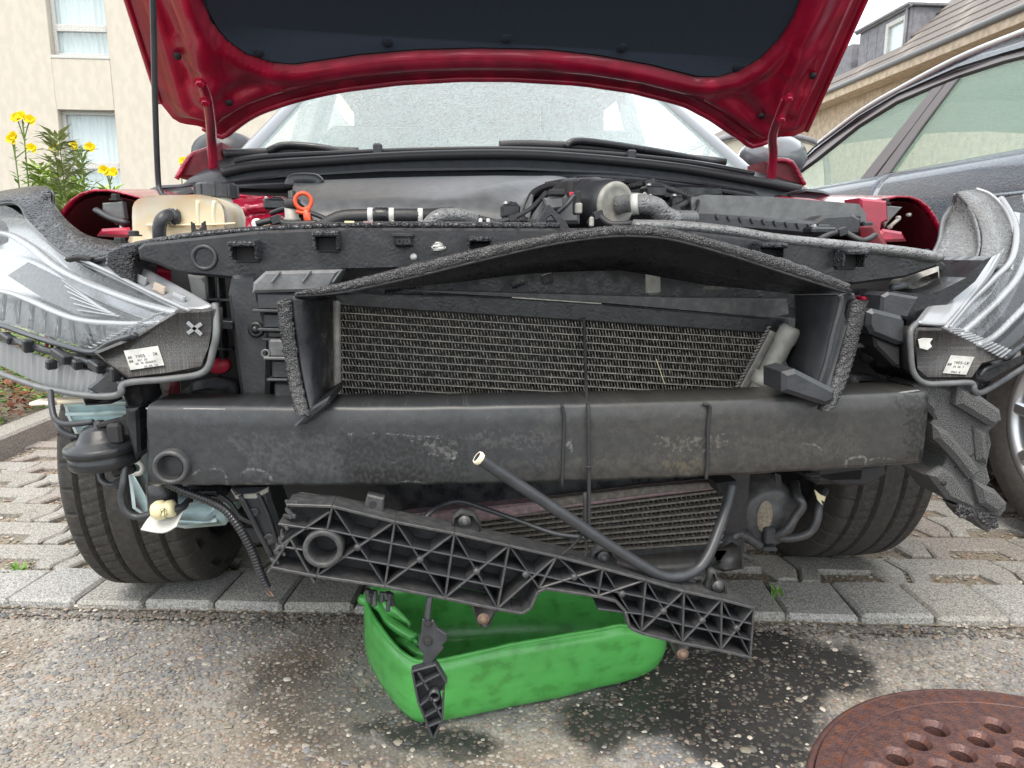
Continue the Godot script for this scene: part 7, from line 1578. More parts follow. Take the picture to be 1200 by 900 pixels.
# ---------------------------------------------------------------- wheels
func wheel(t: Node3D, sx: float):
	var R := 0.318; var w := 0.228
	var c := Vector3(sx * 0.777, R - 0.004, -0.715)
	var grooves := [-0.069, -0.026, 0.026, 0.069]
	var us := []
	var u := -0.114
	while u < 0.1141: us.append(u); u += 0.003
	for q in grooves: us += [q - 0.0058, q - 0.0048, q + 0.0048, q + 0.0058]
	us.sort()
	var NS := 576
	var rows := []
	for i in NS:
		var a := TAU * i / NS; var line := []
		for x in us:
			var e := absf(x) / 0.114
			var r: float = R - 0.006 * e * e - 0.026 * pow(maxf(0.0, (e - 0.80) / 0.20), 2.0)
			for q in grooves:
				if absf(x - q) < 0.0052: r -= 0.013
			# slanting sipes
			var ph := fposmod(i + absf(x) * 40.0 * (1.0 if x * sx > 0.0 else -1.0) , 15.0)
			if e > 0.66 and ph < 1.0: r -= 0.007
			elif e <= 0.6 and e > 0.25 and fposmod(i + x * 90.0, 7.5) < 1.0: r -= 0.003
			line.append(c + Vector3(x, cos(a) * r, sin(a) * r))
		rows.append(line)
	rows.append(rows[0])
	var s := S(true); sheet(s, rows)
	# sidewalls
	for e in [-1.0, 1.0]:
		lathe(s, [Vector2(R - 0.032, e * 0.114), Vector2(R - 0.05, e * 0.121), Vector2(R - 0.075, e * 0.121), Vector2(R - 0.095, e * 0.112), Vector2(R - 0.10, e * 0.10), Vector2(R - 0.10, 0.0)], Transform3D(Basis(Vector3(0, 1, 0), Vector3(1, 0, 0), Vector3(0, 0, 1)), c), 64)
	var wh := part("wheel", s, M.tyre, t, "front wheel on the %s of the picture" % ("left" if sx < 0 else "right"))
	s = S(true); lathe(s, [Vector2(0, -0.02), Vector2(0.06, -0.02), Vector2(0.16, -0.01), Vector2(0.215, -0.05), Vector2(0.217, -0.1), Vector2(0.224, -0.108)], Transform3D(Basis(Vector3(0, 1, 0), Vector3(sx, 0, 0), Vector3(0, 0, 1)), c), 40); part("rim", s, M.worn, wh)
	s = S(true); lathe(s, [Vector2(0, -0.06), Vector2(0.13, -0.06), Vector2(0.13, -0.08), Vector2(0.05, -0.09), Vector2(0.05, -0.16), Vector2(0, -0.16)], Transform3D(Basis(Vector3(0, 1, 0), Vector3(sx, 0, 0), Vector3(0, 0, 1)), c), 32); part("brake_disc", s, M.worn, wh)

# ---------------------------------------------------------------- things below and beside the beam
func low_parts(t: Node3D):
	var s: SurfaceTool
	# washer bottle
	s = S(true); prism(s, [Vector2(-0.752, 0.518), Vector2(-0.701, 0.522), Vector2(-0.647, 0.519), Vector2(-0.641, 0.469), Vector2(-0.642, 0.391), Vector2(-0.614, 0.325), Vector2(-0.548, 0.317), Vector2(-0.522, 0.337), Vector2(-0.519, 0.296), Vector2(-0.583, 0.292), Vector2(-0.632, 0.303), Vector2(-0.664, 0.33), Vector2(-0.665, 0.385), Vector2(-0.689, 0.407), Vector2(-0.734, 0.422), Vector2(-0.74, 0.457), Vector2(-0.75, 0.488)], -0.34, -0.2, 0.010); var wb := part("washer_bottle", s, M.pale_blue, t)
	for k in 3:
		s = S(true); tube(s, [Vector3(-0.744, 0.507, -0.197).lerp(Vector3(-0.742, 0.477, -0.197), k / 2.0), Vector3(-0.652, 0.507, -0.197).lerp(Vector3(-0.65, 0.478, -0.197), k / 2.0)], 0.0035, 8, 1); part("moulded_rib", s, M.pale_blue, wb)
	s = S(true); torus(s, Vector3(-0.639, 0.407, -0.18), Vector3(0, 0, 1), 0.010, 0.004, 16); part("bottle_eye", s, M.white, wb)
	s = S(); box(s, Vector3(-0.734, 0.517, -0.18), Vector3(0.09, 0.006, 0.03), Basis(Vector3(0, 0, 1), 0.05), 0.002); part("band", s, M.cream, wb)
	# horn
	var hc := Vector3(-0.637, 0.47, -0.08); var hx := along(hc, Vector3(-0.05, 1, 0.05))
	s = S(true); lathe(s, [Vector2(0, -0.027), Vector2(0.044, -0.027), Vector2(0.047, -0.023), Vector2(0.047, -0.010), Vector2(0.044, -0.008), Vector2(0.0505, -0.005), Vector2(0.0505, 0.003), Vector2(0.047, 0.006), Vector2(0.034, 0.010), Vector2(0.030, 0.014), Vector2(0.024, 0.026), Vector2(0.020, 0.029), Vector2(0.008, 0.030), Vector2(0.007, 0.036), Vector2(0.0, 0.038)], hx, 44); var hn := part("horn", s, M.plastic, t)
	s = S(); bar(s, hc + Vector3(0.0, 0.032, 0.01), hc + Vector3(0.05, 0.042, 0.0), 0.016, 0.006, Vector3(0, 1, 0)); box(s, hc + Vector3(0.027, 0.022, 0.018), Vector3(0.02, 0.03, 0.016), Basis(), 0.004); box(s, hc + Vector3(0.046, 0.03, 0.006), Vector3(0.03, 0.03, 0.02), Basis(), 0.004); part("horn_bracket", s, M.dark, hn)
	s = S(); prism(s, [Vector2(-0.59, 0.528), Vector2(-0.572, 0.53), Vector2(-0.575, 0.467), Vector2(-0.583, 0.455), Vector2(-0.592, 0.504)], -0.1, -0.05, 0.004); part("horn_stay", s, M.plastic, t)
	# cables at the horn and bottle
	for q in [[[Vector3(-0.721, 0.543, -0.12), Vector3(-0.711, 0.522, -0.1), Vector3(-0.702, 0.507, -0.09), Vector3(-0.681, 0.502, -0.08), Vector3(-0.647, 0.505, -0.08)], 0.0042], [[Vector3(-0.727, 0.508, -0.13), Vector3(-0.704, 0.492, -0.1), Vector3(-0.686, 0.484, -0.09), Vector3(-0.675, 0.481, -0.09)], 0.0042], [[Vector3(-0.601, 0.446, -0.06), Vector3(-0.601, 0.424, -0.05), Vector3(-0.606, 0.403, -0.05), Vector3(-0.602, 0.383, -0.05), Vector3(-0.588, 0.373, -0.05), Vector3(-0.567, 0.377, -0.05)], 0.0052], [[Vector3(-0.654, 0.442, -0.1), Vector3(-0.649, 0.419, -0.09), Vector3(-0.635, 0.412, -0.08), Vector3(-0.623, 0.414, -0.08)], 0.005]]:
		s = S(true); tube(s, q[0], q[1], 8, 6); part("cable", s, M.grey_plastic, t)
	s = S(); box(s, Vector3(-0.717, 0.527, -0.11), Vector3(0.012, 0.006, 0.012), Basis(), 0.002); part("cable_band", s, M.white, t)
	s = S(); for q in [Vector3(-0.62, 0.432, -0.08), Vector3(-0.617, 0.416, -0.075), Vector3(-0.605, 0.434, -0.08)]: box(s, q, Vector3(0.016, 0.014, 0.014), Basis(Vector3(0, 0, 1), 0.4), 0.003)
	part("plug", s, M.dark, t)
	# pump barrel with pale plug and flap
	s = S(true); rod(s, Vector3(-0.555, 0.424, -0.06), Vector3(-0.555, 0.373, -0.06), 0.020, 24, 0.005); part("pump", s, M.plastic, t)
	s = S(true); lathe(s, [Vector2(0, 0), Vector2(0.010, 0.0), Vector2(0.0135, 0.006), Vector2(0.0135, 0.014), Vector2(0.010, 0.018), Vector2(0.012, 0.02), Vector2(0.012, 0.028), Vector2(0.008, 0.03), Vector2(0, 0.03)], along(Vector3(-0.557, 0.388, -0.03), Vector3(1, 0.12, 0)), 18); box(s, Vector3(-0.538, 0.39, -0.018), Vector3(0.008, 0.012, 0.008), Basis(), 0.002); part("pale_plug", s, M.yellowish, t)
	s = S(true); tube(s, [Vector3(-0.531, 0.389, -0.03), Vector3(-0.521, 0.389, -0.04), Vector3(-0.518, 0.392, -0.06)], 0.0055, 10, 4); part("cable", s, M.grey_plastic, t)
	s = S(true); sheet(s, net([[Vector3(-0.565, 0.379, -0.05), Vector3(-0.542, 0.374, -0.05), Vector3(-0.512, 0.393, -0.05)], [Vector3(-0.569, 0.373, -0.035), Vector3(-0.543, 0.369, -0.035), Vector3(-0.52, 0.383, -0.035)], [Vector3(-0.571, 0.366, -0.02), Vector3(-0.543, 0.36, -0.02), Vector3(-0.524, 0.369, -0.02)]], 4, 4), 0.002); part("torn_flap", s, M.white, t)
	# bracket and ribbed cable loom
	s = S(true); prism(s, [Vector2(-0.533, 0.41), Vector2(-0.477, 0.409), Vector2(-0.471, 0.393), Vector2(-0.497, 0.397), Vector2(-0.526, 0.403)], -0.12, -0.055, 0.003); part("lower_bracket", s, M.plastic, t)
	s = S(true); tube(s, [Vector3(-0.531, 0.431, -0.02), Vector3(-0.51, 0.419, -0.02), Vector3(-0.478, 0.404, -0.02), Vector3(-0.455, 0.391, -0.015), Vector3(-0.437, 0.368, -0.01), Vector3(-0.422, 0.334, -0.01), Vector3(-0.412, 0.299, -0.01), Vector3(-0.405, 0.278, -0.01)], 0.0062, 10, 8, 0.0045); var lm := part("ribbed_loom", s, M.plastic, t)
	s = S(true); for q in [[Vector3(-0.406, 0.283, -0.01), Vector3(-0.402, 0.273, -0.01), Vector3(-0.396, 0.265, -0.008)], [Vector3(-0.407, 0.281, -0.01), Vector3(-0.406, 0.271, -0.01), Vector3(-0.4, 0.265, -0.01)]]: tube(s, q, 0.0013, 6, 4)
	part("copper_ends", s, M.rusty, lm)
	s = S(true); tube(s, [Vector3(-0.474, 0.402, -0.05), Vector3(-0.459, 0.389, -0.05), Vector3(-0.446, 0.368, -0.05), Vector3(-0.425, 0.357, -0.05)], 0.004, 8, 5); part("cable", s, M.plastic, t)
	# crash rail end that hangs below the beam on the left
	s = S(); prism(s, [Vector2(-0.456, 0.409), Vector2(-0.405, 0.41), Vector2(-0.402, 0.389), Vector2(-0.39, 0.348), Vector2(-0.39, 0.302), Vector2(-0.407, 0.296), Vector2(-0.42, 0.323), Vector2(-0.435, 0.36)], -0.13, -0.05, 0.006); var rl := part("crash_rail", s, M.grey_plastic, t)
	s = S(); prism(s, [Vector2(-0.455, 0.411), Vector2(-0.45, 0.402), Vector2(-0.421, 0.404), Vector2(-0.404, 0.412), Vector2(-0.404, 0.405), Vector2(-0.422, 0.396), Vector2(-0.45, 0.396)], -0.052, -0.046, 0.001); part("torn_edge", s, M.pale_alu, rl)
	s = S(true); lathe(s, [Vector2(0, 0.001), Vector2(0.0035, 0.001), Vector2(0.006, 0.003), Vector2(0.007, 0)], along(Vector3(-0.426, 0.375, -0.049), Vector3(0, 0, 1)), 14); lathe(s, [Vector2(0, 0.001), Vector2(0.0035, 0.001), Vector2(0.008, 0.004), Vector2(0.009, 0)], along(Vector3(-0.407, 0.334, -0.049), Vector3(0, 0, 1)), 14); part("dimple", s, M.worn, rl)
	s = S(true); tube(s, [Vector3(-0.443, 0.402, -0.047), Vector3(-0.425, 0.357, -0.047), Vector3(-0.406, 0.308, -0.047)], 0.004, 8, 4); tube(s, [Vector3(-0.419, 0.404, -0.047), Vector3(-0.406, 0.369, -0.047), Vector3(-0.396, 0.323, -0.047)], 0.003, 8, 4); part("pressed_rib", s, M.grey_plastic, rl)
	# right: dirty compressor with pipes, torn shield
	var cc := Vector3(0.395, 0.294, -0.22)
	s = S(true); lathe(s, [Vector2(0, 0.06), Vector2(0.02, 0.06), Vector2(0.03, 0.055), Vector2(0.045, 0.058), Vector2(0.055, 0.05), Vector2(0.062, 0.03), Vector2(0.060, 0.0), Vector2(0.066, -0.01), Vector2(0.066, -0.05), Vector2(0.05, -0.1), Vector2(0, -0.1)], along(cc, Vector3(0.1, 0, 1)), 36); var cp := part("compressor", s, M.worn, t)
	s = S(true); lathe(s, [Vector2(0, 0.004), Vector2(0.012, 0.003), Vector2(0.018, 0.0)], Transform3D(Basis(Vector3(0.8, 0, 0), Vector3(0, 0, 1), Vector3(0, -1.6, 0)), cc + Vector3(-0.008, 0.004, 0.059)), 14); part("clay_smear", s, M.grit, cp)
	s = S(); for q in [Vector3(0.394, 0.266, -0.16)]: box(s, q, Vector3(0.02, 0.03, 0.02), Basis(), 0.003); box(s, Vector3(0.394, 0.243, -0.16), Vector3(0.026, 0.008, 0.022), Basis(), 0.002)
	part("connector", s, M.grey_plastic, cp)
	for k in 5:
		s = S(); bar(s, cc + Vector3(cos(k * 1.2) * 0.045, sin(k * 1.2) * 0.045, 0.045), cc + Vector3(cos(k * 1.2) * 0.066, sin(k * 1.2) * 0.066, 0.02), 0.012, 0.02); part("cast_lug", s, M.worn, cp)
	for q in [[[Vector3(0.457, 0.343, -0.2), Vector3(0.441, 0.335, -0.16), Vector3(0.446, 0.32, -0.15), Vector3(0.435, 0.3, -0.15), Vector3(0.419, 0.276, -0.15), Vector3(0.403, 0.263, -0.16)], 0.0075], [[Vector3(0.512, 0.327, -0.2), Vector3(0.487, 0.315, -0.17), Vector3(0.479, 0.288, -0.16), Vector3(0.467, 0.267, -0.16), Vector3(0.44, 0.258, -0.16), Vector3(0.418, 0.255, -0.17)], 0.0075]]:
		s = S(true); tube(s, q[0], q[1], 10, 6); part("pipe", s, M.worn, t)
	s = S(); prism(s, [Vector2(0.461, 0.35), Vector2(0.472, 0.341), Vector2(0.481, 0.338), Vector2(0.479, 0.329), Vector2(0.473, 0.332), Vector2(0.476, 0.323), Vector2(0.467, 0.332)], -0.143, -0.14, 0.0006); part("tag", s, M.cream, t)
	s = S(); prism(s, [Vector2(0.422, 0.391), Vector2(0.5, 0.399), Vector2(0.555, 0.403), Vector2(0.559, 0.387), Vector2(0.526, 0.368), Vector2(0.481, 0.37), Vector2(0.444, 0.382)], -0.16, -0.1, 0.004); part("torn_shield", s, M.dark, t)
	s = S(true); tube(s, [Vector3(0.303, 0.265, -0.12), Vector3(0.329, 0.282, -0.13), Vector3(0.371, 0.254, -0.14)], 0.008, 8, 4); tube(s, [Vector3(0.297, 0.243, -0.12), Vector3(0.321, 0.253, -0.12), Vector3(0.353, 0.236, -0.13)], 0.006, 8, 4); part("lower_strut", s, M.worn, t)
	s = S(true); prism(s, [Vector2(0.269, 0.268), Vector2(0.305, 0.288), Vector2(0.326, 0.273), Vector2(0.331, 0.231), Vector2(0.297, 0.227), Vector2(0.279, 0.233)], -0.16, -0.1, 0.006); part("broken_mount", s, M.worn, t)
	s = S(); prism(s, [Vector2(0.256, 0.395), Vector2(0.288, 0.399), Vector2(0.286, 0.385), Vector2(0.262, 0.378)], -0.1, -0.055, 0.002); part("hose_clip", s, M.dark, t)
	# underbody mass
	s = S(); box(s, Vector3(-0.02, 0.33, -0.5), Vector3(0.9, 0.12, 0.5), Basis(), 0.03); box(s, Vector3(-0.48, 0.44, -0.5), Vector3(0.09, 0.14, 0.8), Basis(), 0.01); box(s, Vector3(0.48, 0.44, -0.5), Vector3(0.09, 0.14, 0.8), Basis(), 0.01); part("subframe", s, M.dark, t)
	s = S(true); tube(s, [Vector3(-0.3, 0.24, -0.7), Vector3(-0.5, 0.25, -0.7), Vector3(-0.68, 0.24, -0.7)], 0.03, 10, 3); tube(s, [Vector3(0.3, 0.24, -0.7), Vector3(0.5, 0.25, -0.7), Vector3(0.68, 0.24, -0.7)], 0.03, 10, 3); part("suspension_arm", s, M.worn, t)
	s = S(); box(s, Vector3(0, 0.2, -2.2), Vector3(1.5, 0.1, 2.4)); part("floor_pan", s, M.dark, t)
	for sx in [-1.0, 1.0]:
		s = S(true); lathe(s, [Vector2(0, -0.1), Vector2(0.28, -0.1), Vector2(0.316, -0.08), Vector2(0.316, 0.08), Vector2(0.28, 0.1), Vector2(0, 0.1)], along(Vector3(sx * 0.78, 0.314, -3.3), Vector3(1, 0, 0)), 32); part("rear_wheel", s, M.tyre, t)

# ---------------------------------------------------------------- loose and hanging things
func loose_things():
	var s: SurfaceTool
	lattice()
	# bent tube
	var t := thing("bent_tube", "bent grey metal tube sticking up across the beam, open at its end", "tube", Vector3.ZERO)
	s = S(true); tube(s, [Vector3(-0.111, 0.487, 0.09), Vector3(-0.068, 0.452, 0.075), Vector3(0.002, 0.398, 0.06), Vector3(0.076, 0.341, 0.045), Vector3(0.138, 0.298, 0.035), Vector3(0.17, 0.288, 0.03), Vector3(0.202, 0.292, 0.02), Vector3(0.223, 0.31, 0.01), Vector3(0.245, 0.341, -0.01), Vector3(0.264, 0.372, -0.03), Vector3(0.274, 0.398, -0.04)], 0.0078, 16, 8); part("tube_body", s, M.grey_plastic, t)
	s = S(true); lathe(s, [Vector2(0.0079, -0.004), Vector2(0.009, 0.0), Vector2(0.0078, 0.003), Vector2(0.006, 0.002)], along(Vector3(-0.111, 0.487, 0.09), Vector3(-0.75, 0.6, 0.1)), 16); part("tube_rim", s, M.cream, t)
	s = S(true); lathe(s, [Vector2(0.0062, 0.0025), Vector2(0, 0.0022)], along(Vector3(-0.111, 0.487, 0.09), Vector3(-0.75, 0.6, 0.1)), 16); part("tube_bore", s, M.dark, t)
	# thin cable
	t = thing("thin_cable", "thin black cable looping from the broken bracket to the bent tube", "cable", Vector3.ZERO)
	s = S(true); tube(s, [Vector3(-0.187, 0.374, 0.01), Vector3(-0.174, 0.385, 0), Vector3(-0.156, 0.388, -0.02), Vector3(-0.132, 0.388, -0.03), Vector3(-0.095, 0.375, -0.03), Vector3(-0.047, 0.359, -0.02), Vector3(0, 0.347, 0), Vector3(0.043, 0.347, 0.02)], 0.0036, 8, 8, 0.0); part("cable_body", s, M.grey_plastic, t)
	# wire
	t = thing("tie_wire", "black wire hanging straight down in front of cooler and beam", "wire", Vector3.ZERO)
	s = S(true); tube(s, [Vector3(0.058, 0.644, -0.11), Vector3(0.06, 0.57, -0.1), Vector3(0.041, 0.54, 0.01), Vector3(0.037, 0.535, 0.042), Vector3(0.039, 0.46, 0.043), Vector3(0.04, 0.365, 0.045)], 0.0026, 8, 6); part("strand", s, M.dark, t)
	s = S(true); torus(s, Vector3(0.038, 0.458, 0.044), Vector3(0, 1, 0.1), 0.003, 0.0016, 10); tube(s, [Vector3(0.032, 0.363, 0.045), Vector3(0.017, 0.346, 0.045), Vector3(0.001, 0.333, 0.045)], 0.002, 6, 3); tube(s, [Vector3(0.035, 0.36, 0.045), Vector3(0.038, 0.339, 0.045), Vector3(0.034, 0.331, 0.045)], 0.002, 6, 3); tube(s, [Vector3(0.034, 0.422, 0.045), Vector3(0.034, 0.394, 0.045), Vector3(0.035, 0.368, 0.045)], 0.0028, 6, 2); part("knot", s, M.dark, t)
	# foam absorber
	t = thing("foam_absorber", "broken grey foam absorber dangling beside the right end of the beam", "foam block", Vector3.ZERO)
	s = S(false)
	var out := [Vector2(0.565, 0.54), Vector2(0.594, 0.542), Vector2(0.641, 0.531), Vector2(0.674, 0.514), Vector2(0.707, 0.492), Vector2(0.708, 0.476), Vector2(0.695, 0.465), Vector2(0.702, 0.445), Vector2(0.699, 0.407), Vector2(0.708, 0.384), Vector2(0.703, 0.376), Vector2(0.716, 0.37), Vector2(0.741, 0.346), Vector2(0.741, 0.335), Vector2(0.727, 0.315), Vector2(0.713, 0.3), Vector2(0.696, 0.316), Vector2(0.682, 0.337), Vector2(0.639, 0.355), Vector2(0.625, 0.372), Vector2(0.604, 0.393), Vector2(0.625, 0.409), Vector2(0.63, 0.422), Vector2(0.625, 0.434), Vector2(0.6, 0.452), Vector2(0.592, 0.471), Vector2(0.602, 0.486)]
	prism(s, out, -0.14, -0.06, 0.004); var fb := part("foam_body", s, M.bead_foam, t)
	for q in [[[Vector2(0.622, 0.541), Vector2(0.658, 0.527), Vector2(0.695, 0.503), Vector2(0.7, 0.486), Vector2(0.685, 0.476), Vector2(0.622, 0.512)], 0.02], [[Vector2(0.59, 0.482), Vector2(0.616, 0.471), Vector2(0.664, 0.422), Vector2(0.677, 0.405), Vector2(0.662, 0.391), Vector2(0.633, 0.423), Vector2(0.617, 0.439), Vector2(0.595, 0.458)], 0.016], [[Vector2(0.596, 0.399), Vector2(0.617, 0.412), Vector2(0.638, 0.4), Vector2(0.68, 0.349), Vector2(0.671, 0.341), Vector2(0.632, 0.359), Vector2(0.614, 0.379)], 0.010], [[Vector2(0.668, 0.391), Vector2(0.707, 0.373), Vector2(0.73, 0.35), Vector2(0.712, 0.334), Vector2(0.684, 0.351)], 0.016], [[Vector2(0.558, 0.542), Vector2(0.583, 0.544), Vector2(0.602, 0.518), Vector2(0.597, 0.491), Vector2(0.569, 0.518)], 0.008], [[Vector2(0.663, 0.476), Vector2(0.687, 0.465), Vector2(0.693, 0.414), Vector2(0.675, 0.421)], 0.010]]:
		s = S(false); prism(s, q[0], -0.07, -0.06 + q[1], 0.007); part("raised_step", s, M.bead_foam, fb)
	s = S(false)
	var rg := []
	for p in [Vector2(0.641, 0.35), Vector2(0.674, 0.343), Vector2(0.704, 0.331), Vector2(0.725, 0.327), Vector2(0.717, 0.316), Vector2(0.705, 0.302), Vector2(0.688, 0.317), Vector2(0.672, 0.329)]: rg.append(p)
	prism(s, rg, -0.08, -0.052, 0.008)
	for k in 60:
		var p := Vector3(0.647, 0.346, -0.053).lerp(Vector3(0.72, 0.318, -0.053), rng.randf()) + Vector3(0, rng.randf_range(-0.012, 0.006), 0); box(s, p, Vector3.ONE * rng.randf_range(0.004, 0.008), Basis(Vector3(rng.randf(), rng.randf(), rng.randf()).normalized(), rng.randf() * 3.0), 0.001)
	part("torn_face", s, M.foam, t)
	s = S(); bar(s, Vector3(0.642, 0.408, -0.06), Vector3(0.694, 0.448, -0.06), 0.0016, 0.004); part("crack", s, M.dark, t)
	s = S(true); lathe(s, [Vector2(0, 0.001), Vector2(0.004, 0.001), Vector2(0.004, -0.002)], along(Vector3(0.619, 0.387, -0.049), Vector3(0, 0, 1)), 12); part("pin_hole", s, M.dark, t)
	green_can()
	torn_bracket()

func lattice():
	var t := thing("broken_crossmember", "long broken black plastic crossmember with crossed ribs hanging askew below the beam", "crossmember", Vector3.ZERO)
	var zf := 0.05; var zb := 0.012
	var s := S()
	var tops := [Vector3(-0.358, 0.419, 0.05), Vector3(-0.3, 0.415, 0.05), Vector3(-0.22, 0.391, 0.05), Vector3(-0.142, 0.372, 0.05), Vector3(-0.069, 0.352, 0.05), Vector3(-0.004, 0.334, 0.05), Vector3(0.06, 0.314, 0.05), Vector3(0.121, 0.294, 0.05), Vector3(0.176, 0.275, 0.05), Vector3(0.231, 0.26, 0.05), Vector3(0.279, 0.245, 0.05)]
	var bots := [Vector3(-0.38, 0.335, 0.05), Vector3(-0.324, 0.319, 0.05), Vector3(-0.236, 0.301, 0.05), Vector3(-0.156, 0.28, 0.05), Vector3(-0.085, 0.261, 0.05), Vector3(-0.018, 0.24, 0.05), Vector3(0.051, 0.224, 0.05), Vector3(0.117, 0.217, 0.05), Vector3(0.177, 0.198, 0.05), Vector3(0.234, 0.183, 0.05), Vector3(0.278, 0.17, 0.05)]
	var real := [Vector3(-0.38, 0.335, 0.05), Vector3(-0.324, 0.319, 0.05), Vector3(-0.236, 0.301, 0.05), Vector3(-0.156, 0.28, 0.05), Vector3(-0.085, 0.261, 0.05), Vector3(-0.028, 0.288, 0.05), Vector3(0.054, 0.273, 0.05), Vector3(0.117, 0.217, 0.05), Vector3(0.177, 0.198, 0.05), Vector3(0.234, 0.183, 0.05), Vector3(0.278, 0.17, 0.05)]
	var n := tops.size()
	var ringc := Vector3(-0.314, 0.358, 0.035)
	# back plate with the notch
	var outl := [Vector2(-0.358, 0.419), Vector2(-0.347, 0.423), Vector2(-0.3, 0.415), Vector2(-0.261, 0.406), Vector2(-0.22, 0.391), Vector2(-0.142, 0.372), Vector2(-0.069, 0.352), Vector2(-0.004, 0.334), Vector2(0.06, 0.314), Vector2(0.121, 0.294), Vector2(0.176, 0.275), Vector2(0.231, 0.26), Vector2(0.279, 0.246), Vector2(0.28, 0.17), Vector2(0.234, 0.182), Vector2(0.177, 0.198), Vector2(0.117, 0.217), Vector2(0.1, 0.225), Vector2(0.093, 0.25), Vector2(0.079, 0.266), Vector2(0.054, 0.275), Vector2(-0.019, 0.288), Vector2(-0.03, 0.285), Vector2(-0.04, 0.261), Vector2(-0.051, 0.254), Vector2(-0.065, 0.259), Vector2(-0.085, 0.263), Vector2(-0.156, 0.282), Vector2(-0.236, 0.303), Vector2(-0.324, 0.32), Vector2(-0.382, 0.334), Vector2(-0.368, 0.375)]
	prism(s, outl, zb - 0.003, zb, 0.001)
	var bp := part("back_plate", s, M.plastic, t)
	# rails
	for f in [0.0, 0.34, 0.67]:
		for k in n - 1:
			if f > 0.5 and (k == 5 or k == 4): continue
			var a: Vector3 = tops[k].lerp(bots[k], f); var b: Vector3 = tops[k + 1].lerp(bots[k + 1], f)
			a.z = (zf + zb) / 2.0; b.z = a.z
			for seg in clear_of(a, b, ringc, 0.024):
				s = S(); bar(s, seg[0], seg[1], 0.004 if f == 0.0 else 0.0026, zf - zb + (0.002 if f == 0.0 else -0.002), Vector3(0, 0, 1), 0.0008); part("rail", s, M.worn if f == 0.0 else M.grey_plastic, t)
	var under := [Vector3(-0.382, 0.334, 0.05), Vector3(-0.324, 0.319, 0.05), Vector3(-0.236, 0.301, 0.05), Vector3(-0.156, 0.28, 0.05), Vector3(-0.085, 0.261, 0.05), Vector3(-0.065, 0.256, 0.05), Vector3(-0.051, 0.253, 0.05), Vector3(-0.04, 0.26, 0.05), Vector3(-0.03, 0.283, 0.05), Vector3(-0.019, 0.288, 0.05), Vector3(0.054, 0.273, 0.05), Vector3(0.079, 0.265, 0.05), Vector3(0.093, 0.249, 0.05), Vector3(0.1, 0.224, 0.05), Vector3(0.117, 0.215, 0.05), Vector3(0.177, 0.196, 0.05), Vector3(0.234, 0.182, 0.05), Vector3(0.28, 0.168, 0.05)]
	for k in under.size(): under[k].z = (zf + zb) / 2.0
	for k in under.size() - 1:
		s = S(); bar(s, under[k], under[k + 1], 0.004, zf - zb + 0.002, Vector3(0, 0, 1), 0.0008); part("rail", s, M.worn, t)
	# upright ribs and crossed ribs
	for k in n:
		if k == 0: continue
		var a: Vector3 = tops[k]; var b: Vector3 = real[k]; a.z = (zf + zb) / 2.0; b.z = a.z
		for seg in clear_of(a, b, ringc, 0.024):
			s = S(); bar(s, seg[0], seg[1], 0.003, zf - zb - 0.001, Vector3(0, 0, 1), 0.0008); part("upright_rib", s, M.worn, t)
		if k < n - 1:
			var c: Vector3 = tops[k + 1]; var d: Vector3 = real[k + 1]; c.z = a.z; d.z = a.z
			s = S(); bar(s, a, d, 0.0024, zf - zb - 0.003, Vector3(0, 0, 1), 0.0006); part("cross_rib", s, M.grey_plastic, t)
			s = S(); bar(s, b, c, 0.003, zf - zb - 0.0015, Vector3(0, 0, 1), 0.0008); part("cross_rib", s, M.worn, t)
			var m := (a + d + b + c) / 4.0
			s = S(true); lathe(s, [Vector2(0, 0.0195), Vector2(0.004, 0.0195), Vector2(0.005, 0.017), Vector2(0.005, -0.015)], along(m, Vector3(0, 0, 1)), 12); part("rib_boss", s, M.worn, t)
	for q in [[Vector3(-0.387, 0.326, 0.03), Vector3(-0.356, 0.372, 0.03)], [Vector3(-0.356, 0.372, 0.03), Vector3(-0.304, 0.407, 0.03)], [Vector3(-0.356, 0.372, 0.03), Vector3(-0.328, 0.309, 0.03)], [Vector3(-0.377, 0.355, 0.03), Vector3(-0.356, 0.372, 0.03)], [Vector3(-0.37, 0.393, 0.03), Vector3(-0.331, 0.385, 0.03)]]:
		s = S(); bar(s, q[0], q[1], 0.003, zf - zb, Vector3(0, 0, 1), 0.0008); part("cross_rib", s, M.worn, t)
	# torn left end
	s = S(false)
	for k in 9:
		var p := Vector3(-0.359, 0.415, 0.045).lerp(Vector3(-0.383, 0.335, 0.045), k / 8.0); bar(s, p + Vector3(-0.006 * rng.randf(), 0, -0.02), p + Vector3(rng.randf_range(0.004, 0.016), rng.randf_range(-0.006, 0.006), rng.randf_range(0.0, 0.008)), 0.006, 0.004)
	part("torn_end", s, M.worn, t)
	# ring, tabs, lugs and bolts
	var rc := Vector3(-0.314, 0.358, 0.035)
	s = S(true); lathe(s, [Vector2(0.0185, -0.022), Vector2(0.0185, 0.018), Vector2(0.0195, 0.02), Vector2(0.025, 0.02), Vector2(0.026, 0.018), Vector2(0.026, -0.022)], along(rc, Vector3(0, 0, 1)), 36); part("ring", s, M.worn, t)
	
	s = S(); prism(s, [Vector2(-0.264, 0.398), Vector2(-0.257, 0.423), Vector2(-0.235, 0.417), Vector2(-0.237, 0.391)], 0.012, 0.03, 0.002); var tb := part("tab", s, M.worn, t)
	s = S(); lathe(s, [Vector2(0, 0.0008), Vector2(0.005, 0.0008), Vector2(0.0052, -0.001)], along(Vector3(-0.25, 0.409, 0.03), Vector3(0, 0, 1)), 14); part("tab_hole", s, M.dark, tb)
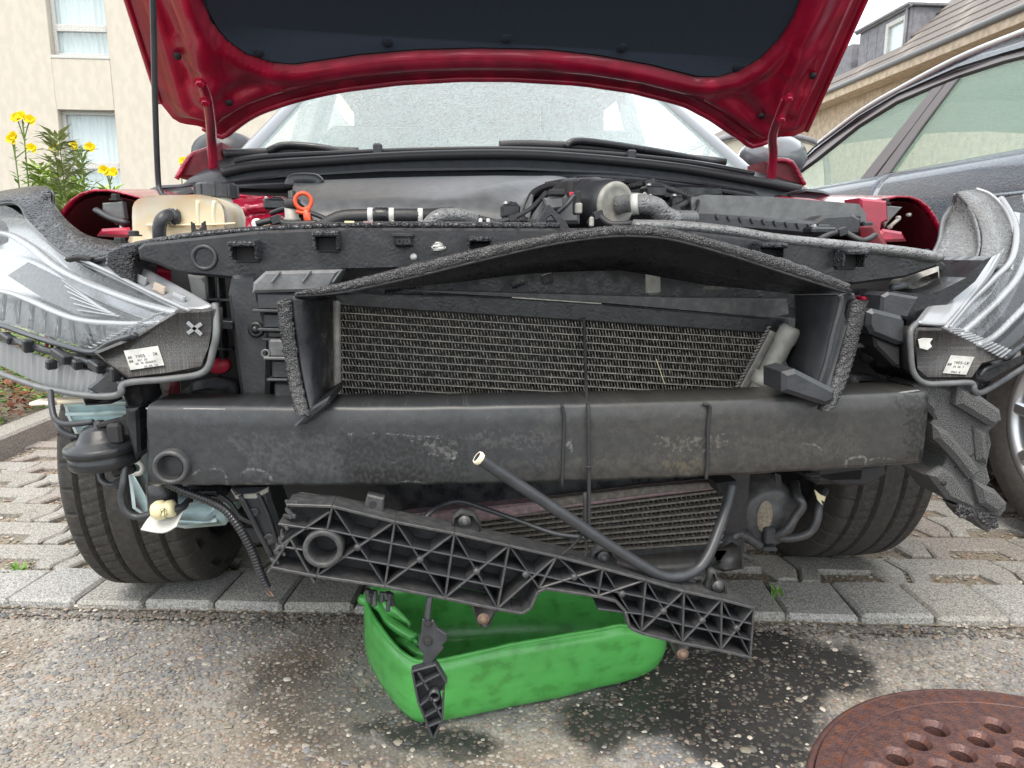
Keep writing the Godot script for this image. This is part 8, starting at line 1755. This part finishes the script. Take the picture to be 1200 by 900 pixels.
	for q in [[[Vector2(-0.148, 0.365), Vector2(-0.144, 0.388), Vector2(-0.133, 0.395), Vector2(-0.115, 0.391), Vector2(-0.106, 0.374), Vector2(-0.106, 0.352)], Vector3(-0.128, 0.381, 0.031)], [[Vector2(0.047, 0.311), Vector2(0.049, 0.329), Vector2(0.063, 0.336), Vector2(0.078, 0.33), Vector2(0.084, 0.317), Vector2(0.086, 0.299)], Vector3(0.065, 0.322, 0.031)], [[Vector2(0.213, 0.257), Vector2(0.22, 0.28), Vector2(0.22, 0.293), Vector2(0.229, 0.293), Vector2(0.232, 0.28), Vector2(0.245, 0.274), Vector2(0.249, 0.248)], Vector3(0.232, 0.271, 0.031)], [[Vector2(-0.122, 0.268), Vector2(-0.116, 0.247), Vector2(-0.112, 0.232), Vector2(-0.102, 0.226), Vector2(-0.094, 0.232), Vector2(-0.088, 0.248), Vector2(-0.069, 0.257), Vector2(-0.085, 0.266)], Vector3(-0.104, 0.243, 0.041)], [[Vector2(0.158, 0.2), Vector2(0.168, 0.186), Vector2(0.174, 0.167), Vector2(0.182, 0.16), Vector2(0.189, 0.166), Vector2(0.193, 0.184), Vector2(0.208, 0.189), Vector2(0.18, 0.201)], Vector3(0.181, 0.175, 0.041)]]:
		s = S(true); prism(s, q[0], 0.01, q[1].z - 0.001, 0.003); var lg := part("lug", s, M.worn, t)
		s = S(true); lathe(s, [Vector2(0, 0.005), Vector2(0.003, 0.005), Vector2(0.0045, 0.004), Vector2(0.0045, 0.001), Vector2(0.0082, 0.001), Vector2(0.0085, -0.002)], along(q[1], Vector3(0, 0.05, 1)), 18); part("bolt", s, M.rusty if q[1].y < 0.3 and q[1].z > 0.035 else M.worn, lg)
	s = S(false)
	for k in 14:
		var p := Vector3(-0.264, 0.289, 0.03).lerp(Vector3(-0.225, 0.28, 0.03), rng.randf()); bar(s, p, p + Vector3(rng.randf_range(-0.006, 0.006), -rng.randf_range(0.005, 0.028), rng.randf_range(-0.01, 0.01)), 0.006, 0.006)
	part("torn_fibres", s, M.plastic, t)
	s = S(true); tube(s, [Vector3(-0.176, 0.283, 0.045), Vector3(-0.179, 0.268, 0.05), Vector3(-0.181, 0.251, 0.055)], 0.005, 8, 3, 0.0, 0.6); part("hanger", s, M.plastic, t)

func clear_of(a: Vector3, b: Vector3, c: Vector3, r: float) -> Array:   # the stretches of a bar outside a round boss
	var A := Vector2(a.x, a.y); var D := Vector2(b.x - a.x, b.y - a.y); var L := D.length(); D /= L
	var m := (Vector2(c.x, c.y) - A).dot(D); var h := (A + D * m).distance_to(Vector2(c.x, c.y))
	if h >= r: return [[a, b]]
	var w := sqrt(r * r - h * h); var out := []
	if m - w > 0.004: out.append([a, a.lerp(b, minf(1.0, (m - w) / L))])
	if m + w < L - 0.004: out.append([a.lerp(b, maxf(0.0, (m + w) / L)), b])
	return out

func torn_bracket():
	var t := thing("torn_bracket", "small torn black plastic bracket dangling in front of the green container", "bracket", Vector3.ZERO)
	var s := S(); prism(s, [Vector2(-0.187, 0.255), Vector2(-0.178, 0.251), Vector2(-0.172, 0.252), Vector2(-0.168, 0.241), Vector2(-0.155, 0.231), Vector2(-0.154, 0.222), Vector2(-0.161, 0.215), Vector2(-0.159, 0.21), Vector2(-0.171, 0.196), Vector2(-0.179, 0.183), Vector2(-0.188, 0.19), Vector2(-0.186, 0.201), Vector2(-0.194, 0.216), Vector2(-0.191, 0.224), Vector2(-0.189, 0.232)], 0.05, 0.056, 0.0012); var pl := part("plate", s, M.grey_plastic, t)
	s = S(); bolt(s, Vector3(-0.179, 0.249, 0.056), Vector3(0, 0, 1), 0.004, 0.004); bolt(s, Vector3(-0.18, 0.223, 0.056), Vector3(0, 0, 1), 0.005, 0.005); part("pin", s, M.dark, pl)
	s = S(); prism(s, [Vector2(-0.203, 0.18), Vector2(-0.183, 0.186), Vector2(-0.169, 0.187), Vector2(-0.165, 0.168), Vector2(-0.155, 0.159), Vector2(-0.159, 0.147), Vector2(-0.165, 0.14), Vector2(-0.163, 0.127), Vector2(-0.165, 0.101), Vector2(-0.168, 0.088), Vector2(-0.176, 0.075), Vector2(-0.185, 0.089), Vector2(-0.194, 0.124), Vector2(-0.202, 0.158)], 0.044, 0.048, 0.001); part("back_plate", s, M.dark, t)
	for q in [[Vector3(-0.202, 0.182, 0.056), Vector3(-0.195, 0.136, 0.056)], [Vector3(-0.195, 0.136, 0.056), Vector3(-0.177, 0.081, 0.056)], [Vector3(-0.202, 0.182, 0.056), Vector3(-0.169, 0.19, 0.056)], [Vector3(-0.169, 0.188, 0.056), Vector3(-0.156, 0.162, 0.056)], [Vector3(-0.199, 0.159, 0.056), Vector3(-0.165, 0.176, 0.056)], [Vector3(-0.194, 0.18, 0.056), Vector3(-0.181, 0.153, 0.056)], [Vector3(-0.193, 0.13, 0.056), Vector3(-0.178, 0.142, 0.056)], [Vector3(-0.178, 0.142, 0.056), Vector3(-0.163, 0.11, 0.056)], [Vector3(-0.188, 0.112, 0.056), Vector3(-0.164, 0.126, 0.056)], [Vector3(-0.182, 0.098, 0.056), Vector3(-0.164, 0.105, 0.056)], [Vector3(-0.164, 0.105, 0.056), Vector3(-0.175, 0.079, 0.056)], [Vector3(-0.16, 0.151, 0.056), Vector3(-0.163, 0.105, 0.056)]]:
		s = S(); bar(s, q[0], q[1], 0.003, 0.014, Vector3(0, 0, 1), 0.0006); part("rib", s, M.grey_plastic, t)
	s = S(true); lathe(s, [Vector2(0.0058, -0.006), Vector2(0.0058, 0.007), Vector2(0.0078, 0.007), Vector2(0.0082, -0.006)], along(Vector3(-0.173, 0.143, 0.056), Vector3(0, 0, 1)), 18); part("ring", s, M.grey_plastic, t)

func green_can():
	var t := thing("green_container", "green plastic canister cut open and lying on the asphalt under the car", "container", Vector3(-0.03, -0.022, -0.22))
	var o := t.position
	var foot := [Vector2(-0.302, -0.330), Vector2(-0.304, -0.285), Vector2(-0.262, -0.185), Vector2(-0.222, -0.122), Vector2(-0.185, -0.108), Vector2(-0.10, -0.124), Vector2(0.05, -0.158), Vector2(0.16, -0.19), Vector2(0.225, -0.225), Vector2(0.255, -0.28), Vector2(0.245, -0.335), Vector2(0.18, -0.365), Vector2(-0.05, -0.375), Vector2(-0.24, -0.36)]
	var out := sub2(foot, 6, true)
	var cen := Vector2(-0.03, -0.25)
	var rows := []
	var lv := [[0.0, -0.075], [0.0005, -0.034], [0.004, -0.018], [0.012, -0.007], [0.026, -0.001], [0.05, 0.002], [0.075, 0.002], [0.1, 0.0], [0.122, -0.002]]
	var mk_row := func(y: float, ins: float, side: float) -> Array:
		var l := []
		var poly := inset(out, -ins)
		for k in out.size():
			var p: Vector2 = poly[k]
			var zs := 0.016
			var rim := 1.0
			var hgt: float = y
			if y > 0.03:
				var top: float = lerpf(0.131, 0.126, clampf((p.x + 0.3) / 0.4, 0, 1)) - 0.056 * smoothstep(0.13, 0.27, p.x) + 0.012 * smoothstep(-0.26, -0.33, p.y)
				top -= 0.008 * smoothstep(-0.30, -0.18, p.x) * smoothstep(-0.05, -0.18, p.x)
				hgt = 0.03 + (y - 0.03) / 0.092 * (top - 0.03)
			var nz := 0.0025 * fn2.get_noise_3d(p.x * 9.0, y * 9.0, p.y * 9.0)
			l.append(Vector3(p.x, hgt, p.y + zs) + Vector3(nz, 0, nz) - Vector3(o.x, 0.0, o.z))
		return l
	for q in lv: rows.append(mk_row.call(q[0], q[1], 0.0))
	for q in [[0.122, -0.0065], [0.1, -0.005], [0.06, -0.004], [0.02, -0.008], [0.008, -0.03], [0.006, -0.08]]: rows.append(mk_row.call(q[0], q[1], 0.0))
	for r in rows: r.append(r[0])
	var s := S(true); sheet(s, rows)
	for e in [rows[0], rows[-1]]:
		for k in e.size() - 1: tri(s, Vector3(cen.x - o.x, e[0].y, cen.y - o.z), e[k], e[k + 1])
	part("can_body", s, M.green, t)
	var rimline := []
	for k in rows[8].size(): rimline.append((rows[8][k] + rows[9][k]) / 2.0 + Vector3(0, 0.0005, 0))
	s = S(true); tube(s, rimline, 0.0034, 8, 1); part("cut_rim", s, M.green, t)
	# moulded grip and neck at the left end, turned up
	s = S(true)
	var L := func(a: Array) -> Array:
		var r := []
		for p in a: r.append(p - o)
		return r
	tube(s, L.call([Vector3(-0.314, 0.109, -0.3), Vector3(-0.275, 0.111, -0.26), Vector3(-0.257, 0.105, -0.22), Vector3(-0.235, 0.104, -0.19), Vector3(-0.211, 0.099, -0.17)]), 0.010, 10, 6)
	part("grip_edge", s, M.green, t)
	s = S(true); sheet(s, net([L.call([Vector3(-0.311, 0.102, -0.3), Vector3(-0.273, 0.104, -0.26), Vector3(-0.247, 0.099, -0.2), Vector3(-0.207, 0.101, -0.16)]), L.call([Vector3(-0.311, 0.038, -0.31), Vector3(-0.278, 0.053, -0.25), Vector3(-0.244, 0.066, -0.19), Vector3(-0.21, 0.079, -0.15)]), L.call([Vector3(-0.304, -0.026, -0.31), Vector3(-0.266, 0.004, -0.22), Vector3(-0.241, 0.024, -0.16), Vector3(-0.213, 0.048, -0.12)])], 5, 5), 0.004); part("shoulder", s, M.green, t)
	for k in 6:
		s = S(true); tube(s, L.call([Vector3(-0.3, 0.038, -0.295).lerp(Vector3(-0.235, 0.065, -0.175), k / 5.0), Vector3(-0.291, 0.006, -0.29).lerp(Vector3(-0.231, 0.043, -0.15), k / 5.0)]), 0.004, 8, 1); part("grip_rib", s, M.green, t)
	s = S(true); sheet(s, net([L.call([Vector3(-0.273, 0.134, -0.24), Vector3(-0.248, 0.133, -0.22), Vector3(-0.22, 0.111, -0.2)]), L.call([Vector3(-0.264, 0.109, -0.23), Vector3(-0.242, 0.109, -0.21), Vector3(-0.222, 0.098, -0.2)])], 4, 3), 0.006); part("torn_lip", s, M.green, t)
	s = S(true); tube(s, L.call([Vector3(-0.241, 0.085, -0.19), Vector3(-0.222, 0.092, -0.16), Vector3(-0.207, 0.091, -0.14), Vector3(-0.19, 0.093, -0.125)]), 0.008, 8, 5); prism(s, [Vector2(-0.008, -0.012), Vector2(0.008, -0.012), Vector2(0.008, 0.012), Vector2(-0.008, 0.012)], -0.01, 0.01, 0.004, Transform3D(Basis(), Vector3(-0.201, 0.081, -0.125) - o)); part("neck_stub", s, M.green, t)
